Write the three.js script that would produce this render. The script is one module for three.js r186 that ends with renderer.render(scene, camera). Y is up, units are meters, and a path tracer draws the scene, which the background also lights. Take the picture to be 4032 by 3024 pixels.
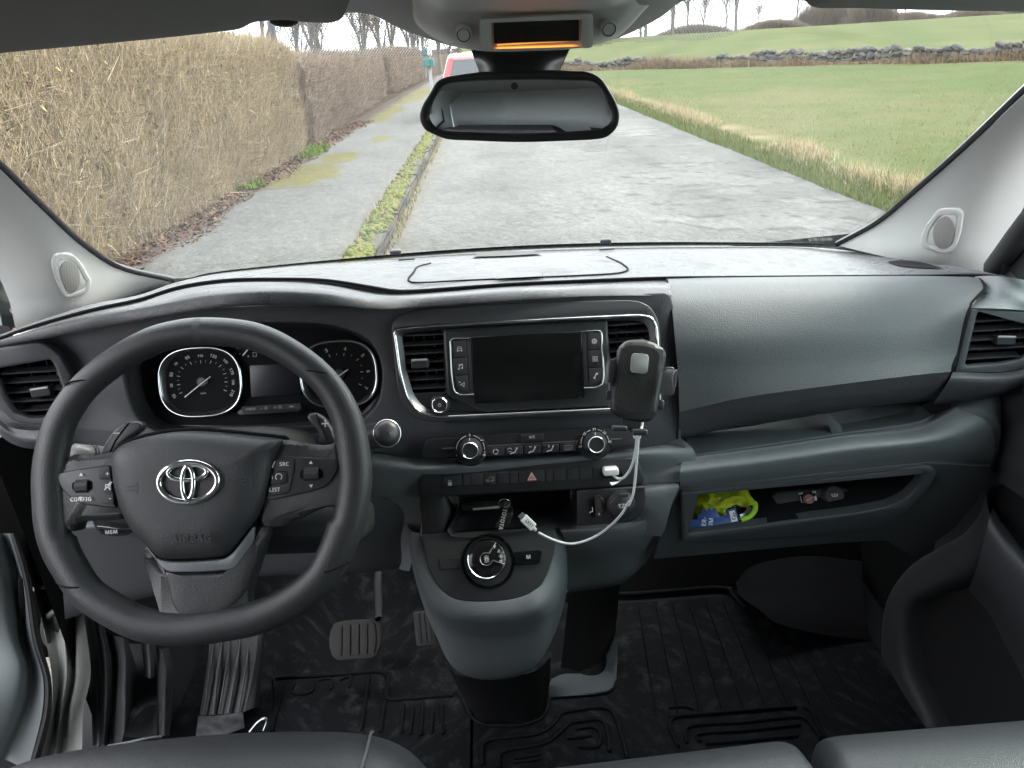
import * as THREE from 'three';
import { RoundedBoxGeometry } from 'three/addons/geometries/RoundedBoxGeometry.js';
import { mergeGeometries, mergeVertices, toCreasedNormals } from 'three/addons/utils/BufferGeometryUtils.js';
import { RectAreaLightUniformsLib } from 'three/addons/lights/RectAreaLightUniformsLib.js';
import { ImprovedNoise } from 'three/addons/math/ImprovedNoise.js';

// ---------------------------------------------------------------- camera, sky, sun, exposure
const scene = new THREE.Scene();
const camera = new THREE.PerspectiveCamera(53.07, 4 / 3, 0.02, 900);
camera.position.set(0, 1.7, 0);
camera.up.set([0.06593,0.91465,-0.39883][0], 0.91465, -0.39883);
camera.lookAt(0.0112, 1.7 + -0.40035, -0.91629);

const renderer = new THREE.WebGLRenderer({ antialias: true });
renderer.toneMapping = THREE.LinearToneMapping;
renderer.toneMappingExposure = 7.3;
renderer.shadowMap.enabled = true;

// mulberry random numbers, seeded
function rng(seed) { let a = seed >>> 0; return () => { a = (a + 0x6D2B79F5) | 0; let t = Math.imul(a ^ (a >>> 15), 1 | a); t = (t + Math.imul(t ^ (t >>> 7), 61 | t)) ^ t; return ((t ^ (t >>> 14)) >>> 0) / 4294967296; }; }
const noise3 = new ImprovedNoise();
const nz = (x, y, z = 0.37) => noise3.noise(x, y, z);
const fbm = (x, y, o = 4) => { let s = 0, a = 0.5; for (let i = 0; i < o; i++) { s += a * nz(x, y, i * 3.7 + 0.37); x *= 2.03; y *= 2.03; a *= 0.5; } return s; };

// an even overcast sky, a little brighter towards the zenith
{
  const W = 512, H = 256, d = new Float32Array(W * H * 4);
  for (let j = 0; j < H; j++) for (let i = 0; i < W; i++) {
    const el = (j + 0.5) / H * Math.PI - Math.PI / 2, az = i / W * Math.PI * 2, k = (j * W + i) * 4;
    const s = Math.max(0, Math.sin(el));
    const c = 1 + 0.10 * fbm(Math.cos(az) * Math.cos(el) * 2.2 + 5, Math.sin(az) * Math.cos(el) * 2.2 + s * 2, 4);
    const L = el > 0 ? (0.62 + 0.55 * s) * c : 0.25;
    d[k] = L * 0.97; d[k + 1] = L * 0.995; d[k + 2] = L * 1.04; d[k + 3] = 1;
  }
  const t = new THREE.DataTexture(d, W, H, THREE.RGBAFormat, THREE.FloatType);
  t.mapping = THREE.EquirectangularReflectionMapping; t.magFilter = THREE.LinearFilter; t.minFilter = THREE.LinearFilter; t.needsUpdate = true;
  scene.background = t; scene.environment = t;
}
const sun = new THREE.DirectionalLight(0xfff4e6, 1.2);
sun.position.set(11, 11, -3); sun.castShadow = true; sun.shadow.radius = 50;
Object.assign(sun.shadow.camera, { left: -30, right: 30, top: 30, bottom: -30, near: 0.1, far: 80 });
scene.add(sun, sun.target);

// ---------------------------------------------------------------- builders
const V3 = (a) => new THREE.Vector3(a[0], a[1], a[2] ?? 0);
const taken = new Map();
function numbered(n) { const k = taken.get(n) ?? 0; taken.set(n, k + 1); return k ? `${n}_${String(k).padStart(3, '0')}` : n; }
function thing(name, label, category, base = [0, 0, 0], group) {
  const o = new THREE.Group(); o.name = numbered(name); o.position.set(...base); o.userData = { label, category };
  if (group) o.userData.group = group;
  scene.add(o); return o;
}
function originOf(o) { const p = new THREE.Vector3(); for (let q = o; q && q !== scene; q = q.parent) p.add(q.position); return p; }
// geometry arrives in world metres; it is moved into the frame of the thing it belongs to
function part(name, geo, mat, parent, label) {
  if (Array.isArray(geo)) geo = merge(geo);
  const p = originOf(parent); geo.translate(-p.x, -p.y, -p.z);
  const m = new THREE.Mesh(geo, mat); m.name = name; m.castShadow = m.receiveShadow = true;
  if (label) m.userData.label = label;
  parent.add(m); return m;
}
function solo(name, geo, mat, label, category, group) {
  if (Array.isArray(geo)) geo = merge(geo);
  geo.computeBoundingBox(); const b = geo.boundingBox, c = [(b.min.x + b.max.x) / 2, b.min.y, (b.min.z + b.max.z) / 2];
  geo.translate(-c[0], -c[1], -c[2]);
  const m = new THREE.Mesh(geo, mat); m.name = numbered(name); m.position.set(...c); m.castShadow = m.receiveShadow = true;
  m.userData = { label, category }; if (group) m.userData.group = group;
  scene.add(m); return m;
}
function structure(name, geo, mat, label) {
  const m = new THREE.Mesh(geo, mat); m.name = numbered(name); m.castShadow = m.receiveShadow = true; m.userData = { kind: 'structure' };
  if (label) m.userData.label = label;
  scene.add(m); return m;
}
function merge(list) {
  const all = list.map((g) => { g = g.index ? g.toNonIndexed() : g; const keep = ['position', 'normal', 'uv']; for (const k of Object.keys(g.attributes)) if (!keep.includes(k)) g.deleteAttribute(k); g.morphAttributes = {}; return g; });
  return all.length > 1 ? mergeGeometries(all) : all[0];
}
// frames of panels: [u, v, n, origin] in metres
const frameOf = (a) => new THREE.Matrix4().set(a[0], a[3], a[6], a[9], a[1], a[4], a[7], a[10], a[2], a[5], a[8], a[11], 0, 0, 0, 1);
const FR = {};
for (const [k, a] of Object.entries({"scr":[0.99996,-0.0083,0.0027,0.00873,0.95102,-0.30901,0.0,0.30902,0.95106,0.0352,1.2922,-0.985],"fas":[1.0,0.0,-0.0,-0.0,0.97815,-0.20791,0.0,0.20791,0.97815,-0.188,1.275,-1.005],"clu":[1.0,0.0,-0.0,-0.0,0.93969,-0.34202,0.0,0.34202,0.93969,-0.3714,1.2633,-1.045],"whl":[0.99939,-0.03081,0.01638,0.0349,0.88241,-0.46919,0.0,0.46947,0.88295,-0.3455,1.2709,-0.76],"cli":[1.0,0.0,-0.0,-0.0,0.92718,-0.37461,0.0,0.37461,0.92718,0.0091,1.1902,-0.955],"swp":[1.0,0.0,-0.0,-0.0,0.96126,-0.27564,0.0,0.27564,0.96126,0.0258,1.1423,-0.945],"gear":[1.0,0.0,-0.0,-0.0,0.80902,-0.58779,0.0,0.58779,0.80902,-0.0398,1.0339,-0.905],"cub":[1.0,0.0,0.0,0.0,0.99027,0.13917,0.0,-0.13917,0.99027,0.441,1.0568,-0.955],"mir":[0.99027,0.0,0.13917,-0.00121,0.99996,0.00864,-0.13917,-0.00873,0.99023,0.0388,1.6395,-0.92],"ovh":[1.0,0.0,0.0,0.0,0.90631,0.42262,0.0,-0.42262,0.90631,0.0523,1.7148,-0.795],"vl":[0.9703,0.0,-0.24192,-0.04201,0.98481,-0.16849,0.23825,0.17365,0.95555,-0.6426,1.314,-0.975],"vr":[0.9703,0.0,0.24192,0.04201,0.98481,-0.16849,-0.23825,0.17365,0.95555,0.6906,1.2879,-0.975],"pho":[0.99315,-0.06373,0.09789,0.09789,0.91132,-0.39989,-0.06373,0.40674,0.91132,0.1718,1.3056,-0.89],"ped":[1.0,0.0,-0.0,-0.0,0.76604,-0.64279,0.0,0.64279,0.76604,-0.314,0.6769,-1.17],"twl":[0.54999,0.0,-0.83517,0.42436,0.86129,0.27946,0.71932,-0.50812,0.4737,-0.68513,1.40151,-1.23893],"twr":[0.47625,-0.0,0.87931,-0.31052,0.93557,0.16818,-0.82266,-0.35314,0.44557,0.71697,1.39224,-1.19751]})) FR[k] = frameOf(a);
const onto = (geo, fr) => geo.applyMatrix4(typeof fr === 'string' ? FR[fr] : fr);
const inFrame = (fr, u, v, n = 0) => new THREE.Vector3(u, v, n).applyMatrix4(typeof fr === 'string' ? FR[fr] : fr);

function spline(pts, n, closed = false, tension = 0.5) { return new THREE.CatmullRomCurve3(pts.map(V3), closed, 'centripetal', tension).getPoints(n); }
function spaced(pts, n, closed = false) { return new THREE.CatmullRomCurve3(pts.map(V3), closed, 'centripetal').getSpacedPoints(n); }
// sheet through rows of points, smooth along and across; rows with equal counts are matched point to point
function loft(rows, nu = 48, nv = 6, o = {}) {
  const same = rows.every((r) => r.length === rows[0].length) && !o.arc;
  const R = rows.map((r) => (r.length === nu + 1 && o.raw) ? r.map(V3) : same ? spline(r, nu, o.closed) : spaced(r, nu, o.closed));
  const cols = [];
  const NV = rows.length === 2 ? nv : nv * (rows.length - 1);
  for (let i = 0; i <= nu; i++) {
    const c = R.map((r) => r[i]);
    if (rows.length === 2 || o.linear) { const out = []; for (let j = 0; j <= NV; j++) { const t = j / NV * (rows.length - 1), k = Math.min(Math.floor(t), rows.length - 2); out.push(c[k].clone().lerp(c[k + 1], t - k)); } cols.push(out); }
    else cols.push(new THREE.CatmullRomCurve3(c, false, 'centripetal').getPoints(NV));
  }
  const pos = [], uv = [], idx = [];
  let ulen = 0;
  for (let i = 0; i <= nu; i++) {
    const mid = Math.floor(NV / 2); if (i) ulen += cols[i][mid].distanceTo(cols[i - 1][mid]);
    let vlen = 0;
    for (let j = 0; j <= NV; j++) { const p = cols[i][j]; if (j) vlen += p.distanceTo(cols[i][j - 1]); pos.push(p.x, p.y, p.z); uv.push(ulen, vlen); }
  }
  for (let i = 0; i < nu; i++) for (let j = 0; j < NV; j++) { const a = i * (NV + 1) + j, b = a + NV + 1; o.flip ? idx.push(a, b, a + 1, b, b + 1, a + 1) : idx.push(a, a + 1, b, b, a + 1, b + 1); }
  const g = new THREE.BufferGeometry();
  g.setAttribute('position', new THREE.Float32BufferAttribute(pos, 3)); g.setAttribute('uv', new THREE.Float32BufferAttribute(uv, 2)); g.setIndex(idx); g.computeVertexNormals();
  return g;
}
// closed outline with rounded corners; r is one radius, or one for each corner
function outline(pts, r = 0.004, path = new THREE.Shape()) {
  const n = pts.length;
  for (let i = 0; i < n; i++) {
    const p = pts[i], a = pts[(i + n - 1) % n], b = pts[(i + 1) % n], rr = Array.isArray(r) ? r[i] : r;
    const da = Math.hypot(a[0] - p[0], a[1] - p[1]), db = Math.hypot(b[0] - p[0], b[1] - p[1]), k = Math.min(rr, da * 0.49, db * 0.49);
    const s = [p[0] + (a[0] - p[0]) / da * k, p[1] + (a[1] - p[1]) / da * k], e = [p[0] + (b[0] - p[0]) / db * k, p[1] + (b[1] - p[1]) / db * k];
    if (i) path.lineTo(...s); else path.moveTo(...s);
    path.quadraticCurveTo(p[0], p[1], e[0], e[1]);
  }
  path.closePath(); return path;
}
function smooth(pts, path = new THREE.Shape(), n = 60) { const c = spaced(pts, n, true); c.forEach((p, i) => (i ? path.lineTo(p.x, p.y) : path.moveTo(p.x, p.y))); return path; }
const rect = (u, v, w, h) => [[u - w / 2, v - h / 2], [u + w / 2, v - h / 2], [u + w / 2, v + h / 2], [u - w / 2, v + h / 2]];
// plate on a frame: shape (or outline) pushed out from n0 by depth, edges rounded by bevel
function plate(fr, shape, depth, o = {}) {
  if (Array.isArray(shape)) shape = o.smooth ? smooth(shape, undefined, o.n) : outline(shape, o.r ?? 0.003);
  for (const h of o.holes ?? []) shape.holes.push(Array.isArray(h) ? outline(h, o.hr ?? 0.003, new THREE.Path()) : h);
  { const turn = (pts, cw) => { if (pts.length > 2 && pts[0].distanceTo(pts[pts.length - 1]) < 1e-7) pts.pop(); if (THREE.ShapeUtils.isClockWise(pts) !== cw) pts.reverse(); return pts; }; const s = new THREE.Shape(turn(shape.getPoints(8), false)); for (const h of shape.holes) s.holes.push(new THREE.Path(turn(h.getPoints(8), true))); shape = s; }   // outline one way round, openings the other, so that all edges round alike
  const b = o.bevel ?? 0.001;
  const g = new THREE.ExtrudeGeometry(shape, { depth: Math.max(1e-4, depth - b), bevelEnabled: b > 0, bevelThickness: b, bevelSize: b, bevelOffset: -b, bevelSegments: o.seg ?? 3, curveSegments: 8 });
  g.translate(0, 0, o.n0 ?? 0);
  return onto(toCreasedNormals(g, o.crease ?? 0.6), fr);
}
function tube(pts, r, n = 40, closed = false, sides = 8) { return new THREE.TubeGeometry(new THREE.CatmullRomCurve3(pts.map((p) => (p.isVector3 ? p : V3(p))), closed, 'centripetal'), n, r, sides, closed); }
function frameTube(fr, pts, n0, r, n = 60, closed = true, sides = 8) { return tube(pts.map((p) => inFrame(fr, p[0], p[1], n0 + (p[2] ?? 0))), r, n, closed, sides); }
// turned part standing on a frame at (u, v): profile [radius, height]
function turned(fr, u, v, prof, seg = 40, n0 = 0) { const g = new THREE.LatheGeometry(prof.map((p) => new THREE.Vector2(p[0], p[1])), seg); g.rotateX(Math.PI / 2); g.translate(u, v, n0); return onto(toCreasedNormals(g, 0.7), fr); }
// cushion-like cap over a closed outline: rings shrink to the middle while they rise
function dome(fr, pts, rise, o = {}) {
  const N = o.n ?? 72, K = o.k ?? 14, c = spaced(pts, N, true).slice(0, N); let cx = 0, cy = 0; for (const p of c) { cx += p.x / N; cy += p.y / N; }
  if (o.c) [cx, cy] = o.c;
  const pos = [], uv = [], idx = [];
  for (let k = 0; k <= K; k++) { const t = k / K, s = 1 - t, h = rise * Math.pow(1 - Math.pow(s, o.p ?? 3.2), 0.5) + (o.n0 ?? 0) - (k ? 0 : o.skirt ?? 0); for (const p of c) { const x = cx + (p.x - cx) * Math.max(s, 0.001), y = cy + (p.y - cy) * Math.max(s, 0.001); pos.push(x, y, h); uv.push(x, y); } }
  for (let k = 0; k < K; k++) for (let i = 0; i < N; i++) { const a = k * N + i, b = k * N + (i + 1) % N; idx.push(a, b, a + N, b, b + N, a + N); }
  const g = new THREE.BufferGeometry(); g.setAttribute('position', new THREE.Float32BufferAttribute(pos, 3)); g.setAttribute('uv', new THREE.Float32BufferAttribute(uv, 2)); g.setIndex(idx); g.computeVertexNormals();
  return onto(g, fr);
}
function boxAt(fr, u, v, n, w, h, d, r = 0.002) { const g = new RoundedBoxGeometry(w, h, d, 2, Math.min(r, w * 0.49, h * 0.49, d * 0.49)); g.translate(u, v, n); return fr ? onto(g, fr) : g; }

// ---------------------------------------------------------------- textures
function dataTex(n, m, f, srgb) {
  const d = new Uint8Array(n * m * 4);
  for (let j = 0; j < m; j++) for (let i = 0; i < n; i++) { const c = f(i / n, j / m, i, j), k = (j * n + i) * 4; if (Array.isArray(c)) { d[k] = c[0] * 255; d[k + 1] = c[1] * 255; d[k + 2] = c[2] * 255; } else d[k] = d[k + 1] = d[k + 2] = Math.max(0, Math.min(255, c * 255)); d[k + 3] = 255; }
  const t = new THREE.DataTexture(d, n, m, THREE.RGBAFormat); t.wrapS = t.wrapT = THREE.RepeatWrapping; t.magFilter = THREE.LinearFilter; t.minFilter = THREE.LinearMipmapLinearFilter; t.generateMipmaps = true;
  if (srgb) t.colorSpace = THREE.SRGBColorSpace; t.needsUpdate = true; return t;
}
// pebbled grain of moulded plastic and leather: distance to cell borders, repeating
function grain(n, cells, seed, soft = 0.5) {
  const r = rng(seed), P = []; for (let i = 0; i < cells * cells; i++) P.push([r(), r()]);
  return dataTex(n, n, (u, v) => {
    const x = u * cells, y = v * cells, cx = Math.floor(x), cy = Math.floor(y); let a = 9, b = 9;
    for (let j = -1; j <= 1; j++) for (let i = -1; i <= 1; i++) { const gx = cx + i, gy = cy + j, q = P[((gy + cells) % cells) * cells + (gx + cells) % cells], d = Math.hypot(gx + q[0] - x, gy + q[1] - y); if (d < a) { b = a; a = d; } else if (d < b) b = d; }
    return Math.min(1, Math.pow((b - a) / 0.6, soft));
  });
}
const rep = (t, s) => { const c = t.clone(); c.repeat.set(s, s); c.needsUpdate = true; return c; };
const grainTex = grain(512, 40, 11), leatherTex = grain(512, 56, 23, 0.8);
const dustTex = dataTex(512, 512, (u, v) => { const a = u * Math.PI * 2, b = v * Math.PI * 2; const x = Math.cos(a) * 2, y = Math.sin(a) * 2, z = Math.cos(b) * 2, w = Math.sin(b) * 2; return 0.5 + 0.6 * (nz(x + w, y + z, z - w) * 0.6 + nz(3 * x + w, 3 * y + z * 3, 3 * w) * 0.4); });
const lin = (r, g, b) => new THREE.Color().setRGB(r, g, b);
const earthy = (c, rough, spec, o = {}) => new THREE.MeshPhysicalMaterial({ color: c, roughness: rough, specularIntensity: spec, side: THREE.DoubleSide, ...o });
const std = (c, rough, o = {}) => new THREE.MeshStandardMaterial({ color: c, roughness: rough, side: THREE.DoubleSide, ...o });
function grained(c, rough, scale = 11, depth = 0.00028, tex = grainTex) { return std(c, rough, { bumpMap: rep(tex, scale), bumpScale: depth }); }
const MT = {
  black: grained(lin(0.055, 0.055, 0.062), 0.5),
  pad: new THREE.MeshPhysicalMaterial({ color: lin(0.05, 0.05, 0.055), roughness: 0.68, roughnessMap: rep(dustTex, 0.9), bumpMap: rep(grainTex, 11), bumpScale: 0.0003, sheen: 0.6, sheenRoughness: 0.45, sheenColor: lin(0.8, 0.8, 0.82), side: THREE.DoubleSide }),
  grey: grained(lin(0.136, 0.147, 0.157), 0.54),
  glove: grained(lin(0.085, 0.091, 0.096), 0.56),
  dark: grained(lin(0.026, 0.026, 0.029), 0.55, 22, 0.00012),
  satin: std(lin(0.03, 0.03, 0.034), 0.38),
  matte: std(lin(0.022, 0.022, 0.025), 0.6),
  gloss: std(lin(0.008, 0.008, 0.009), 0.12),
  deep: new THREE.MeshPhysicalMaterial({ color: lin(0.008, 0.008, 0.009), roughness: 0.85, specularIntensity: 0.3, side: THREE.DoubleSide }),
  chrome: std(lin(0.78, 0.79, 0.8), 0.12, { metalness: 1 }),
  satinChrome: std(lin(0.5, 0.52, 0.54), 0.3, { metalness: 1 }),
  trim: grained(lin(0.6, 0.6, 0.59), 0.6, 30, 0.00008),
  cloth: grained(lin(0.42, 0.42, 0.415), 0.95, 60, 0.0002),
  leather: grained(lin(0.03, 0.031, 0.035), 0.38, 10, 0.00016, leatherTex),
  rim: grained(lin(0.03, 0.03, 0.033), 0.4, 11, 0.0002),
  rubber: std(lin(0.016, 0.016, 0.017), 0.75),
  mat: new THREE.MeshPhysicalMaterial({ color: lin(0.009, 0.01, 0.012), roughness: 0.6, specularIntensity: 0.4, side: THREE.DoubleSide }),
  white: std(lin(0.75, 0.75, 0.75), 0.35),
  print: std(lin(0.6, 0.6, 0.6), 0.6),
  paint: new THREE.MeshPhysicalMaterial({ color: lin(0.52, 0.56, 0.58), roughness: 0.35, metalness: 0.25, clearcoat: 0.8, clearcoatRoughness: 0.1, side: THREE.DoubleSide }),
};
const glassMat = (c = 0xffffff, r = 0) => new THREE.MeshPhysicalMaterial({ color: c, roughness: r, transmission: 1, thickness: 0, ior: 1.5, side: THREE.DoubleSide });
// flat print: drawn white on black, used as the alpha of a thin sheet lying on the panel
function printSheet(fr, u, v, w, h, n0, px, draw, color = lin(0.62, 0.62, 0.62)) {
  const c = document.createElement('canvas'); c.width = px; c.height = Math.max(8, Math.round(px * h / w)); const x = c.getContext('2d');
  x.fillStyle = '#000'; x.fillRect(0, 0, c.width, c.height); x.fillStyle = '#fff'; x.strokeStyle = '#fff'; x.lineCap = 'round'; x.textAlign = 'center'; x.textBaseline = 'middle';
  const s = c.width / w; x.setTransform(s, 0, 0, -s, c.width / 2, c.height / 2);   // metres, v up
  const text = (t, tu, tv, size, turn = 0) => { x.save(); x.translate(tu, tv); x.rotate(turn); x.scale(1 / s, -1 / s); x.font = `bold ${(size * s).toFixed(1)}px sans-serif`; x.fillText(t, 0, 0); x.restore(); };
  const line = (lw, ...p) => { x.lineWidth = lw; x.beginPath(); p.forEach((q, i) => (i ? x.lineTo(q[0], q[1]) : x.moveTo(q[0], q[1]))); x.stroke(); };
  const arc = (lw, cu, cv, r, a0, a1) => { x.lineWidth = lw; x.beginPath(); const K = 24; for (let i = 0; i <= K; i++) { const a = a0 + (a1 - a0) * i / K; const q = [cu + r * Math.cos(a), cv + r * Math.sin(a)]; i ? x.lineTo(...q) : x.moveTo(...q); } x.stroke(); };
  const fill = (...p) => { x.beginPath(); p.forEach((q, i) => (i ? x.lineTo(q[0], q[1]) : x.moveTo(q[0], q[1]))); x.closePath(); x.fill(); };
  draw({ x, text, line, arc, fill });
  const t = new THREE.CanvasTexture(c); t.magFilter = THREE.LinearFilter;
  const g = new THREE.PlaneGeometry(w, h); g.translate(u, v, n0);
  return [onto(g, fr), std(color, 0.6, { alphaMap: t, transparent: true })];
}

// ---------------------------------------------------------------- the place outside
const hash2 = (x, z) => { const s = Math.sin(x * 127.1 + z * 311.7) * 43758.5453; return s - Math.floor(s); };
const smoothstep = (a, b, x) => { const t = Math.max(0, Math.min(1, (x - a) / (b - a))); return t * t * (3 - 2 * t); };
// the stone wall runs across the fields; behind it the ground climbs to a flat crest
const wallLine = (x) => -56.5 + (x - 7.8) * 1.3 + Math.pow(Math.max(0, x - 17), 2) * 0.06;
function height(x, z) {
  const beyond = x > 6 ? Math.max(0, wallLine(Math.min(x, 23)) - z) : Math.max(0, -62 - z);
  let h = 2.1 * smoothstep(0, 88, beyond) + 0.012 * Math.max(0, beyond - 88) * 0;
  const off = smoothstep(4.3, 7, x) + smoothstep(-5.4, -8, x);
  h += off * (0.10 * fbm(x * 0.18, z * 0.18, 3) + 0.03 * fbm(x * 0.9, z * 0.9, 2));
  h -= 0.05 * smoothstep(3.8, 4.1, x) * (1 - smoothstep(4.2, 4.9, x));
  return h - 0.012;
}
function gridMesh(xs, zs, hf, cf) {
  const pos = [], uv = [], col = [], idx = [], n = xs.length;
  zs.forEach((z) => xs.forEach((x) => { pos.push(x, hf(x, z), z); uv.push(x, -z); const c = cf(x, z); col.push(c[0], c[1], c[2]); }));
  for (let j = 0; j < zs.length - 1; j++) for (let i = 0; i < n - 1; i++) { const a = j * n + i; idx.push(a, a + 1, a + n, a + 1, a + n + 1, a + n); }
  const g = new THREE.BufferGeometry(); g.setAttribute('position', new THREE.Float32BufferAttribute(pos, 3)); g.setAttribute('uv', new THREE.Float32BufferAttribute(uv, 2)); g.setAttribute('color', new THREE.Float32BufferAttribute(col, 3)); g.setIndex(idx); g.computeVertexNormals(); return g;
}
const steps = (a, b, n, p = 1) => Array.from({ length: n + 1 }, (_, i) => a + (b - a) * Math.pow(i / n, p));
const mixc = (a, b, t) => a.map((v, i) => v + (b[i] - v) * t);
// speckle for asphalt, and blades-and-soil for turf
const asphaltTex = (() => { const r = rng(5), N = 1024, A = new Float32Array(N * N), fine = new Float32Array(N * N); for (let i = 0; i < N * N; i++) fine[i] = r();
  for (let k = 0; k < 60000; k++) { const x = r() * N | 0, y = r() * N | 0, R = 1 + (r() * 3 | 0), v = (r() - 0.5) * 1.1; for (let b = -R; b <= R; b++) for (let a = -R; a <= R; a++) if (a * a + b * b <= R * R) A[((y + b + N) % N) * N + (x + a + N) % N] = v; }
  for (let k = 0; k < 7000; k++) { const x = r() * N | 0, y = r() * N | 0, R = 3 + (r() * 7 | 0), v = (r() - 0.5) * 0.5; for (let b = -R; b <= R; b++) for (let a = -R; a <= R; a++) if (a * a + b * b <= R * R * (0.6 + 0.4 * fine[((b + 16) * 64 + a + 32)])) A[((y + b + N) % N) * N + (x + a + N) % N] += v; }
  return dataTex(N, N, (u, v, i, j) => 0.7 + 0.2 * (fine[j * N + i] - 0.5) + 0.5 * A[j * N + i]); })();
const turfTex = (() => { const r = rng(6), N = 512, a = new Float32Array(N * N).fill(0.6); for (let k = 0; k < 26000; k++) { let x = r() * N, y = r() * N; const t = (r() - 0.5) * 1.1, L = 5 + r() * 12, v = 0.35 + r() * 0.65; for (let s = 0; s < L; s++) { a[((y | 0) % N + N) % N * N + ((x | 0) % N + N) % N] = v; x += Math.sin(t); y += Math.cos(t); } } return dataTex(N, N, (u, v, i, j) => a[j * N + i]); })();

{
  // terrain: one sheet to the horizon
  const xs = [...steps(-400, -30, 12, 0.6), ...steps(-29, 3.5, 40), ...steps(3.7, 30, 110), ...steps(31, 420, 60, 1.6)], zs = [...steps(60, 2, 8), ...steps(0, -75, 190), ...steps(-77, -420, 60, 1.5)];
  const green = [0.068, 0.088, 0.03], dry = [0.115, 0.105, 0.052], deepg = [0.056, 0.076, 0.024], soil = [0.07, 0.057, 0.037], straw = [0.2, 0.165, 0.09], leaf = [0.055, 0.035, 0.028];
  const g = gridMesh(xs, zs, (x, z) => height(x, z), (x, z) => {
    const a = fbm(x * 0.11, z * 0.11, 4), b = fbm(x * 0.6 + 9, z * 0.6, 3), c = fbm(x * 2.4, z * 2.4 + 3, 2);
    let col = mixc(green, dry, Math.max(0, Math.min(0.8, 0.1 + a * 1.6 + b * 0.9)));
    col = mixc(col, deepg, Math.max(0, Math.min(0.8, -b * 1.6 - a)));
    if (x > 6) {
      const w = z - wallLine(Math.min(x, 23));
      if (w < -1) col = mixc(col, [0.095, 0.105, 0.04], 0.3 + 0.3 * Math.sin((x * 0.8 + z * 0.35) * 1.1 + 2 * a));     // mowing swaths
      if (Math.abs(w - 1.6) < 1.9) col = mixc(col, straw, 0.75 * (1 - Math.abs(w - 1.6) / 1.9) + b * 0.3);                // dry strip at the wall's foot
      if (Math.abs(w - 4.4 - b) < 1 && x > 16) col = mixc(col, soil, 0.6);
      const bare = fbm(x * 0.35 + 2, z * 0.5 + 7, 3); if (bare > 0.16 && z > -16) col = mixc(col, [0.1, 0.088, 0.055], Math.min(0.85, (bare - 0.16) * 6));
    } else if (x > 4.35) col = mixc(col, straw, Math.max(0, Math.min(0.8, 0.3 + 1.4 * c + 1.2 * b)) * smoothstep(4.3, 4.6, x) * (1 - smoothstep(4.8, 5.4, x)));
    else if (x > 3.4) col = mixc(deepg, green, 0.5 + b);
    else if (x < -3.3) col = mixc(leaf, soil, Math.max(0, Math.min(1, 0.4 + b + c)));
    const s = 1 + 0.35 * c; return col.map((v) => Math.max(0.01, v * s));
  });
  structure('ground', g, earthy(0xffffff, 0.95, 0.1, { vertexColors: true, map: rep(turfTex, 1.1) }), 'grass fields and soil around the lane');

  // carriageway with patched, cracked, pale old asphalt; its left edge stops at the kerb, its right edge is ragged
  const zr = [...steps(12, -30, 420), ...steps(-30.6, -75, 60), ...steps(-80, -200, 20)];
  const xr = steps(0, 1, 96);
  const road = new THREE.BufferGeometry(); { const pos = [], uv = [], col = [], idx = [];
    zr.forEach((z) => { const L = -1.02 - 0.02 * nz(z * 0.9, 4), R = 3.86 + 0.09 * fbm(z * 0.8, 1.3, 3); xr.forEach((t) => { const x = L + (R - L) * t; pos.push(x, 0.012 + 0.02 * Math.sin(t * Math.PI) + 0.006 * fbm(x * 1.3, z * 1.3, 2), z); uv.push(x, z);
      let v = 0.102 + 0.05 * fbm(x * 0.7, z * 0.3, 5) + 0.03 * fbm(x * 2.2, z * 1.2, 4);
      v += 0.008 * Math.cos((x - 1.3) * 3.3);
      const e = smoothstep(2.6, 3.5, x + 0.4 * fbm(x, z * 0.5, 2)); v -= 0.022 * e;                                        // mossier, browner edge
      v *= 1 + 0.3 * (hash2(x, z) - 0.5); const p = nz(x * 0.7 + 11, z * 0.42, 2.2); let c = [v, v * 0.985, v * 0.95];
      if (x > 1.6 && z > -17 && z < -6) { const q = nz(x * 0.55 + 3, z * 1.5, 6.1) + 0.15 * nz(x * 3, z * 5, 2.4); if (q > 0.2) c = c.map((k) => k * 1.2); else if (q > 0.155) c = c.map((k) => k * 0.52); }   // thin repair skins with dark rims
      if (Math.abs(p + 0.12 * nz(x * 5, z * 5)) < 0.012 && x > 0.4) c = c.map((k) => k * 0.74);                                                       // cracks
      if (x < -0.7) c = mixc(c, [0.1, 0.083, 0.053], 0.55 * smoothstep(-0.65, -1.0, x) + 0.3 * fbm(x * 5, z * 5, 2));       // grit along the kerb
      col.push(...c.map((k) => Math.max(0.03, k))); }); });
    const n = xr.length; for (let j = 0; j < zr.length - 1; j++) for (let i = 0; i < n - 1; i++) { const a = j * n + i; idx.push(a, a + 1, a + n, a + 1, a + n + 1, a + n); }
    road.setAttribute('position', new THREE.Float32BufferAttribute(pos, 3)); road.setAttribute('uv', new THREE.Float32BufferAttribute(uv, 2)); road.setAttribute('color', new THREE.Float32BufferAttribute(col, 3)); road.setIndex(idx); road.computeVertexNormals(); }
  structure('road', road, earthy(0xffffff, 0.9, 0.5, { vertexColors: true, map: rep(asphaltTex, 0.28), bumpMap: rep(asphaltTex, 0.28), bumpScale: 0.004 }), 'pale worn asphalt lane');

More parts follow.
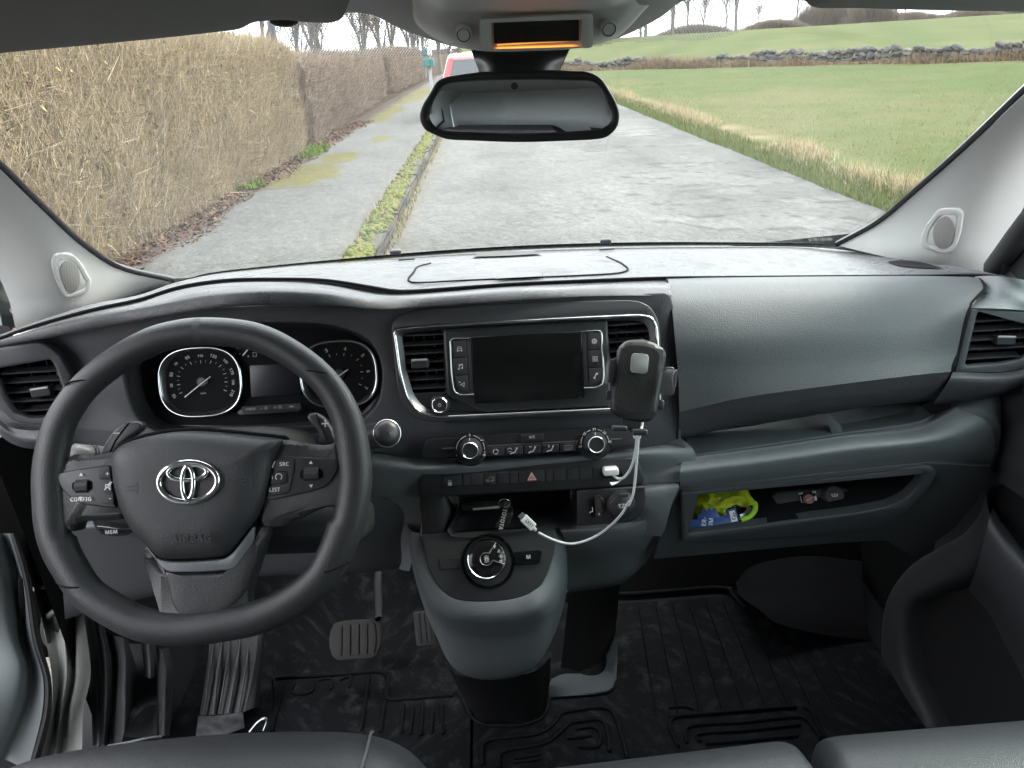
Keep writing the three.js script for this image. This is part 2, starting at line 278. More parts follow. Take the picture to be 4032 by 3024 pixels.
  // cracks: narrow open seams in the worn surface, wandering and forking
  { const q = rng(17), pos = [], idx = []; const run = (x, z, a, n, w) => { let px = x, pz = z; for (let i = 0; i < n; i++) { a += (q() - 0.5) * 0.55; const L = 0.06 + 0.1 * q(), nx = px + Math.cos(a) * L, nzz = pz + Math.sin(a) * L, t = w * (0.4 + 0.9 * q()) * (1 - i / n * 0.6), sx = -Math.sin(a) * t, sz = Math.cos(a) * t, y = (u, v) => 0.0175 + 0.02 * Math.sin((u + 1.02) / 4.88 * Math.PI) + 0.006 * fbm(u * 1.3, v * 1.3, 2), b = pos.length / 3; pos.push(px - sx, y(px, pz), pz - sz, px + sx, y(px, pz), pz + sz, nx - sx, y(nx, nzz), nzz - sz, nx + sx, y(nx, nzz), nzz + sz); idx.push(b, b + 1, b + 2, b + 1, b + 3, b + 2); px = nx; pz = nzz; if (q() < 0.05 && n > 12) run(px, pz, a + (q() < 0.5 ? 1 : -1), n * 0.4 | 0, w * 0.7); } };
    for (let k = 0; k < 20; k++) run(1.1 + 1.4 * q(), -7.5 - 8 * q(), q() < 0.8 ? (q() - 0.5) * 0.5 : 1.57 + (q() - 0.5) * 0.5, 5 + 8 * q() | 0, 0.0055); for (let k = 0; k < 6; k++) run(-0.6 + 1.6 * q(), -7 - 10 * q(), (q() - 0.5) * 0.6, 4 + 8 * q() | 0, 0.004);
    const g = new THREE.BufferGeometry(); g.setAttribute('position', new THREE.Float32BufferAttribute(pos, 3)); g.setIndex(idx); g.computeVertexNormals(); structure('road_cracks', g, earthy(lin(0.06, 0.058, 0.054), 1, 0.1), 'fine dark cracks in the asphalt'); }

  // pavement, a step above the lane, with yellow-green moss spreading from the hedge side
  const moss = [0.115, 0.105, 0.013];
  const pav = gridMesh(steps(-3.75, -1.21, 50), [...steps(12, -30, 400), ...steps(-30.6, -62, 60)], (x, z) => 0.1 + 0.008 * fbm(x, z, 2) - 0.05 * smoothstep(-3.3, -3.7, x), (x, z) => {
    const v = 0.1 + 0.028 * fbm(x * 1.4, z * 0.5, 4) + 0.014 * fbm(x * 5, z * 5, 2) + 0.028 * (hash2(x, z) - 0.5); let c = [v, v * 0.985, v * 0.945];
    const blot = (cx, cz, rx, rz) => 1 - Math.hypot((x - cx) / rx, (z - cz) / rz) + 0.55 * fbm(x * 1.9, z * 1.3, 3);
    const m = Math.max(blot(-2.85, -12.1, 0.75, 1.7), blot(-2.6, -14.2, 0.5, 1.1) * 0.8, blot(-3.3, -25, 0.9, 6), blot(-3.2, -35, 1.3, 9), blot(-2.2, -17, 0.35, 0.9) * 0.5);
    c = mixc(c, mixc(moss, [0.07, 0.06, 0.026], 0.5 + fbm(x * 4, z * 4, 2)), smoothstep(0.08, 0.36, m) * 0.95);
    if (x > -1.55) c = mixc(c, [0.105, 0.09, 0.06], 0.45 * smoothstep(-1.55, -1.25, x) + 0.3 * fbm(x * 6, z * 6, 2));
    c = mixc(c, [0.055, 0.036, 0.028], smoothstep(-3.05, -3.35, x + 0.25 * fbm(x * 3, z * 2, 3)));
    const seam = Math.abs(((z + 3.1 + 0.05 * nz(x * 3, z)) % 5.2 + 5.2) % 5.2 - 2.6) < 0.03 ? 0.7 : 1; return c.map((k) => Math.max(0.02, k * seam));
  });
  structure('pavement', pav, earthy(0xffffff, 0.9, 0.4, { vertexColors: true, map: rep(asphaltTex, 0.3), bumpMap: rep(asphaltTex, 0.3), bumpScale: 0.004 }), 'asphalt footpath with moss patches');

  // kerb: a row of worn granite stones, each its own piece
  const kerb = new THREE.Group(); kerb.name = 'kerb'; kerb.userData = { kind: 'structure', label: 'row of worn kerb stones between lane and footpath' }; scene.add(kerb);
  const r = rng(31), stoneM = [0.055, 0.068, 0.045].map((v) => std(lin(v, v * 0.9, v * 0.72), 0.95, { bumpMap: rep(asphaltTex, 2), bumpScale: 0.006 }));
  const variants = [0, 1, 2, 3].map(() => { const g = new RoundedBoxGeometry(0.2, 0.24, 0.9, 3, 0.03); const p = g.attributes.position; for (let i = 0; i < p.count; i++) p.setXYZ(i, p.getX(i) + 0.012 * (r() - 0.5), p.getY(i) + 0.012 * (r() - 0.5), p.getZ(i)); const q = mergeVertices(g); q.computeVertexNormals(); return q; });
  for (let z = 4, k = 0; z > -58; z -= 0.925, k++) { const m = new THREE.Mesh(variants[k % 4], stoneM[(k * 7) % 3]); m.name = 'kerb_stone'; m.position.set(-1.125 + 0.012 * (r() - 0.5), 0.0 + 0.012 * (r() - 0.5), z); m.rotation.set(0.008 * (r() - 0.5), 0.02 * (r() - 0.5), 0.03 * (r() - 0.5)); m.castShadow = m.receiveShadow = true; kerb.add(m); }
}

// many small copies of one piece: grass, twigs, litter, moss
function scatter(name, geo, mat, n, f, parent = scene) {
  const im = new THREE.InstancedMesh(geo, mat, n), m = new THREE.Matrix4(), q = new THREE.Quaternion(), e = new THREE.Euler(), p = new THREE.Vector3(), s = new THREE.Vector3(), c = new THREE.Color();
  let k = 0; for (let i = 0; i < n; i++) { const o = f(i); if (!o) continue; e.set(...o.r, 'YXZ'); q.setFromEuler(e); m.compose(p.set(...o.p), q, s.set(...o.s)); im.setMatrixAt(k, m); im.setColorAt(k, c.setRGB(o.c[0] * 0.5, o.c[1] * 0.5, o.c[2] * 0.5)); k++; }
  im.count = k; im.name = name; im.castShadow = im.receiveShadow = true; im.userData.kind = 'stuff'; parent.add(im); return im;
}
const bladeGeo = (() => { const g = new THREE.BufferGeometry(); g.setAttribute('position', new THREE.Float32BufferAttribute([-0.5, 0, 0, 0.5, 0, 0, 0.32, 0.55, 0.12, -0.32, 0.55, 0.12, 0, 1, 0.42], 3)); g.setAttribute('uv', new THREE.Float32BufferAttribute([0, 0, 1, 0, 1, 0.5, 0, 0.5, 0.5, 1], 2)); g.setIndex([0, 1, 2, 0, 2, 3, 3, 2, 4]); g.computeVertexNormals(); return g; })();
const leafMat = earthy(0xffffff, 0.85, 0.15), twigMat = earthy(0xffffff, 0.9, 0.3);
const twigGeo = (() => { const g = new THREE.CylinderGeometry(0.25, 1, 1, 3, 2); g.translate(0, 0.5, 0); const p = g.attributes.position; for (let i = 0; i < p.count; i++) if (Math.abs(p.getY(i) - 0.5) < 0.01) p.setX(p.getX(i) + 0.8); return g; })();

{ // verge grass and straw along the lane's right edge
  const r = rng(77);
  const o1 = scatter('verge_grass', bladeGeo, leafMat, 26000, () => { const z = -4.5 - Math.pow(r(), 1.7) * 34, x = 3.84 + 0.09 * fbm(z * 0.8, 1.3, 3) + r() * 0.75; const h = 0.05 + r() * 0.09, t = r(); return { p: [x, height(x, z), z], r: [(r() - 0.5) * 0.8, r() * 6.3, 0], s: [0.008, h, h], c: t < 0.75 ? [0.1 + 0.05 * r(), 0.15 + 0.06 * r(), 0.035] : [0.26, 0.22, 0.1] }; });
  o1.userData.label = 'short green grass on the verge beside the lane';
  const o2 = scatter('dry_grass', bladeGeo, leafMat, 34000, () => { const z = -4.5 - Math.pow(r(), 1.6) * 42, n = nz(z * 0.7, 8) + 0.5 * nz(z * 2.3, 3); const x = 4.62 + 0.2 * n + (r() + r() - 1) * 0.36; if (r() > 0.55 + 1.7 * n) return null; const h = 0.05 + r() * 0.15 * (0.8 + n), t = r(); return { p: [x, height(x, z), z], r: [(r() - 0.5) * 1.6, r() * 6.3, 0], s: [0.007, h, h * 1.1], c: t < 0.8 ? [0.54 + 0.16 * r(), 0.44 + 0.12 * r(), 0.27 + 0.08 * r()] : [0.2, 0.2, 0.08] }; });
  o2.userData.label = 'straw coloured tufts of dead grass along the verge';
  const o3 = scatter('field_grass', bladeGeo, leafMat, 60000, () => { const z = -5 - Math.pow(r(), 1.4) * 34, x = 5.2 + Math.pow(r(), 1.25) * 16; if (z < wallLine(Math.min(x, 23)) + 0.5) return null; const h = 0.02 + r() * 0.035, t = r(), d = fbm(x * 0.35 + 2, z * 0.5 + 7, 3) > 0.14; return { p: [x, height(x, z), z], r: [(r() - 0.5) * 2.0, r() * 6.3, 0], s: [0.007, h, h], c: t < (d ? 0.45 : 0.86) ? [0.19 + 0.1 * r(), 0.24 + 0.1 * r(), 0.07] : [0.36 + 0.12 * r(), 0.31, 0.16] }; });
  o3.userData.label = 'grazed green pasture grass in the field';
  const o4 = scatter('kerb_moss', new THREE.IcosahedronGeometry(1, 1), std(0xffffff, 1), 9000, () => { const z = -3.5 - Math.pow(r(), 1.5) * 24, n = nz(z * 1.1, 5) + 0.4 * nz(z * 4, 2); if (n < -0.25 && r() < 0.8) return null; const x = -1.19 + (r() + r() - 1) * 0.13 + 0.04 * n, s = 0.008 + r() * 0.022; const t = r(); return { p: [x, 0.108 + r() * 0.035 * Math.max(0.2, 0.6 + n), z], r: [r() * 3, r() * 3, 0], s: [s, s * (0.5 + r()), s], c: t < 0.5 ? [0.17, 0.18, 0.035] : t < 0.8 ? [0.1, 0.14, 0.03] : [0.2, 0.15, 0.06] }; });
  o4.userData.label = 'green and yellow moss along the kerb';
  const o4b = scatter('kerb_weeds', bladeGeo, leafMat, 9000, () => { const z = -3.5 - Math.pow(r(), 1.5) * 24, n = nz(z * 1.1, 5) + 0.4 * nz(z * 4, 2); if (n < 0 && r() < 0.7) return null; const side = r() < 0.4, x = side ? -0.98 + (r() - 0.6) * 0.12 : -1.22 + (r() + r() - 1) * 0.13, h = 0.03 + r() * 0.06 * (1 + n), t = side ? 0.7 + 0.3 * r() : r(); return { p: [x, side ? 0.01 : 0.1, z], r: [(r() - 0.5) * 2, r() * 6.3, 0], s: [0.009, h, h], c: t < 0.55 ? [0.16, 0.2, 0.03] : t < 0.8 ? [0.24, 0.22, 0.05] : [0.4, 0.33, 0.18] }; });
  o4b.userData.label = 'small weeds and grass in the kerb joint';
  const o5 = scatter('leaf_litter', bladeGeo, leafMat, 22000, () => { const z = -4 - Math.pow(r(), 1.3) * 18, x = -3.05 - Math.pow(r(), 0.7) * 0.55 + 0.2 * nz(z * 1.3, 7), s = 0.02 + r() * 0.03, t = r(); return { p: [x, 0.08 + 0.02 * r(), z], r: [1.2 + (r() - 0.5), r() * 6.3, 0], s: [s, s * 1.6, s], c: t < 0.6 ? [0.15, 0.085, 0.06] : t < 0.85 ? [0.26, 0.18, 0.12] : [0.07, 0.045, 0.035] }; });
  o5.userData.label = 'brown fallen leaves at the foot of the hedge';
  const o6 = scatter('hedge_foot_plants', bladeGeo, leafMat, 900, (i) => { const c = [[-3.25, -14.6], [-3.22, -15.2], [-3.3, -15.7], [-3.4, -11.2]][i % 4]; const a = r() * 6.3, d = Math.pow(r(), 0.6) * 0.32; const h = 0.05 + r() * 0.1; return { p: [c[0] + Math.cos(a) * d * 0.7, 0.08, c[1] + Math.sin(a) * d], r: [(r() - 0.5) * 2, r() * 6.3, 0], s: [0.025, h, h], c: [0.14 + 0.06 * r(), 0.24 + 0.06 * r(), 0.035] }; });
  o6.userData.label = 'bright green weeds sprouting under the hedge';
}

// clipped bare hedges: a dim inner mass of wood and a thick coat of twigs
function hedge(label, line, width, top, count, tints, seed, twigSize = 1) {
  const c0 = line[0], t = thing('hedge', label, 'hedge', [c0[0] - width / 2, 0, c0[1]], 'clipped hedges beside the footpath'), r = rng(seed);
  const at = (s) => { const k = s * (line.length - 1), i = Math.min(line.length - 2, Math.floor(k)), f = k - i; return [line[i][0] + (line[i + 1][0] - line[i][0]) * f, line[i][1] + (line[i + 1][1] - line[i][1]) * f]; };
  const N = 60, rows = [[], [], [], [], [], []];
  for (let i = 0; i <= N; i++) { const [x, z] = at(i / N), e = Math.min(1, Math.min(i, N - i) / 2 + 0.3), b = 0.06 * fbm(z * 1.3, 2, 3), h = top * (0.86 + 0.14 * e) + (0.06 * nz(z * 0.5, seed) + 0.06 * nz(z * 2.1, seed + 3));
    [[-0.3, 0.05], [-0.28 + b, h * 0.5], [-0.34, h - 0.3], [-0.5, h - 0.2], [-width + 0.15, h - 0.25], [-width + 0.1, 0.05]].forEach(([dx, y], k) => rows[k].push([x + dx, y, z])); }
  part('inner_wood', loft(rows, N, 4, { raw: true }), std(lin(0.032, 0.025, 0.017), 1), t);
  const base = originOf(t);
  const im = scatter('twigs', twigGeo, twigMat, count, () => {
    const s = Math.pow(r(), 1.25), [x, z] = at(s), e = Math.min(1, Math.min(s, 1 - s) * 30 + 0.3), h = top * (0.86 + 0.14 * e) + (0.06 * nz(z * 0.5, seed) + 0.06 * nz(z * 2.1, seed + 3));
    const onTop = r() < 0.24, y = onTop ? h - 0.2 * r() + (r() < 0.3 ? 0.22 * r() * r() : 0) : Math.pow(r(), 0.9) * h * 0.96, dx = onTop ? -r() * width : 0.05 - 0.36 * Math.pow(r(), 1.4) - 0.06 * nz(z * 2, y * 2), wild = r() < 0.22;
    const L = 0.1 + 0.32 * r() * r() + (y < 0.7 ? 0.2 * r() : 0), up = (r() - 0.5) * (wild ? 4.4 : 1.3), side = (r() - 0.5) * (wild ? 3 : 1.1) - 0.1, k = r(), c = tints[k < 0.45 ? 0 : k < 0.75 ? 1 : k < 0.92 ? 2 : 3], v = 0.7 + 1.1 * r() * r() + 0.25 * Math.max(0, nz(z * 0.8, y * 1.2, 3));
    const rad = (0.002 + 0.0042 * Math.pow(r(), 3)) * twigSize; return { p: [x + dx - base.x, Math.min(y, h - L * (onTop ? 0.1 : 0.3)) - base.y, z - base.z], r: [up, 0, side], s: [rad, L, rad], c: c.map((q) => q * v) };
  }, t);
  scatter('woody_stems', twigGeo, twigMat, Math.round(count / 300), () => { const s = Math.pow(r(), 1.25), [x, z] = at(s), L = 0.7 + 0.9 * r(), q = (0.006 + 0.008 * r()) * Math.min(1.3, twigSize + 0.3), v = 0.6 + 0.6 * r(); return { p: [x - 0.02 - 0.2 * r() - base.x, 0.03 - base.y, z - base.z], r: [(r() - 0.5) * 0.7, 0, (r() - 0.5) * 0.5], s: [q, L, q], c: [0.34 * v, 0.3 * v, 0.23 * v] }; }, t);
  const lf = scatter('dry_leaves', bladeGeo, leafMat, Math.round(count * 0.06), () => { const s = Math.pow(r(), 1.25), [x, z] = at(s), y = 0.15 + r() * (top - 0.2), q = 0.02 + 0.03 * r(); return { p: [x + 0.04 - base.x - 0.12 * r(), y - base.y, z - base.z], r: [r() * 6, r() * 6, 0], s: [q * 0.7, q * 1.5, q], c: r() < 0.5 ? [0.5, 0.42, 0.2] : [0.3, 0.24, 0.12] }; }, t);
  return t;
}
const tanTints = [[0.45, 0.34, 0.225], [0.57, 0.455, 0.325], [0.33, 0.27, 0.145], [0.72, 0.61, 0.47]], greyTints = [[0.38, 0.29, 0.23], [0.46, 0.37, 0.31], [0.27, 0.205, 0.16], [0.58, 0.48, 0.42]];
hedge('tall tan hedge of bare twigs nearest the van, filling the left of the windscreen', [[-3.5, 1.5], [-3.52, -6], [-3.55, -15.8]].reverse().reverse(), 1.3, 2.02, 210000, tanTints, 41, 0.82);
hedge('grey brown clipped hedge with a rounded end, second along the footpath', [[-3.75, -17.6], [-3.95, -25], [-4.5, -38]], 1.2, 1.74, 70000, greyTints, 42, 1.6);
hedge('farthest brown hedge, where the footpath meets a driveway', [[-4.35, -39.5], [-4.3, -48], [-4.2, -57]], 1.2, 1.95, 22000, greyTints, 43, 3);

// bare winter trees
function bareTree(seed, hgt, spread, levels = 5) {
  const r = rng(seed), wood = [], twigs = [];
  const seg = (p, d, len, rad, lv) => {
    const q = p.clone().addScaledVector(d, len); const g = new THREE.CylinderGeometry(rad * 0.68, rad, len, lv < 2 ? 7 : lv < 4 ? 4 : 3, 1, true); g.translate(0, len / 2, 0); g.applyQuaternion(new THREE.Quaternion().setFromUnitVectors(new THREE.Vector3(0, 1, 0), d)); g.translate(p.x, p.y, p.z); (lv < 3 ? wood : twigs).push(g);
    if (lv >= levels) return; const n = lv === 0 ? 3 : 2 + (r() < 0.55 ? 1 : 0);
    if (lv < 3) seg(q, d.clone().add(new THREE.Vector3((r() - 0.5) * 0.25, 0.1, (r() - 0.5) * 0.25)).normalize(), len * (0.78 + 0.1 * r()), rad * 0.68, lv + 1);
    for (let i = 0; i < n; i++) { const a = r() * 6.3, t = spread * (0.5 + 0.7 * r()); const w = d.clone().multiplyScalar(1).add(new THREE.Vector3(Math.cos(a) * t, 0.15, Math.sin(a) * t)).normalize(); seg(p.clone().addScaledVector(d, len * (0.55 + 0.45 * r())), w, len * (0.55 + 0.25 * r()), Math.max(0.012, rad * (0.42 + 0.15 * r())), lv + 1); }
  };
  seg(new THREE.Vector3(0, -0.2, 0), new THREE.Vector3((r() - 0.5) * 0.1, 1, (r() - 0.5) * 0.1).normalize(), hgt * 0.27, hgt * 0.018, 0);
  return [merge(wood), merge(twigs)];
}
const barkM = std(lin(0.115, 0.105, 0.093), 0.95), budM = std(lin(0.2, 0.17, 0.15), 0.95);
const treeKinds = [bareTree(1, 9, 0.55, 6), bareTree(2, 11, 0.42, 6), bareTree(3, 7, 0.7, 6), bareTree(4, 12, 0.32, 6)];
const treeGroup = 'bare trees on the skyline';
function placeTree(kind, x, z, s, turn, label) { const t = thing('bare_tree', label, 'tree', [x, height(x, z), z], treeGroup); t.scale.setScalar(s); t.rotation.y = turn; ['trunk', 'crown'].forEach((n, i) => { const m = new THREE.Mesh(treeKinds[kind][i], i ? budM : barkM); m.name = n; m.castShadow = m.receiveShadow = true; t.add(m); }); return t; }
{
  const r = rng(91), nth = ['first', 'second', 'third', 'fourth', 'fifth', 'sixth', 'seventh', 'eighth', 'ninth', 'tenth', 'eleventh', 'twelfth', 'thirteenth', 'fourteenth', 'fifteenth', 'sixteenth', 'seventeenth', 'eighteenth', 'nineteenth', 'twentieth'];
  // copse left of the lane, seen above the hedges
  for (let i = 0; i < 20; i++) { const x = -16 + i * 0.72 + (r() - 0.5) * 0.7, z = -62 - r() * 22; placeTree(i % 4, x, z, 0.75 + 0.4 * r(), r() * 6, `bare winter tree in the copse beyond the far hedge, ${nth[i]} from the left`); }
  // line of trees along the crest
  for (let i = 0; i < 12; i++) { const x = 17 + i * 2.1 + (r() - 0.5) * 1.2, z = -118 - r() * 22; placeTree((i + 1) % 4, x, z, 0.95 + 0.35 * r(), r() * 6, `tall bare tree in the row behind the upper field, ${nth[i]} from the left`); }
  [[44, -133, 2, 0.62], [49.5, -131, 0, 0.78], [66.5, -134, 3, 0.5], [69, -136, 1, 0.62], [75, -133, 2, 0.66], [76.5, -134, 1, 0.7], [86, -131, 2, 0.32]].forEach(([x, z, k, s], i) => placeTree(k, x, z, s * 1.15, r() * 6, `bare tree standing free on the skyline of the upper field, ${nth[i]} from the left`));
  // low scrub on the crest
  [[46, 8, 1.5], [55, 9, 4.2], [61, 7, 3.9], [68, 9, 1.4], [77, 8, 1.3], [85, 9, 1.2], [95, 10, 1.3], [34, 9, 1.5]].forEach(([x, w, h], i) => {
    const z = -131 - i % 2 * 2, t = thing('scrub', ['brown bramble scrub left of the thicket on the crest', 'tall grey thicket of shrubs in the middle of the crest', 'right hand shoulder of the grey thicket on the crest', 'low brown scrub right of the thicket', 'low scrub under the twin bare trees on the crest', 'low scrub near the right end of the crest', 'rightmost low scrub on the crest', 'brown scrub at the foot of the close tree row'][i], 'shrub', [x, height(x, z), z], 'scrub on the skyline');
    scatter('branches', twigGeo, twigMat, 4200, () => { const u = (r() + r() - 1), a = Math.max(0.15, 1 - u * u); const L = h * a * (0.45 + 0.6 * r()); const v = 0.8 + 0.5 * r(); return { p: [u * w * 0.75, 0, (r() - 0.5) * 3], r: [(r() - 0.5) * 1.5, r() * 6, 0], s: [0.035, L, 0.035], c: [0.3 * v, 0.24 * v, 0.205 * v] }; }, t);
  });
}

{ // dark evergreen looking over the first hedge
  const c = [-5.139,0,-16.6], r = rng(66), t = thing('evergreen_bush', 'dark green evergreen bush showing above the far end of the tall hedge', 'bush', [c[0], 0, c[2]]);
  part('stem', tube([[c[0], 0, c[2]], [c[0] + 0.1, 1, c[2]], [c[0], 2, c[2]]], 0.06, 8), barkM, t);
  scatter('foliage', bladeGeo, leafMat, 6000, () => { const a = r() * 6.3, e = Math.acos(2 * r() - 1), q = Math.pow(r(), 0.4) * (1 + 0.25 * nz(a, e * 2, 1)); const s = 0.06 + 0.08 * r(), v = 0.7 + 0.6 * r(); return { p: [0.85 * q * Math.sin(e) * Math.cos(a), 1.45 + 0.85 * q * Math.cos(e), 0.6 * q * Math.sin(e) * Math.sin(a)], r: [r() * 6, r() * 6, 0], s: [s * 0.6, s * 1.3, s], c: [0.09 * v, 0.125 * v, 0.055 * v] }; }, t);
}
{ // dry stone wall across the pasture: every stone its own piece
  const t = thing('stone_wall', 'low dry stone wall of grey boulders between the two fields', 'wall', [15, 0, -47]), r = rng(55);
  const geos = [0, 1, 2, 3, 4].map((k) => { const g = mergeVertices(new THREE.IcosahedronGeometry(0.5, 1).deleteAttribute('uv').deleteAttribute('normal')); const p = g.attributes.position; for (let i = 0; i < p.count; i++) { const s = 0.85 + 0.35 * r(); p.setXYZ(i, p.getX(i) * s * 1.2, p.getY(i) * s * 0.85, p.getZ(i) * s); } const q = g.toNonIndexed(); q.computeVertexNormals(); return q; });
  const mats = [[0.052, 0.048, 0.042], [0.068, 0.064, 0.057], [0.04, 0.037, 0.034], [0.058, 0.049, 0.039]].map((c) => std(lin(...c), 0.95));
  let n = 0; for (let x = 5.2; x < 24.5 && n < 298; ) { const z = wallLine(Math.min(x, 23)) + (x > 23 ? (x - 23) * 3 : 0), sl = 1.3 + Math.max(0, x - 17) * 0.12, hh = 0.52 + 0.22 * nz(x * 0.5, 3) + (x > 13.5 ? 0.12 : 0); const w = 0.3 + 0.2 * r();
    for (let y = 0.1; y < hh && n < 298; ) { const s = w * (0.8 + 0.4 * r()), m = new THREE.Mesh(geos[n % 5], mats[(n * 3 + (r() * 4 | 0)) % 4]); m.name = 'stone'; m.scale.set(s, s * 0.8, s); m.position.set(x - 15 + 0.1 * (r() - 0.5), height(x, z) + y * 0.9 + s * 0.2, z + 48.2 + 0.15 * (r() - 0.5)); m.rotation.set(r() * 0.5, r() * 6, r() * 0.5); m.castShadow = m.receiveShadow = true; t.add(m); y += s * 0.55; n++; }
    x += w * 0.8 / Math.hypot(1, sl) * 1.15; }
  const o = scatter('wall_foot_grass', bladeGeo, leafMat, 14000, () => { const x = 5.2 + r() * 19, z = wallLine(Math.min(x, 23)) + (x > 23 ? (x - 23) * 3 : 0) + (r() < 0.4 ? 0.8 + 0.6 * r() : 1.5 + r() * 1.2), n = nz(x * 0.6, 9) + (x > 19 ? 0.3 : 0), h = 0.15 + Math.max(0, 0.9 * n + 0.25) * r(); return { p: [x, height(x, z), z], r: [(r() - 0.5) * 1.6, r() * 6.3, 0], s: [0.03, h, h], c: r() < 0.6 ? [0.36, 0.26, 0.16] : [0.27, 0.185, 0.125] }; });
  o.userData.label = 'dead grass and bramble at the foot of the stone wall';
}

{ // dark lamp post in the hedge, and the post with mail boxes at the bend
  const p = thing('lamp_post', 'dark blue grey post standing in the hedge', 'post', [-3.62, 0, -14.9]);
  part('pole', tube([[-3.62, 0, -14.9], [-3.61, 2.3, -14.9], [-3.6, 4.6, -14.9]], 0.055, 12), std(lin(0.05, 0.065, 0.08), 0.5, { metalness: 0.3 }), p);
  part('base_sleeve', tube([[-3.62, 0, -14.9], [-3.62, 0.75, -14.9]], 0.08, 4), std(lin(0.04, 0.05, 0.06), 0.5), p);
  const b = thing('mail_box_stand', 'post with teal green boxes and a white cap at the end of the footpath', 'mail box', [-1.65, 0, -26]);
  const teal = std(lin(0.02, 0.13, 0.12), 0.45), wh = std(lin(0.5, 0.51, 0.52), 0.5);
  part('post', boxAt(null, -1.651, 0.950, -26.16, 0.091, 1.900, 0.091), std(lin(0.3, 0.32, 0.33), 0.6), b);
  part('upper_box', boxAt(null, -1.716, 1.713, -26.00, 0.208, 0.208, 0.182, 0.03), teal, b);
  part('white_box', boxAt(null, -1.599, 1.726, -25.93, 0.143, 0.260, 0.182, 0.05), wh, b);
  part('lower_box', boxAt(null, -1.716, 1.408, -26.00, 0.208, 0.221, 0.182, 0.02), teal, b);
  part('lower_box', boxAt(null, -1.547, 1.408, -26.00, 0.117, 0.221, 0.182, 0.02), teal, b);
  part('bracket', boxAt(null, -1.625, 2.025, -26.13, 0.052, 0.390, 0.026, 0.005), wh, b);
}
{ // parked estate car ahead
  const Z = -20.2, X = -0.13, t = thing('parked_car', 'red car with tall tail lamps parked ahead in the lane', 'car', [X, 0, Z - 2.2]);
  const prof = [[0, 0.32], [0.02, 0.62], [0.06, 0.98], [0.42, 1.58], [0.75, 1.64], [2.1, 1.66], [2.9, 1.5], [3.55, 1.08], [4.45, 0.95], [4.6, 0.7], [4.6, 0.32]];
  const shape = outline(prof, [0.05, 0.2, 0.2, 0.12, 0.2, 0.4, 0.4, 0.3, 0.25, 0.15, 0.05]); const g = new THREE.ExtrudeGeometry(shape, { depth: 1.58, bevelEnabled: true, bevelThickness: 0.1, bevelSize: 0.1, bevelOffset: -0.1, bevelSegments: 4, steps: 1 });
  g.rotateY(Math.PI / 2); g.translate(-0.79, 0, 0); { const p = g.attributes.position; for (let i = 0; i < p.count; i++) { const y = p.getY(i), k = 1 - 0.2 * smoothstep(0.95, 1.7, y) ; p.setX(i, p.getX(i) * k); } } const body = toCreasedNormals(g, 0.7); body.translate(X, 0, Z);
  const redPaint = new THREE.MeshPhysicalMaterial({ color: lin(0.3, 0.016, 0.02), roughness: 0.3, metalness: 0.1, clearcoat: 1, clearcoatRoughness: 0.05 }), glass = std(lin(0.02, 0.024, 0.028), 0.04), red = std(lin(0.5, 0.015, 0.02), 0.15);
  part('body', body, redPaint, t);
  const at = (u, y, d) => [X + u, y, Z + d];
  const tw = (y) => 0.87 * (1 - 0.2 * smoothstep(0.95, 1.7, y)), dz = (y) => y < 0.98 ? -0.05 : -0.06 - (y - 0.98) * 0.6;
  const quad = (f) => loft([f(0), f(0.5), f(1)], 12, 6);
  part('rear_window', quad((s) => { const y = 1.02 + s * 0.48; return [-1, -0.5, 0, 0.5, 1].map((k) => at(k * (tw(y) - 0.13), y, dz(y) + 0.015)); }), glass, t);
  for (const s of [-1, 1]) {
    part('tail_lamp', loft([0.8, 1.0, 1.3, 1.53].map((y) => [0.012, 0.07, 0.15].map((k) => at(s * (tw(y) - k - 0.005), y, dz(y) + 0.012 + (k > 0.02 ? 0.012 : -0.03)))), 6, 4), red, t);
    part('side_window', loft([1.04, 1.3, 1.5].map((y) => [-0.55, -1.3, -2.2, -3.0 + (y - 1.04) * 0.9].map((d) => at(s * (tw(y) + 0.004), y, d))), 12, 4), glass, t);
    const m = part('wing_mirror', boxAt(null, X + s * 0.93, 1.04, Z - 2.95, 0.2, 0.15, 0.1, 0.04), std(lin(0.16, 0.17, 0.18), 0.4), t);
    part('roof_rail', tube([at(s * 0.62, 1.66, -0.6), at(s * 0.64, 1.71, -0.9), at(s * 0.64, 1.71, -2.0), at(s * 0.62, 1.66, -2.3)], 0.016, 16), std(lin(0.35, 0.36, 0.37), 0.4, { metalness: 0.6 }), t);
    for (const d of [-0.95, -3.65]) { const w = new THREE.CylinderGeometry(0.33, 0.33, 0.22, 28); w.rotateZ(Math.PI / 2); w.translate(X + s * 0.79, 0.33, Z + d); const wheel = part('wheel', w, MT.rubber, t); const rm = new THREE.CylinderGeometry(0.2, 0.21, 0.235, 20); rm.rotateZ(Math.PI / 2); rm.translate(X + s * 0.79, 0.33, Z + d); part('rim', rm, MT.satinChrome, wheel); }
  }
  part('bumper', boxAt(null, X, 0.52, Z - 0.02, 1.74, 0.3, 0.16, 0.06), std(lin(0.06, 0.06, 0.062), 0.6), t);
  part('number_plate', boxAt(null, X, 0.83, Z - 0.02, 0.52, 0.11, 0.02, 0.005), std(lin(0.7, 0.7, 0.68), 0.5), t);
}

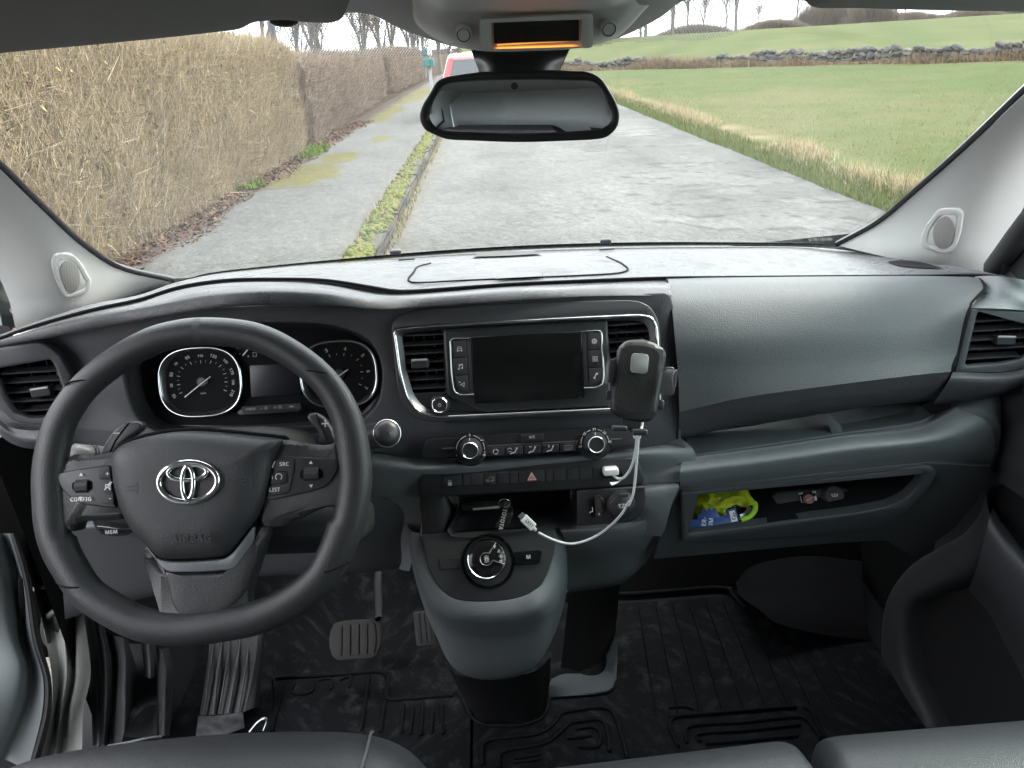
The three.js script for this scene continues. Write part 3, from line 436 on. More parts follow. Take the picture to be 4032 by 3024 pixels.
// ---------------------------------------------------------------- cab: glass, pillars, roof, doors
const screenAt = (x, y, off = 0) => [x, y, -1.55 + (y - 1.325) * 1.4 + 0.3 * x * x + off];
{
  const t = thing('windscreen', 'wide curved windscreen with dotted black band at the top', 'windscreen', [0, 1.28, -1.6]);
  const ys = [1.27, 1.35, 1.43, 1.51, 1.59, 1.67, 1.75, 1.79];
  part('glass', loft(ys.map((y) => [-0.84, -0.5, -0.17, 0.17, 0.5, 0.84].map((x) => screenAt(x, y, -0.006))), 40, 3), new THREE.MeshPhysicalMaterial({ color: 0xf4faf7, roughness: 0, transmission: 0.87, thickness: 0, ior: 1.5, side: THREE.DoubleSide }), t);
  // black ceramic edge printed along the foot of the glass
  const foot = [[-0.6892,1.3551,-1.3613],[-0.6101,1.33,-1.4273],[-0.5445,1.3376,-1.4395],[-0.4232,1.3343,-1.4793],[-0.2861,1.3272,-1.5184],[-0.1585,1.3237,-1.5402],[-0.0174,1.3215,-1.5508],[0.1248,1.3194,-1.5492],[0.3108,1.3172,-1.528],[0.4865,1.3165,-1.4869],[0.6091,1.3162,-1.4471],[0.6961,1.3118,-1.4191],[0.7855,1.2877,-1.4131]], footTop = [[-0.6722,1.3779,-1.3364],[-0.608,1.3332,-1.4237],[-0.5414,1.3426,-1.4334],[-0.4203,1.3402,-1.4717],[-0.283,1.3362,-1.5064],[-0.1561,1.3351,-1.5246],[-0.0167,1.3337,-1.5337],[0.1237,1.3316,-1.5321],[0.3076,1.3285,-1.5127],[0.4825,1.3254,-1.4756],[0.6046,1.3241,-1.4376],[0.6878,1.3247,-1.4045],[0.7718,1.3072,-1.3921]];
  part('black_edge', loft([footTop, foot], 60, 1), MT.gloss, t);
  // dotted shade band: real dots printed on the glass, in two fields beside the overhead console
  const dots = (pts, seed) => { const poly = pts; const out = []; const inside = (x, y) => { let c = false; for (let i = 0, j = poly.length - 1; i < poly.length; j = i++) { const [xi, yi] = poly[i], [xj, yj] = poly[j]; if ((yi > y) !== (yj > y) && x < (xj - xi) * (y - yi) / (yj - yi) + xi) c = !c; } return c; };
    const p = 0.0034; for (let j = 0; j < 60; j++) for (let i = -100; i < 160; i++) { const x = (i + (j % 2) / 2) * p, y = 1.662 + j * p * 0.5; if (inside(x, y)) out.push([x, y]); } return out; };
  { const [mg, mm] = printSheet(frameOf([0.99939,-0.02051,0.02823,0.0349,0.58743,-0.80852,0.0,0.80902,0.58779,0.5888,1.3319,-1.4333]), 0, 0, 0.16, 0.016, 0.001, 512, ({ line, text }) => { for (let k = 0; k < 11; k++) line(k % 3 ? 0.0012 : 0.0022, [0.012 + k * 0.0042, -0.003], [0.012 + k * 0.0042, 0.003]); for (let k = 0; k < 5; k++) line(0.0008, [-0.07, 0.005 - k * 0.002], [-0.045 - 0.004 * (k % 2), 0.005 - k * 0.002]); line(0.0008, [-0.03, 0.001], [-0.004, 0.001]); }, lin(0.01, 0.01, 0.01)); part('glass_marking', mg, mm, t); }
  const A = [[-0.2413,1.7446],[-0.1987,1.7513],[-0.1399,1.7485],[-0.0889,1.7278],[-0.0438,1.7083],[-0.017,1.6981],[-0.0456,1.6965],[-0.0907,1.6975],[-0.1349,1.6995],[-0.1882,1.7042],[-0.212,1.7111]], B = [[0.1199,1.6925],[0.1725,1.7088],[0.2105,1.7257],[0.2314,1.7396],[0.291,1.7395],[0.3256,1.7366],[0.3273,1.7279],[0.3232,1.7146],[0.3126,1.7048],[0.2952,1.697],[0.2584,1.695],[0.2141,1.697],[0.1639,1.6983]];
  const base = originOf(t), disc = new THREE.CircleGeometry(0.00115, 6); const list = [...dots(A), ...dots(B)];
  const im = scatter('frit_dots', disc, std(lin(0.012, 0.012, 0.012), 0.6), list.length, (i) => { const q = screenAt(list[i][0], list[i][1], 0.001); return { p: [q[0] - base.x, q[1] - base.y, q[2] - base.z], r: [-0.95, 0, 0], s: [1, 1, 1], c: [1, 1, 1] }; }, t);
  im.material.color.set(0x1c1c1c);
}
{ // pillar trims, light plastic, each with a tweeter grille
  const pillar = (label, G, M, O, X, tw, s) => {
    const t = thing('pillar_trim', label, 'pillar trim', O[O.length - 1], 'windscreen pillar trims');
    part('cover', loft([G, M, O], 40, 10), MT.trim, t);
    part('black_edge', tube(G.map((p) => [p[0], p[1] + 0.002, p[2] - 0.006]), 0.006, 60, false, 6), MT.gloss, t);
    part('outer_skin', loft([G.map((p) => [p[0] + s * 0.005, p[1], p[2] - 0.004]), X, O.map((p) => [p[0] + s * 0.02, p[1], p[2] + 0.0])], 40, 6), MT.paint, t);
    return t;
  };
  const GL = [[-0.6,1.79,-0.79],[-0.6178,1.6624,-0.9511],[-0.6292,1.5936,-1.0432],[-0.6435,1.525,-1.1338],[-0.6567,1.4451,-1.2405],[-0.6505,1.3847,-1.3275],[-0.6041,1.3351,-1.4143]], ML = [[-0.69,1.78,-0.74],[-0.715,1.5964,-1.0398],[-0.715,1.5193,-1.1287],[-0.715,1.4476,-1.1857],[-0.715,1.3823,-1.232],[-0.71,1.3328,-1.279],[-0.69,1.2977,-1.4285]], OL = [[-0.76,1.77,-0.68],[-0.78,1.61,-0.88],[-0.785,1.4905,-1.1737],[-0.785,1.4201,-1.2098],[-0.785,1.3719,-1.2176],[-0.785,1.3178,-1.2139],[-0.78,1.33,-1.25]];
  const L = pillar('white left windscreen pillar trim with tweeter grille', GL, ML, OL, GL.map((p, i) => [-0.84 - i * 0.008, p[1] - 0.02, p[2] + 0.02]), 'twl', -1);
  const GR = [[0.64,1.79,-0.79],[0.6715,1.6678,-0.9228],[0.6742,1.6097,-1.003],[0.6784,1.5333,-1.1083],[0.6784,1.4596,-1.2115],[0.6753,1.382,-1.3214],[0.6507,1.3219,-1.4153]], MR = [[0.7,1.78,-0.74],[0.735,1.6266,-0.9584],[0.735,1.5485,-1.0494],[0.735,1.4768,-1.1176],[0.735,1.4044,-1.1711],[0.73,1.3557,-1.2061],[0.71,1.3228,-1.276]], OR = [[0.76,1.77,-0.68],[0.795,1.5831,-1.008],[0.795,1.5099,-1.0871],[0.795,1.4387,-1.1323],[0.795,1.3903,-1.152],[0.795,1.3454,-1.1584],[0.795,1.3174,-1.1589]];
  const Rr = pillar('white right windscreen pillar trim with tweeter grille', GR, MR, OR, GR.map((p, i) => [0.85 + i * 0.008, p[1] - 0.02, p[2] + 0.02]), 'twr', 1);
  const meshTex = dataTex(64, 64, (u, v) => (Math.hypot(((u * 4) % 1) - 0.5, ((v * 4) % 1) - 0.5) < 0.34 ? 0 : 1));
  const net = std(lin(0.34, 0.33, 0.32), 0.7, { bumpMap: rep(meshTex, 90), bumpScale: -0.0006 });
  const tweeter = (t, fr, outer, inner, oval) => { const g = part('tweeter_frame', plate(fr, outline(outer, 0.012), 0.0035, { holes: [outline(inner, 0.008, new THREE.Path())], bevel: 0.002, n0: -0.002 }), MT.trim, t); part('grille', plate(fr, outline(inner, 0.008), 0.003, { bevel: 0.0005, n0: -0.002 }), MT.trim, g); part('perforated_disc', plate(fr, oval, 0.0042, { smooth: true, bevel: 0.0004, n0: -0.002 }), net, g); };
  tweeter(L, 'twl', [[-0.0369,0.0341],[-0.0324,0.0517],[-0.0249,0.0527],[-0.0098,0.0489],[0.0003,0.0409],[0.0179,0.0145],[0.0279,-0.0114],[0.0335,-0.0202],[0.0315,-0.0424],[0.0196,-0.0479],[-0.0045,-0.0465],[-0.0125,-0.0388],[-0.0231,-0.0152]], [[-0.0275,0.0345],[-0.0228,0.0396],[-0.0101,0.0367],[-0.0014,0.0291],[0.012,0.0057],[0.0186,-0.0129],[0.0236,-0.0168],[0.0212,-0.0336],[-0.0043,-0.0381],[-0.0098,-0.0314]], [[-0.0231,0.0232],[-0.0143,0.0358],[-0.0006,0.0282],[0.0103,0.002],[0.0107,-0.0233],[0.0009,-0.0352],[-0.0098,-0.0252]]);
  tweeter(Rr, 'twr', [[-0.0407,-0.0355],[-0.0396,-0.0166],[-0.0293,0.006],[-0.0063,0.0386],[0.0081,0.0441],[0.0279,0.0465],[0.0343,0.0386],[0.0299,0.0077],[0.0195,-0.0233],[0.0074,-0.039],[-0.0093,-0.0412]], [[-0.0297,-0.0286],[-0.0225,-0.0019],[-0.0008,0.0297],[0.0224,0.0345],[0.0254,0.0286],[0.0169,-0.0148],[0.0059,-0.0306]], [[-0.0164,-0.0053],[-0.0076,0.0187],[0.0073,0.0299],[0.0186,0.0188],[0.0171,-0.0102],[0.0039,-0.0292],[-0.0107,-0.0294]]);
}
{ // roof lining with its dip around the console, roof skin above
  const t = thing('headliner', 'light grey fabric roof lining above the windscreen', 'headliner', [0, 1.74, -0.9]);
  const front = [[-0.75, 1.775, -0.83], [-0.45, 1.768, -0.88], ...[[-0.2067,1.7551,-0.9351],[-0.1713,1.7456,-0.9523],[-0.146,1.7457,-0.9546],[-0.1177,1.7417,-0.9625],[-0.0945,1.729,-0.9817],[-0.066,1.717,-0.9999],[-0.0221,1.7025,-1.0213],[0.0376,1.696,-1.0301],[0.1139,1.6949,-1.0283],[0.1679,1.7051,-1.0094],[0.2091,1.7234,-0.9791],[0.2238,1.7352,-0.9607],[0.2415,1.7394,-0.9523]], [0.45, 1.752, -0.9], [0.75, 1.765, -0.83]];
  const n = front.length; const row = (z, y, d) => front.map((p) => [p[0], y + (p[1] - 1.745) * d, z]);
  part('lining', loft([front.map((p) => [p[0], p[1] + 0.012, p[2] - 0.02]), front, front.map((p) => [p[0], p[1] + 0.012, p[2] + 0.07]), row(-0.66, 1.79, 0.3), row(-0.3, 1.835, 0), row(0.3, 1.84, 0), row(0.95, 1.82, 0)], 70, 5), MT.cloth, t);
  const roof = solo('roof', loft([[-0.95, 1.90], [-0.05, 1.93], [0.95, 1.90]].map(([x, y]) => [[x, 1.80, -0.88], [x, y - 0.03, -0.6], [x, y, -0.2], [x, y, 0.5], [x, y - 0.01, 1.4]]), 24, 10), MT.paint, 'painted steel roof skin over the cab', 'roof');
}
{ // sun visors, folded up
  const visor = (label, e, s) => { const t = thing('sun_visor', label, 'sun visor', e[2], 'sun visors');
    const lift = (dz, dy, k = 0) => e.map((p) => [p[0], p[1] + dy, p[2] + dz]);
    part('board', loft([lift(0, 0), lift(0.004, -0.004), lift(0.05, 0.004), lift(0.17, 0.038), lift(0.175, 0.05), lift(0.03, 0.03), lift(-0.004, 0.016), lift(0, 0)], 60, 4), std(lin(0.2, 0.195, 0.185), 0.85), t); return t; };
  const l = visor('dark grey folded sun visor above the driver side', [[-0.7, 1.708, -0.78], ...[[-0.483,1.7241,-0.8],[-0.4481,1.7257,-0.8],[-0.3614,1.728,-0.8],[-0.2745,1.731,-0.8],[-0.2397,1.7327,-0.8],[-0.2222,1.734,-0.8],[-0.2106,1.7381,-0.8],[-0.1975,1.7393,-0.8],[-0.1782,1.739,-0.8],[-0.1635,1.7367,-0.8],[-0.1487,1.7351,-0.8],[-0.138,1.7345,-0.8],[-0.1276,1.7374,-0.8]], [-0.118, 1.752, -0.8]], 1);
  part('pivot_clip', tube([[-0.1944,1.7391,-0.81],[-0.1897,1.7365,-0.81],[-0.179,1.7355,-0.81],[-0.1733,1.738,-0.81]], 0.006, 14), MT.matte, l);
  visor('dark folded sun visor on the passenger side, only its edge in view', [...[[0.3065,1.7287,-0.8],[0.3146,1.7232,-0.8],[0.3578,1.7196,-0.8],[0.4228,1.7144,-0.8],[0.5208,1.7076,-0.8],[0.5609,1.7046,-0.8]], [0.7, 1.70, -0.78]], 1);
}
{ // overhead console with courtesy lamp housing and warning display
  const t = thing('overhead_console', 'pale grey overhead console with dark warning display and amber glow', 'overhead console', [0.03, 1.70, -0.8]);
  const pale = std(lin(0.5, 0.5, 0.49), 0.42);
  const rows = [[[-0.0641,1.7499,-0.84],[-0.064,1.727,-0.88],[-0.0417,1.71,-0.9],[0.0007,1.6982,-0.9],[0.0549,1.6953,-0.9],[0.093,1.6948,-0.9],[0.1403,1.7027,-0.88],[0.1685,1.7307,-0.84]], [[-0.0604,1.7475,-0.8],[-0.0591,1.7259,-0.83],[-0.0376,1.71,-0.84],[0.0013,1.699,-0.84],[0.0513,1.6963,-0.84],[0.0862,1.6959,-0.84],[0.1317,1.7033,-0.83],[0.1592,1.7293,-0.8]], [[-0.0539,1.7466,-0.79],[-0.045,1.7288,-0.806],[-0.0273,1.7126,-0.806],[0.0033,1.7018,-0.806],[0.0493,1.6993,-0.806],[0.0785,1.699,-0.806],[0.1176,1.7068,-0.806],[0.1496,1.7293,-0.79]], [[-0.0491,1.7463,-0.77],[-0.035,1.7355,-0.785],[-0.0157,1.732,-0.79],[0.0087,1.7302,-0.79],[0.0497,1.7286,-0.79],[0.0849,1.7276,-0.79],[0.1194,1.7276,-0.785],[0.1412,1.7339,-0.77]], [[-0.0463,1.7473,-0.74],[-0.0334,1.736,-0.765],[-0.0147,1.7324,-0.77],[0.0086,1.7307,-0.77],[0.0485,1.7291,-0.77],[0.0828,1.7281,-0.77],[0.1164,1.7284,-0.765],[0.1357,1.7356,-0.74]], [[-0.0414,1.7537,-0.7],[-0.0296,1.744,-0.7],[-0.0123,1.7421,-0.7],[0.0087,1.7406,-0.7],[0.0446,1.7386,-0.7],[0.0755,1.7374,-0.7],[0.1066,1.7367,-0.7],[0.1272,1.7429,-0.7]], [[-0.0309,1.7657,-0.6],[-0.0228,1.7652,-0.6],[-0.0082,1.7645,-0.6],[0.0094,1.7636,-0.6],[0.0395,1.762,-0.6],[0.0655,1.7606,-0.6],[0.0915,1.7593,-0.6],[0.1071,1.7585,-0.6]]];
  part('housing', loft(rows, 60, 6), pale, t);
  const win = [[-0.0519,0.0156],[0.0524,0.0146],[0.0538,-0.0174],[-0.0538,-0.0132]], scr = [[-0.0392,0.0112],[0.0397,0.0092],[0.0405,-0.0106],[-0.04,-0.0083]];
  part('display_bezel', plate('ovh', outline(win, 0.004), 0.0045, { holes: [outline(scr.map(([u, v], i) => [u * 1.06, v + (i > 1 ? -0.0045 : 0.0005)]), 0.001, new THREE.Path())], bevel: 0.0008, seg: 4, n0: 0.0045 }), pale, t);
  const d = part('warning_display', plate('ovh', outline(scr, 0.0008), 0.003, { bevel: 0.0003, n0: 0.0045 }), std(lin(0.006, 0.004, 0.004), 0.5), t);
  const [pg, pm] = printSheet('ovh', 0, 0, 0.078, 0.017, 0.0079, 512, ({ text, arc, line }) => { [-0.028, -0.013].forEach((u) => { arc(0.0006, u, 0.003, 0.0012, 0, 6.3); line(0.0008, [u, 0.001], [u - 0.001, -0.005], [u + 0.003, -0.006]); line(0.0005, [u + 0.002, 0.003], [u - 0.003, -0.004]); }); arc(0.0006, 0.004, 0, 0.004, 0, 6.3); line(0.0006, [0.001, 0.003], [0.007, -0.003]); text('PASSENGER', 0.02, 0.003, 0.002); text('ON - OFF', 0.018, -0.005, 0.0032); }, lin(0.045, 0.03, 0.026));
  part('symbols', pg, pm, d);
  for (const [q, r] of [[[-0.0678,0.0015], 0.0066], [[0.0683,-0.0014], 0.0066]]) { const g = part('microphone_button', turned('ovh', q[0], q[1], [[0, 0.004], [r - 0.0012, 0.004], [r - 0.0008, 0.002], [r, 0.002], [r, 0.0045], [r + 0.0009, 0.0035], [r + 0.001, -0.004]], 36, 0.004), pale, t); part('dark_ring', turned('ovh', q[0], q[1], [[r - 0.0011, 0.0036], [r - 0.0001, 0.0036]], 36, 0.004), MT.matte, g); }
  // lamp lens above, with chrome lip and small amber night light
  part('lamp_lens', loft([[[0.0357,1.7321,-0.762],[0.048,1.7296,-0.762],[0.0593,1.7286,-0.762],[0.0706,1.7284,-0.762],[0.0831,1.7301,-0.762]], [[0.0368,1.7359,-0.758],[0.048,1.7348,-0.758],[0.0592,1.7341,-0.758],[0.0704,1.7336,-0.758],[0.0816,1.734,-0.758]]], 20, 4), std(lin(0.5, 0.5, 0.48), 0.4), t);
  part('map_lamp', loft([[[-0.0137,1.7366,-0.768],[-0.0013,1.736,-0.768],[0.0145,1.7346,-0.768],[0.0175,1.7375,-0.768]], [[-0.0145,1.7384,-0.762],[-0.001,1.739,-0.762],[0.0147,1.7385,-0.762],[0.018,1.738,-0.762]]], 16, 3), MT.chrome, t);
  part('map_lamp', loft([[[0.0986,1.7326,-0.768],[0.1077,1.7303,-0.768],[0.1226,1.7299,-0.768],[0.1271,1.731,-0.768]], [[0.0979,1.734,-0.762],[0.1069,1.7342,-0.762],[0.1216,1.7334,-0.762],[0.1261,1.7325,-0.762]]], 16, 3), MT.chrome, t);
  const gl = [[-0.0401,-0.0088],[0.0405,-0.0111]];
  const amber = new THREE.MeshStandardMaterial({ color: 0x221100, emissive: new THREE.Color(1, 0.42, 0.08), emissiveIntensity: 0.15 });
  part('amber_light', boxAt('ovh', (gl[0][0] + gl[1][0]) / 2, (gl[0][1] + gl[1][1]) / 2 - 0.0008, 0.005, 0.075, 0.0012, 0.0012, 0.0004), amber, t);
  RectAreaLightUniformsLib.init(); const pl = new THREE.RectAreaLight(0xff8a2a, 2.5, 0.075, 0.002); pl.position.copy(inFrame('ovh', 0, (gl[0][1] + gl[1][1]) / 2 - 0.0016, 0.0075)); pl.lookAt(inFrame('ovh', 0, -0.03, 0.009)); pl.name = 'amber_night_light'; scene.add(pl);
}
{ // interior mirror
  const t = thing('rear_view_mirror', 'black framed rear view mirror hanging from the windscreen', 'mirror', [0.0431,1.6968,-0.95]);
  const o = [[-0.1149,-0.0073],[-0.111,0.0049],[-0.0991,0.0205],[-0.0924,0.0295],[-0.0833,0.0337],[-0.0687,0.0355],[-0.04,0.0373],[0.0024,0.0366],[0.0582,0.0331],[0.0776,0.0308],[0.0913,0.0239],[0.0995,0.013],[0.1092,-0.0046],[0.1117,-0.0154],[0.1092,-0.0274],[0.1035,-0.034],[0.0964,-0.0384],[0.085,-0.04],[0.0419,-0.0401],[-0.0016,-0.0393],[-0.0601,-0.0348],[-0.0865,-0.032],[-0.1008,-0.026],[-0.1106,-0.0199]], i = [[-0.1061,-0.0077],[-0.1022,0.0045],[-0.0936,0.0175],[-0.084,0.0264],[-0.0549,0.0289],[0.002,0.0275],[0.058,0.0241],[0.083,0.0211],[0.0912,0.0148],[0.1008,-0.0042],[0.1047,-0.015],[0.1022,-0.0244],[0.0936,-0.0294],[0.0709,-0.0314],[-0.0012,-0.0312],[-0.0595,-0.0272],[-0.0888,-0.024],[-0.1001,-0.019]];
  const sh = smooth(o, new THREE.Shape(), 120); const hole = smooth(i, new THREE.Path(), 120); sh.holes.push(hole);
  part('frame', plate('mir', sh, 0.022, { bevel: 0.0032, seg: 5, n0: -0.016 }), std(lin(0.014, 0.014, 0.015), 0.45), t);
  part('back_shell', dome('mir', o.map(([u, v]) => [u * 0.99, v * 0.985]), -0.03, { n0: -0.014 }), MT.satin, t);
  part('mirror_glass', plate('mir', smooth(i.map(([u, v]) => [u * 1.01, v * 1.02]), new THREE.Shape(), 120), 0.002, { bevel: 0.0004, n0: -0.002 }), std(lin(0.8, 0.81, 0.82), 0.015, { metalness: 1 }), t);
  part('sensor_dot', turned('mir', ...[-0.0045,0.0209], [[0, 0.0006], [0.0038, 0.0006], [0.0038, 0]], 24, 0.0002), MT.matte, t);
  part('stem', loft([[[-0.0119,1.6993,-0.99],[0.0156,1.6975,-0.99],[0.0604,1.695,-0.99],[0.1053,1.6948,-0.99]], [[-0.0087,1.6897,-0.97],[0.0141,1.6889,-0.93],[0.0634,1.6861,-0.93],[0.0963,1.6852,-0.97]], [[-0.0038,1.6754,-0.96],[0.013,1.6756,-0.915],[0.0618,1.6735,-0.915],[0.0883,1.6708,-0.96]]], 24, 5), std(lin(0.02, 0.02, 0.021), 0.5), t);
  part('stem_back', loft([[[-0.0119,1.7,-1.0],[0.0159,1.6984,-1.0],[0.061,1.6959,-1.0],[0.1064,1.6954,-1.0]], [[-0.0039,1.6752,-0.97],[0.0138,1.6742,-0.97],[0.0655,1.6719,-0.97],[0.0892,1.6705,-0.97]]], 12, 3), MT.matte, t);
}
{ // rear bulkhead and B pillars, seen in the mirror; cab floor and firewall
  const t = thing('bulkhead', 'grey moulded partition wall behind the seats', 'partition', [0, 0.58, 0.85]);
  part('panel', loft([-0.86, -0.45, -0.4, 0, 0.4, 0.45, 0.86].map((x, i) => [0.56, 0.9, 1.3, 1.6, 1.84].map((y) => [x, y, 0.85 + (i % 2 ? 0.0 : 0.03) + 0.05 * Math.cos(x * 1.6) - (y > 1.6 ? 0.03 : 0)])), 40, 5), grained(lin(0.66, 0.665, 0.67), 0.7, 30, 0.0004), t);
  for (const s of [-1, 1]) { const p = thing('door_pillar_trim', s < 0 ? 'grey moulded pillar trim behind the driver door opening' : 'grey moulded pillar trim behind the passenger door', 'pillar trim', [s * 0.78, 0.58, 0.3], 'trims of the door pillars');
    part('cover', loft([0.05, 0.16, 0.32, 0.85].map((z, i) => [0.57, 0.9, 1.3, 1.6, 1.83].map((y) => [s * ((i === 0 ? 0.82 : i === 3 ? 0.86 : 0.72) - (y > 1.5 ? (y - 1.5) * 0.25 : 0)), y, z])), 20, 8), std(lin(0.5, 0.51, 0.52), 0.6), p);
    part('seat_belt', loft([0.16, 0.205].map((z) => [[s * 0.69, 1.62, z], [s * 0.70, 1.2, z], [s * 0.71, 0.7, z]]), 12, 2), std(lin(0.02, 0.02, 0.02), 0.8), p);
    part('outer_skin', loft([0.05, 0.85, 1.5].map((z) => [0.4, 0.9, 1.35, 1.9].map((y) => [s * (0.95 - Math.max(0, y - 1.3) * 0.12), y, z])), 12, 3), MT.paint, p); }
  const f = thing('cab_floor', 'black floor of the cab with sloping firewall', 'floor', [0, 0.56, -0.9]);
  part('floor_pan', loft([[[-0.86, 0.575, 0.9], [0, 0.575, 0.9], [0.86, 0.575, 0.9]], [[-0.86, 0.575, -0.4], [0, 0.575, -0.4], [0.86, 0.575, -0.4]], [[-0.86, 0.575, -1.36], [0, 0.575, -1.36], [0.86, 0.575, -1.36]]], 12, 4, { linear: true }), MT.mat, f);
  part('firewall', loft([[[-0.84, 0.575, -1.355], [0, 0.575, -1.355], [0.84, 0.575, -1.355]], [[-0.84, 0.72, -1.42], [0, 0.72, -1.42], [0.84, 0.72, -1.42]], [[-0.84, 0.95, -1.56], [0, 0.95, -1.56], [0.84, 0.95, -1.56]], [[-0.84, 1.30, -1.6], [0, 1.27, -1.62], [0.84, 1.30, -1.6]]], 12, 6), MT.deep, f);
  part('underside', boxAt(null, 0, 0.5, -0.3, 1.7, 0.08, 2.5, 0.01), MT.deep, f);
  for (const s of [-1, 1]) part('side_wall', loft([-1.6, -1.3, -1.04].map((z) => [[s * 0.765, 0.56, z], [s * 0.765, 0.8, z], [s * 0.765, 1.0, z], [s * 0.77, 1.2, z]]), 10, 4), MT.deep, f);
}
{ // passenger door: lower trim, pocket, armrest bulge, window
  const t = thing('passenger_door', 'dark passenger door trim with deep pocket at the right edge', 'door', [0.74, 0.6, -0.6]);
  const dm = grained(lin(0.045, 0.046, 0.052), 0.55, 22, 0.00015);
  part('trim_panel', loft([[-1.10, 1.36], [-1.02, 1.345], [-0.75, 1.26], [-0.3, 1.25], [0.08, 1.25]].map(([z, top]) => [[0.745, 0.55, z], [0.74, 0.8, z], [0.735, 1.0, z], [0.72, 1.15, z], [0.745, top, z]]), 30, 8), dm, t);
  // pocket: raised rim around a dark hollow
  const rim = [[0.7,0.4675,-1.0601],[0.7,0.5025,-1.097],[0.7,0.5748,-1.1327],[0.7,0.6422,-1.1506],[0.7,0.7015,-1.1476],[0.7,0.7614,-1.1264],[0.7,0.8255,-1.0911],[0.7,0.9003,-1.032],[0.7,0.9664,-0.9797],[0.7,1.0212,-0.9528],[0.7,1.0688,-0.947]], rimIn = [[0.695,0.5896,-0.9494],[0.695,0.6046,-0.9985],[0.695,0.6251,-1.0458],[0.695,0.673,-1.0708],[0.695,0.7196,-1.0796],[0.695,0.7628,-1.0686],[0.695,0.8069,-1.0367],[0.695,0.8454,-1.0061],[0.695,0.9338,-0.9385],[0.695,0.989,-0.9217],[0.695,1.0367,-0.9165]];
  part('pocket_rim', loft([rim.map((p) => [0.745, p[1], p[2] - 0.01]), rim, rim.map((p, i) => [0.692, (p[1] + rimIn[i][1]) / 2, (p[2] + rimIn[i][2]) / 2]), rimIn, rimIn.map((p) => [0.735, p[1], p[2] + 0.01])], 50, 5), dm, t);
  part('speaker_cloth', loft([[[0.728,0.5338,-0.9936],[0.728,0.5835,-1.0856],[0.728,0.673,-1.1309],[0.728,0.7585,-1.0841],[0.728,0.8568,-0.9796]], [[0.728,0.7847,-0.7661],[0.728,0.8251,-0.7971],[0.728,0.8459,-0.8409],[0.728,0.8641,-0.9066],[0.728,0.8627,-0.9722]]], 30, 6), grained(lin(0.012, 0.012, 0.014), 0.95, 70, 0.0003), t);
  part('armrest', loft([[[0.715,0.8718,-0.9621],[0.715,0.8701,-0.9085],[0.715,0.8506,-0.8611],[0.715,0.8327,-0.8129],[0.715,0.8034,-0.7532]], [[0.665,0.9745,-0.8879],[0.665,0.9759,-0.837],[0.665,0.9682,-0.7908],[0.665,0.9544,-0.7523],[0.665,0.9319,-0.6975]], [[0.66,1.0592,-0.8784],[0.66,1.0466,-0.8369],[0.66,1.0431,-0.7904],[0.66,1.0339,-0.7517],[0.66,1.023,-0.7002]], [[0.71,1.0383,-0.9434],[0.71,1.0255,-0.9055],[0.71,1.014,-0.857],[0.71,1.0053,-0.8092],[0.71,0.9949,-0.7549]]], 40, 8), dm, t);
  part('upper_hollow', loft([[[0.712,1.0364,-0.9461],[0.712,1.0236,-0.9081],[0.712,1.0121,-0.8594],[0.712,1.0034,-0.8115]], [[0.73,1.0752,-0.9611],[0.73,1.087,-0.9224],[0.73,1.0894,-0.8869],[0.73,1.0917,-0.8536]]], 20, 4), MT.deep, t);
  part('window_seal', loft([[[0.72, 1.345, -1.06], [0.722, 1.28, -0.8], [0.722, 1.255, 0.08]], [[0.735, 1.37, -1.06], [0.735, 1.30, -0.8], [0.735, 1.275, 0.08]]], 16, 2), MT.rubber, t);
  part('window_frame', tube([[0.735, 1.36, -1.08], [0.733, 1.46, -1.01], [0.725, 1.60, -0.87], [0.70, 1.74, -0.68], [0.69, 1.775, -0.3], [0.69, 1.78, 0.08]], 0.018, 40), MT.rubber, t);
  part('window_glass', loft([[[0.745, 1.28, -1.04], [0.745, 1.26, -0.5], [0.745, 1.26, 0.09]], [[0.73, 1.55, -0.93], [0.728, 1.55, -0.5], [0.728, 1.55, 0.09]], [[0.7, 1.79, -0.66], [0.7, 1.79, -0.4], [0.7, 1.79, 0.09]]], 20, 5), glassMat(0xd9ece8), t);
  part('outer_skin', loft([[[0.93, 0.42, -1.3], [0.94, 0.42, 0.1]], [[0.95, 0.85, -1.3], [0.96, 0.85, 0.1]], [[0.9, 1.24, -1.2], [0.9, 1.24, 0.1]], [[0.77, 1.27, -1.12], [0.77, 1.255, 0.1]]], 6, 5), MT.paint, t);
  part('seal_strip', loft([[[0.722,1.3623,-1.0495],[0.722,1.397,-1.0466],[0.722,1.4283,-1.039],[0.722,1.4608,-1.0277],[0.722,1.4842,-1.0159]], [[0.735,1.3599,-1.0483],[0.735,1.3878,-1.0517],[0.735,1.4104,-1.0454],[0.735,1.4295,-1.0374],[0.735,1.4585,-1.0271]], [[0.74,1.354,-1.0055],[0.74,1.3675,-1.0073],[0.74,1.3968,-1.0144],[0.74,1.417,-1.0159],[0.74,1.4388,-1.0081]]], 24, 4), MT.rubber, t);
}
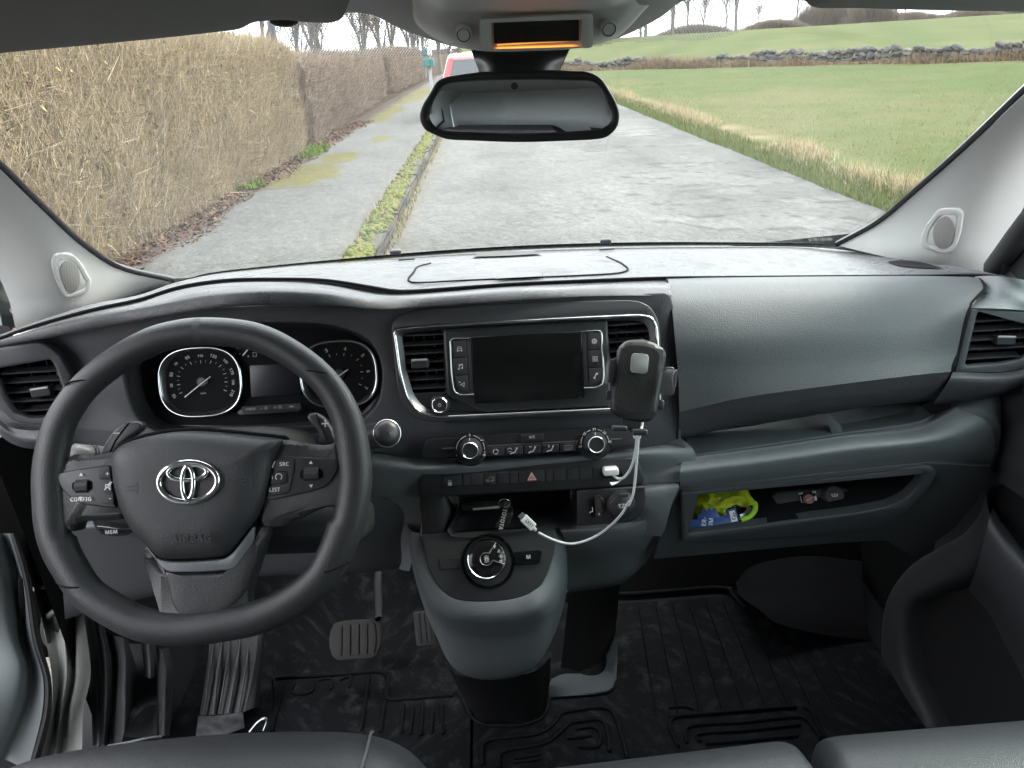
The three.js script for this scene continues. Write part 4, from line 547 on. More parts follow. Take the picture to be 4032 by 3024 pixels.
{ // driver side: body post, sill, hinge, and the opened door standing outside
  const t = thing('door_post', 'silver painted front door post with black rubber seal and hinge at the lower left', 'door post', [-0.75, 0.5, -1.1]);
  const post = std(lin(0.19, 0.19, 0.18), 0.45);
  const inner = std(lin(0.14, 0.155, 0.16), 0.42);
  part('hinge_cavity', loft([[[-0.9662,1.1544,-1.22],[-0.9897,0.9919,-1.22],[-1.0238,0.8404,-1.22],[-1.0686,0.6522,-1.22]], [[-0.7965,1.1161,-1.2],[-0.8056,0.9544,-1.18],[-0.7873,0.7913,-1.15],[-0.7844,0.7203,-1.12]]], 16, 4), MT.deep, t);
  part('post_face', loft([[[-0.7664,0.8635,-1.1],[-0.7511,0.7978,-1.06],[-0.7406,0.7244,-1.02],[-0.738,0.6531,-0.98]], [[-0.7623,0.8425,-1.11],[-0.7439,0.788,-1.07],[-0.736,0.7137,-1.03],[-0.7335,0.6469,-0.985]], [[-0.7444,0.8369,-1.1],[-0.7257,0.7797,-1.06],[-0.7217,0.7226,-1.02],[-0.7246,0.6542,-0.975]]], 24, 5), inner, t);
  part('opening_seal', loft([[[-0.7439,0.8431,-1.1],[-0.7264,0.7798,-1.06],[-0.7227,0.7227,-1.02],[-0.7264,0.6511,-0.975]], [[-0.7238,0.8428,-1.08],[-0.7016,0.8008,-1.035],[-0.6972,0.7459,-0.995],[-0.7005,0.6772,-0.95]], [[-0.7238,0.8187,-1.09],[-0.7047,0.7777,-1.05],[-0.6983,0.7307,-1.01],[-0.7038,0.6603,-0.965]]], 24, 5), MT.rubber, t);
  part('upper_post', loft([[[-0.735, 1.36, -1.12], [-0.74, 1.1, -1.16], [-0.745, 0.88, -1.14]], [[-0.80, 1.36, -1.14], [-0.82, 1.1, -1.18], [-0.82, 0.88, -1.16]], [[-0.93, 1.3, -1.35], [-0.95, 1.1, -1.4], [-0.95, 0.8, -1.4]]], 12, 4), std(lin(0.03, 0.031, 0.032), 0.6), t);
  part('front_wing', loft([[[-0.93, 1.25, -1.33], [-0.95, 0.85, -1.35], [-0.94, 0.45, -1.35]], [[-0.95, 1.25, -1.75], [-0.97, 0.85, -1.75], [-0.96, 0.45, -1.75]]], 8, 4), MT.paint, t);
  part('hinge_bracket', plate(FR.hinge = frameOf([0.81915,0.0,-0.57358,-0.0,1.0,0.0,0.57358,0.0,0.81915,-0.7833,0.8302,-1.09]), outline([[-0.001,0.0175],[0.0169,0.0091],[0.0178,-0.0007],[0.0137,-0.0299],[-0.0017,-0.0241],[-0.0016,-0.0148],[0.0054,-0.0094],[0.006,0.0059]], 0.004), 0.02, { bevel: 0.003 }), post, t);
  part('hinge_knuckle', tube([[-0.7875,0.8533,-1.085],[-0.7929,0.8291,-1.085],[-0.7962,0.8106,-1.085]], 0.011, 8), std(lin(0.02, 0.02, 0.02), 0.5), t);
  part('hinge_arm', tube([[-0.7667,0.8709,-1.08],[-0.7885,0.8622,-1.08],[-0.8098,0.8472,-1.08],[-0.8199,0.8296,-1.08],[-0.8242,0.7987,-1.08],[-0.8195,0.7856,-1.08]], 0.006, 30), std(lin(0.12, 0.12, 0.115), 0.45, { metalness: 0.7 }), t);
  part('check_strap', loft([[[-0.8601,0.8883,-1.1],[-0.8317,0.8979,-1.1],[-0.7858,0.906,-1.1]], [[-0.855,0.889,-1.09],[-0.8253,0.8972,-1.09],[-0.7784,0.9043,-1.09]]], 12, 3), std(lin(0.06, 0.06, 0.065), 0.3, { metalness: 0.8 }), t);
  part('sill', boxAt(null, -0.82, 0.48, -0.45, 0.14, 0.13, 1.0, 0.03), inner, t);
  const d = thing('driver_door', 'open silver driver door seen along its hinge edge at the lower left', 'door', [-0.95, 0.5, -1.15]);
  const strips = [[[-0.7381,0.8617,-1.07],[-0.7136,0.7891,-1.0],[-0.7164,0.753,-0.96],[-0.7118,0.7097,-0.92]], [[-0.7575,0.861,-1.08],[-0.7427,0.7771,-1.015],[-0.7434,0.7397,-0.975],[-0.7479,0.6806,-0.94]], [[-0.7802,0.8493,-1.1],[-0.7668,0.7598,-1.035],[-0.7702,0.7211,-0.995],[-0.7762,0.6561,-0.955]], [[-0.7874,0.8583,-1.09],[-0.7672,0.7745,-1.02],[-0.7677,0.7367,-0.98],[-0.7804,0.665,-0.945]], [[-0.8075,0.8486,-1.1],[-0.7841,0.7662,-1.03],[-0.7824,0.7276,-0.99],[-0.7996,0.6486,-0.955]], [[-0.8268,0.8402,-1.09],[-0.7838,0.7857,-1.01],[-0.7745,0.7479,-0.97],[-0.8027,0.6661,-0.935]]];
  part('hinge_edge', loft(strips, 30, 6), post, d);
  part('hinge_edge_upper', loft([[[-0.8111,0.9769,-1.12],[-0.7974,0.8662,-1.1],[-0.7588,0.7865,-1.08]], [[-0.8322,0.9821,-1.14],[-0.8307,0.8464,-1.12],[-0.798,0.7873,-1.09]], [[-0.8212,1.0088,-1.1],[-0.8135,0.8989,-1.08],[-0.8019,0.8176,-1.05]]], 20, 5), std(lin(0.05, 0.05, 0.05), 0.5), d);
  part('door_seal', loft([[[-0.7817,1.04,-1.05],[-0.7742,0.964,-1.03],[-0.772,0.8663,-1.0],[-0.7559,0.8133,-0.97],[-0.7585,0.7676,-0.95],[-0.7989,0.67,-0.93]], [[-0.7668,1.0595,-1.02],[-0.758,0.9859,-1.0],[-0.7564,0.8919,-0.97],[-0.7383,0.8413,-0.94],[-0.741,0.7976,-0.92],[-0.7807,0.704,-0.9]], [[-0.7894,1.0475,-1.04],[-0.7797,0.9722,-1.02],[-0.7786,0.8759,-0.99],[-0.7617,0.8237,-0.96],[-0.7658,0.7788,-0.94],[-0.8089,0.6798,-0.92]]], 40, 5), MT.rubber, d);
  part('inner_panel', loft([[[-0.7796,1.0536,-1.03],[-0.771,0.9792,-1.01],[-0.7696,0.8841,-0.98],[-0.7527,0.8327,-0.95],[-0.7566,0.7885,-0.93],[-0.8014,0.6831,-0.91]], [[-0.8056,1.0419,-1.05],[-0.7939,0.9656,-1.03],[-0.8008,0.8688,-1.0],[-0.7828,0.8365,-0.97],[-0.7903,0.7858,-0.95],[-0.8457,0.6891,-0.93]], [[-0.7953,1.0618,-1.02],[-0.7942,0.989,-1.0],[-0.7909,0.9119,-0.97],[-0.7717,0.8644,-0.94],[-0.7822,0.8162,-0.92],[-0.8398,0.7239,-0.9]], [[-0.8127,1.077,-1.0],[-0.8136,1.0062,-0.98],[-0.8152,0.9152,-0.95],[-0.8048,0.8671,-0.92],[-0.8069,0.825,-0.9],[-0.8627,0.7376,-0.88]]], 40, 7), inner, d);
  part('latch_hole', plate(frameOf([0.86603,0.0,-0.5,-0.0,1.0,0.0,0.5,0.0,0.86603,-0.7895,0.9352,-1.015]), outline([[0.0062,0.0444],[0.0134,0.046],[0.0063,0.011],[0.006,-0.0142],[0.0009,-0.026],[-0.0077,-0.0245],[-0.0044,0.0022]], 0.006), 0.012, { bevel: 0.001 }), MT.deep, d);
  const leaf = (k, y, off) => [-0.95 - 0.84 * k + 0.53 * off, y, -1.13 + 0.53 * k + 0.85 * off], run = [0, 0.25, 0.5, 0.75, 1];
  part('door_leaf', loft([[0.42, -0.02], [0.6, -0.05], [0.9, -0.06], [1.2, -0.02], [1.23, 0.03]].map(([y, o]) => run.map((k) => leaf(k, y, o))), 16, 4), MT.paint, d);
  part('door_trim', loft([[0.44, 0.05], [0.62, 0.11], [0.86, 0.09], [0.98, 0.13], [1.06, 0.12], [1.16, 0.07], [1.23, 0.03]].map(([y, o]) => run.map((k) => leaf(k, y, o * (k < 0.1 || k > 0.9 ? 0.8 : 1)))), 16, 5), grained(lin(0.045, 0.046, 0.052), 0.55, 22, 0.00015), d);
  part('window_frame', tube([leaf(0, 1.22, 0), leaf(0.16, 1.42, -0.01), leaf(0.36, 1.6, -0.03), leaf(0.55, 1.71, -0.04), leaf(0.8, 1.75, -0.05), leaf(1, 1.74, -0.05), leaf(1.01, 1.5, -0.03), leaf(1, 1.22, 0)], 0.018, 60), MT.rubber, d);
  part('window_glass', loft([[[0.02, 1.22], [0.35, 1.22], [0.7, 1.22], [1, 1.22]], [[0.17, 1.42], [0.42, 1.45], [0.72, 1.48], [1, 1.5]], [[0.5, 1.67], [0.62, 1.72], [0.8, 1.74], [1, 1.73]]].map((r) => r.map(([k, y]) => leaf(k, y, -0.03 * (y - 1.22)))), 16, 5), glassMat(0xd9ece8), d);
}

// ---------------------------------------------------------------- dashboard
const dash = thing('dashboard', 'black and grey moulded dashboard across the whole cab', 'dashboard', [0, 0.75, -1.0]);
{
  // top deck from the foot of the windscreen back to the seam
  const back = [[-0.7051,1.3773,-1.0],[-0.6983,1.3725,-1.04],[-0.6938,1.3662,-1.1],[-0.6961,1.3513,-1.2],[-0.7087,1.3278,-1.33],[-0.6828,1.3046,-1.4387],[-0.6132,1.3236,-1.4391],[-0.548,1.3337,-1.4477],[-0.4261,1.3302,-1.4882],[-0.2882,1.3229,-1.528],[-0.1597,1.3194,-1.5502],[-0.0177,1.3171,-1.561],[0.1255,1.315,-1.5593],[0.3128,1.3128,-1.5377],[0.4896,1.3123,-1.4959],[0.6128,1.3121,-1.4554],[0.664,1.3074,-1.4424],[0.6995,1.3213,-1.32],[0.7103,1.3357,-1.22],[0.7164,1.3514,-1.13],[0.711,1.3657,-1.04],[0.7431,1.3615,-1.0]];
  const seam = [[-0.7068,1.372,-1.0],[-0.6829,1.3762,-1.015],[-0.6477,1.385,-1.025],[-0.599,1.3955,-1.03],[-0.5561,1.402,-1.04],[-0.499,1.4084,-1.05],[-0.4439,1.4207,-1.055],[-0.3777,1.4277,-1.05],[-0.3035,1.4276,-1.04],[-0.2309,1.4236,-1.03],[-0.1754,1.4078,-1.04],[-0.1468,1.3946,-1.06],[-0.1163,1.3866,-1.08],[-0.0496,1.3841,-1.09],[0.0183,1.383,-1.095],[0.1549,1.3803,-1.095],[0.2477,1.3787,-1.09],[0.358,1.3738,-1.085],[0.4934,1.3673,-1.08],[0.6259,1.362,-1.07],[0.6954,1.3598,-1.06],[0.7585,1.352,-1.02]];
  const mid = [[-0.7062,1.3739,-1.0],[-0.6883,1.3758,-1.0237],[-0.6638,1.3802,-1.0513],[-0.633,1.3826,-1.0895],[-0.6095,1.3794,-1.1415],[-0.5633,1.3762,-1.186],[-0.5032,1.3914,-1.1894],[-0.4373,1.4,-1.1892],[-0.3464,1.3991,-1.1969],[-0.251,1.3942,-1.2043],[-0.1699,1.3828,-1.2186],[-0.1016,1.3735,-1.2353],[-0.0317,1.3674,-1.2478],[0.0772,1.3647,-1.2467],[0.1833,1.3635,-1.2353],[0.3152,1.3611,-1.2211],[0.3934,1.3578,-1.2133],[0.4775,1.3588,-1.1672],[0.5693,1.3588,-1.129],[0.6576,1.3601,-1.091],[0.7009,1.3628,-1.053],[0.7531,1.3553,-1.013]];
  part('top_deck', loft([back, mid, seam], 90, 8), MT.pad, dash);
  part('seam_groove', tube(seam.map((p) => [p[0], p[1] - 0.001, p[2]]), 0.0022, 120, false, 6), MT.deep, dash);
  // rolled pad in front of the seam, swelling into the hood over the dials
  const B = [[-0.707,1.3714,-1.0],[-0.6831,1.3756,-1.015],[-0.6114,1.393,-1.028],[-0.5563,1.4014,-1.04],[-0.4992,1.4078,-1.05],[-0.442,1.4214,-1.05],[-0.3743,1.4297,-1.04],[-0.3007,1.4296,-1.03],[-0.2332,1.4203,-1.04],[-0.1644,1.3965,-1.06],[-0.1293,1.3872,-1.075],[0.0182,1.3838,-1.09],[0.1549,1.3796,-1.095],[0.2498,1.3782,-1.09]];
  const Bf = B.map((p) => [p[0], p[1] - 0.003, p[2] + 0.012]);
  const C = [[-0.6975,1.3731,-0.985],[-0.6643,1.3807,-0.985],[-0.5853,1.3991,-0.98],[-0.5219,1.41,-0.97],[-0.4595,1.4207,-0.96],[-0.3675,1.4373,-0.94],[-0.3283,1.4419,-0.93],[-0.2742,1.4406,-0.93],[-0.2134,1.4299,-0.94],[-0.1531,1.4052,-0.975],[-0.1183,1.3983,-1.0],[0.0132,1.3947,-1.015],[0.1449,1.3875,-1.025],[0.2428,1.3787,-1.035]];
  const D = [[-0.7022,1.3643,-0.988],[-0.6668,1.3729,-0.985],[-0.6032,1.3819,-0.98],[-0.5262,1.3944,-0.97],[-0.461,1.4062,-0.955],[-0.3695,1.4205,-0.935],[-0.3301,1.4256,-0.925],[-0.276,1.4237,-0.925],[-0.2148,1.4152,-0.935],[-0.1535,1.3954,-0.968],[-0.1169,1.3874,-0.992],[0.0122,1.384,-1.005],[0.1429,1.3799,-1.012],[0.2422,1.3711,-1.02]];
  part('pad', loft([B.map((p) => [p[0], p[1] - 0.004, p[2] + 0.002]), Bf, C, D, D.map((p) => [p[0], p[1] + 0.003, p[2] - 0.03])], 100, 7), MT.pad, dash);
  // defroster slot, centre speaker grille, storage lid with its catch, right corner pocket
  part('speaker_grille', loft([[[-0.0427,1.3467,-1.414],[0.0219,1.3455,-1.4094],[0.0893,1.3412,-1.4247]], [[-0.0324,1.33,-1.51],[0.0245,1.3287,-1.5121],[0.0784,1.3304,-1.4945]]], 20, 3), grained(lin(0.05, 0.05, 0.05), 0.7, 80, 0.0004), dash);
  const lid = [[-0.1136,1.3606,-1.3298],[-0.1294,1.3712,-1.2725],[-0.1304,1.383,-1.1922],[-0.1319,1.3889,-1.1265],[-0.1262,1.3882,-1.1157],[-0.0509,1.3807,-1.1347],[0.0406,1.3798,-1.1309],[0.1251,1.3782,-1.1294],[0.1854,1.3761,-1.1362],[0.2043,1.3733,-1.1596],[0.2083,1.3653,-1.2244],[0.2003,1.346,-1.3542]];
  part('lid_groove', tube(lid, 0.0014, 90, false, 6), MT.deep, dash);
  part('lid_catch', loft([[[0.0007,1.3872,-1.1209],[0.0035,1.3853,-1.1405],[0.0195,1.3847,-1.144],[0.0554,1.384,-1.1466],[0.068,1.3847,-1.1368],[0.0697,1.3865,-1.1182]], [[-0.0016,1.3871,-1.1045],[0.001,1.3859,-1.1145],[0.0192,1.3857,-1.1149],[0.0527,1.3852,-1.1151],[0.0679,1.3849,-1.1151],[0.0708,1.3858,-1.1055]]], 20, 3), MT.satin, dash);
  part('corner_pocket', loft([[[0.6494,1.3405,-1.2271],[0.6838,1.335,-1.2481],[0.6977,1.3378,-1.224],[0.692,1.346,-1.1775],[0.6751,1.3581,-1.1128]], [[0.6461,1.3418,-1.2204],[0.6334,1.3532,-1.1544],[0.6433,1.3576,-1.1254],[0.6566,1.3586,-1.1154],[0.6732,1.3589,-1.1088]]], 24, 3), MT.deep, dash);
  for (const p of [[-0.163,1.3486,-1.3996],[0.2178,1.3271,-1.4654]]) part('defroster_slot', boxAt(null, p[0], p[1] + 0.004, p[2], 0.03, 0.002, 0.005, 0.001), MT.deep, dash);
  for (const p of [[-0.1968,1.3363,-1.5166],[0.2242,1.3298,-1.5221]]) part('edge_clip', boxAt(null, p[0], p[1] + 0.003, p[2], 0.022, 0.012, 0.01, 0.004), MT.satin, dash);
}
{ // black fascia with openings for dials and centre unit
  const o = [[-0.5451,0.0762],[-0.5039,0.091],[-0.4417,0.0992],[-0.3077,0.1149],[-0.2185,0.1232],[-0.119,0.1225],[0.0256,0.1087],[0.1544,0.1093],[0.3422,0.1062],[0.4276,0.1033],[0.4347,0.0704],[0.4418,-0.0096],[0.4385,-0.1135],[0.3796,-0.1206],[0.1861,-0.1208],[0.0643,-0.1154],[0.0405,-0.1116],[0.0003,-0.0977],[-0.037,-0.1034],[-0.2743,-0.0868],[-0.4364,-0.0686],[-0.4818,-0.0613],[-0.5052,-0.0501],[-0.5229,-0.0197],[-0.5597,0.0044]];
  const hole = [[-0.3362,0.0458],[-0.3368,0.0097],[-0.3295,-0.0239],[-0.3094,-0.0439],[-0.2563,-0.0543],[-0.165,-0.062],[-0.0726,-0.0643],[-0.0323,-0.0588],[-0.0093,-0.044],[0.0088,-0.0249],[0.0179,0.0041],[0.0181,0.0347],[0.0081,0.0591],[-0.015,0.0763],[-0.0492,0.0883],[-0.0872,0.0934],[-0.1828,0.0997],[-0.247,0.0987],[-0.2933,0.0888],[-0.3223,0.0679]];
  const sh = outline(o, 0.01); sh.holes.push(smooth(hole, new THREE.Path(), 90));
  const cen = [[0.0504,0.075],[0.4026,0.0661],[0.4076,-0.0608],[0.0781,-0.0489],[0.0536,-0.0241]]; sh.holes.push(outline(cen, 0.02, new THREE.Path()));
  const vent = [[-0.5193,0.0577],[-0.4343,0.0672],[-0.4284,0.0256],[-0.4534,-0.013],[-0.4876,-0.0185],[-0.5126,0.0004],[-0.5243,0.0321]]; sh.holes.push(outline(vent, 0.01, new THREE.Path()));
  part('fascia', plate('fas', sh, 0.014, { bevel: 0.003, n0: -0.006 }), MT.black, dash);
  // binnacle: funnel from the opening back to the dials
  const t = part('instrument_cluster', loft([hole.map(([u, v]) => inFrame('fas', u, v, -0.002).toArray()), hole.map(([u, v]) => inFrame('fas', u * 0.985 - 0.001, v * 0.985, -0.03).toArray()), [[-0.1552,0.0373],[-0.1547,0.0038],[-0.1452,-0.0229],[-0.1247,-0.041],[-0.0735,-0.0482],[0.0187,-0.0534],[0.1118,-0.0512],[0.1607,-0.0442],[0.1807,-0.0259],[0.1894,0.0034],[0.1871,0.0333],[0.1757,0.0544],[0.1548,0.0706],[0.1223,0.0801],[0.0821,0.0855],[-0.0056,0.0939],[-0.079,0.095],[-0.1164,0.0883],[-0.1383,0.0694],[-0.149,0.0535]].map(([u, v]) => inFrame('clu', u, v, 0.004).toArray())].map((r) => [...r, r[0]]), 80, 5, { arc: true }), MT.satin, dash);
  part('dial_plate', plate('clu', smooth([[-0.1579,0.0374],[-0.1583,0.0041],[-0.1472,-0.0246],[-0.1249,-0.0429],[-0.0737,-0.0501],[0.0185,-0.0562],[0.1115,-0.055],[0.1642,-0.0463],[0.1844,-0.0262],[0.1931,0.0031],[0.1909,0.0349],[0.1777,0.0561],[0.1549,0.0724],[0.1224,0.0819],[0.0824,0.0882],[-0.0054,0.0958],[-0.0788,0.0978],[-0.118,0.0902],[-0.142,0.0697],[-0.1527,0.0537]], new THREE.Shape(), 90), 0.004, { bevel: 0.0005, n0: -0.002 }), MT.deep, t);
  const sup = (c, e, n = 56, p = 2.7) => { const ax = [e[0] - c[0], e[1] - c[1]]; return Array.from({ length: n }, (_, i) => { const a = i / n * Math.PI * 2, x = Math.cos(a), y = Math.sin(a), k = Math.pow(Math.pow(Math.abs(x), p) + Math.pow(Math.abs(y), p), -1 / p); return [c[0] + Math.abs(ax[0]) * x * k, c[1] + Math.abs(ax[1]) * y * k]; }); };
  const dial = (c, e, name, tip, tail, nums, a0, a1, minor, unit) => {
    const ring = sup(c, e), dark = ring.map(([u, v]) => [c[0] + (u - c[0]) * 0.96, c[1] + (v - c[1]) * 0.96]);
    part(name + '_ring', frameTube('clu', ring, 0.012, 0.0021, 90), MT.chrome, t);
    part(name + '_wall', loft([ring, dark, dark.map(([u, v]) => [c[0] + (u - c[0]) * 0.93, c[1] + (v - c[1]) * 0.93])].map((r, k) => [...r, r[0]].map(([u, v]) => inFrame('clu', u, v, [0.012, 0.01, 0.003][k]).toArray())), 56, 3), std(lin(0.2, 0.21, 0.215), 0.25, { metalness: 0.8 }), t);
    part(name + '_face', plate('clu', outline(dark, 0.001), 0.001, { bevel: 0, n0: 0.0025 }), MT.deep, t);
    const w = Math.abs(e[0] - c[0]) * 2, h = Math.abs(e[1] - c[1]) * 2;
    const [g, m] = printSheet('clu', c[0], c[1], w, h, 0.0042, 640, ({ text, line }) => { const pt = (a, k) => { const x = Math.cos(a), y = Math.sin(a), q = Math.pow(Math.pow(Math.abs(x), 2.7) + Math.pow(Math.abs(y), 2.7), -1 / 2.7); return [w / 2 * x * q * k, h / 2 * y * q * k]; }; const N = nums.length - 1;
      nums.forEach((s, i) => { const a = a0 + (a1 - a0) * i / N, q = pt(a, 0.76); if (!s) return; const big = s.length < 3 ? (i % 2 ? 0.5 : 1) : (i % 2 ? 0.5 : 1); text(s, q[0], q[1], minor > 0 ? 0.0062 * (0.62 + 0.38 * big) : 0.007, a - Math.PI / 2); line(0.0009, pt(a, 0.62), pt(a, 0.55)); if (i < N) { const b = a0 + (a1 - a0) * (i + 0.5) / N; line(0.0005, pt(b, 0.62), pt(b, 0.57)); } }); if (unit) text(unit, 0, -h * 0.17, 0.003); }, lin(0.42, 0.42, 0.42));
    part(name + '_numerals', g, m, t);
    part(name + '_hub', turned('clu', c[0], c[1], [[0, 0.004], [0.006, 0.004], [0.008, 0.002], [0.008, 0]], 28, 0.004), MT.satin, t);
    part(name + '_needle', tube([inFrame('clu', ...tip, 0.009), inFrame('clu', (tip[0] + tail[0]) / 2, (tip[1] + tail[1]) / 2, 0.0095), inFrame('clu', ...tail, 0.0095)], 0.0008, 8), std(lin(0.75, 0.75, 0.75), 0.5), t);
  };
  dial([-0.0669,0.0151], [-0.0081,0.0648], 'speedometer', [-0.0922,-0.0052], [-0.0524,0.0221], ['10', '30', '50', '70', '90', '110', '130', '150', '170', '190', '210'], 3.62, -0.5, 1, 'km/h');
  dial([0.1336,0.0136], [0.1886,0.0614], 'rev_counter', [0.1061,-0.006], [0.1471,0.0192], ['', '1', '2', '3', '4', '5', '6', '7'], 3.9, -0.62, 0, '');
  part('trip_display', plate('clu', outline([[0.004,0.0345],[0.0778,0.0327],[0.074,-0.0129],[0.0022,-0.0122]], 0.002), 0.003, { bevel: 0.0005, n0: 0.002 }), std(lin(0.006, 0.007, 0.011), 0.3), t);
  part('fuel_needle', tube([inFrame('clu', ...[-0.0039,0.0495], 0.007), inFrame('clu', ...[0.0052,0.0589], 0.007)], 0.0009, 4), std(lin(0.75, 0.75, 0.75), 0.5), t);
  const [fg, fmat] = printSheet('clu', ...[0.002,0.0538], 0.05, 0.03, 0.0042, 200, ({ text, line }) => { text('1/2', -0.014, 0.008, 0.003); text('0', 0.001, -0.006, 0.004); line(0.0006, [-0.012, -0.002], [-0.01, -0.001]); line(0.0007, [0.008, -0.007], [0.008, -0.001], [0.013, -0.001], [0.013, -0.007], [0.008, -0.007]); }, lin(0.35, 0.35, 0.35));
  part('fuel_marks', fg, fmat, t);
  // strip of four push buttons under the display
  const strip = [[-0.0156,-0.0324],[-0.0096,-0.0267],[0.0729,-0.0271],[0.0752,-0.0329],[0.074,-0.0366],[-0.0114,-0.0365]];
  part('button_strip', plate('clu', outline(strip, 0.004), 0.02, { bevel: 0.0015, n0: 0 }), MT.satin, t);
  [[1085, 725], [1190, 715], [1300, 709], [1410, 705]].forEach(() => {});
  const bs = [[0.006,-0.0281],[0.0251,-0.0279],[0.0452,-0.0281],[0.0648,-0.0285]];
  bs.forEach((q, i) => { part('cluster_button', boxAt('clu', q[0], q[1], 0.0205, 0.0255, 0.0085, 0.004, 0.001), MT.matte, t); const [g, m] = printSheet('clu', q[0], q[1], 0.022, 0.007, 0.0229, 96, ({ text, line, arc }) => { if (i === 0) text('CHECK', 0, 0, 0.0045); else if (i < 3) { text(i === 1 ? '-' : '+', -0.004, 0, 0.006); arc(0.0006, 0.003, 0, 0.0014, 0, 6.3); for (let k = 0; k < 8; k++) line(0.0004, [0.003 + 0.0021 * Math.cos(k * 0.785), 0.0021 * Math.sin(k * 0.785)], [0.003 + 0.003 * Math.cos(k * 0.785), 0.003 * Math.sin(k * 0.785)]); } else text('000', 0, 0, 0.0038); }, lin(0.3, 0.3, 0.3)); part('button_mark', g, m, t); });
}
// air vents: recess, cross vanes, slats, thumb tab
function airVent(name, fr, hole, slats, tab, o = {}) {
  const t = part(name, plate(fr, outline(o.frame ?? hole.map(([u, v]) => [u * 1, v * 1]), o.fr ?? 0.006), o.depth ?? 0.01, { holes: [outline(hole, o.hr ?? 0.006, new THREE.Path())], bevel: o.bevel ?? 0.0025, n0: o.n0 ?? -0.006 }), o.mat ?? MT.satin, dash);
  const us = hole.map((p) => p[0]), vs = hole.map((p) => p[1]), u0 = Math.min(...us), u1 = Math.max(...us), v0 = Math.min(...vs), v1 = Math.max(...vs);
  const n0 = o.n0 ?? -0.006, wall = (off) => outline(hole, o.hr ?? 0.006, new THREE.Shape()).getPoints(6).map((p) => inFrame(fr, p.x, p.y, off).toArray());
  const a = wall(n0 + 0.001), b = wall(n0 - 0.05); part('duct', loft([a, b].map((r) => [...r, r[0]]), 60, 2), MT.deep, t);
  part('duct_back', plate(fr, outline(hole, o.hr ?? 0.006), 0.002, { bevel: 0, n0: n0 - 0.05 }), MT.deep, t);
  for (let k = 1; k < (o.vanes ?? 4); k++) { const u = u0 + (u1 - u0) * k / (o.vanes ?? 4); part('vane', boxAt(fr, u, (v0 + v1) / 2, n0 - 0.026, 0.0018, (v1 - v0) * 0.92, 0.022, 0.0006), MT.matte, t); }
  for (const [p, q] of slats) { const m = [(p[0] + q[0]) / 2, (p[1] + q[1]) / 2], L = Math.hypot(q[0] - p[0], q[1] - p[1]), g = new RoundedBoxGeometry(L, 0.0026, 0.016, 2, 0.0011); g.rotateX(0.3); g.rotateZ(Math.atan2(q[1] - p[1], q[0] - p[0])); g.translate(m[0], m[1], n0 - 0.006); part('slat', onto(g, fr), std(lin(0.05, 0.051, 0.056), 0.3), t); }
  if (tab) { const b = part('thumb_tab', boxAt(fr, tab[0], tab[1] - 0.003, n0 + 0.001, 0.024, 0.012, 0.02, 0.002), MT.satin, t); part('tab_trim', boxAt(fr, tab[0], tab[1] + 0.003, n0 + 0.0115, 0.022, 0.003, 0.002, 0.0008), std(lin(0.5, 0.51, 0.52), 0.35, { metalness: 0.3 }), b); }
  return t;
}
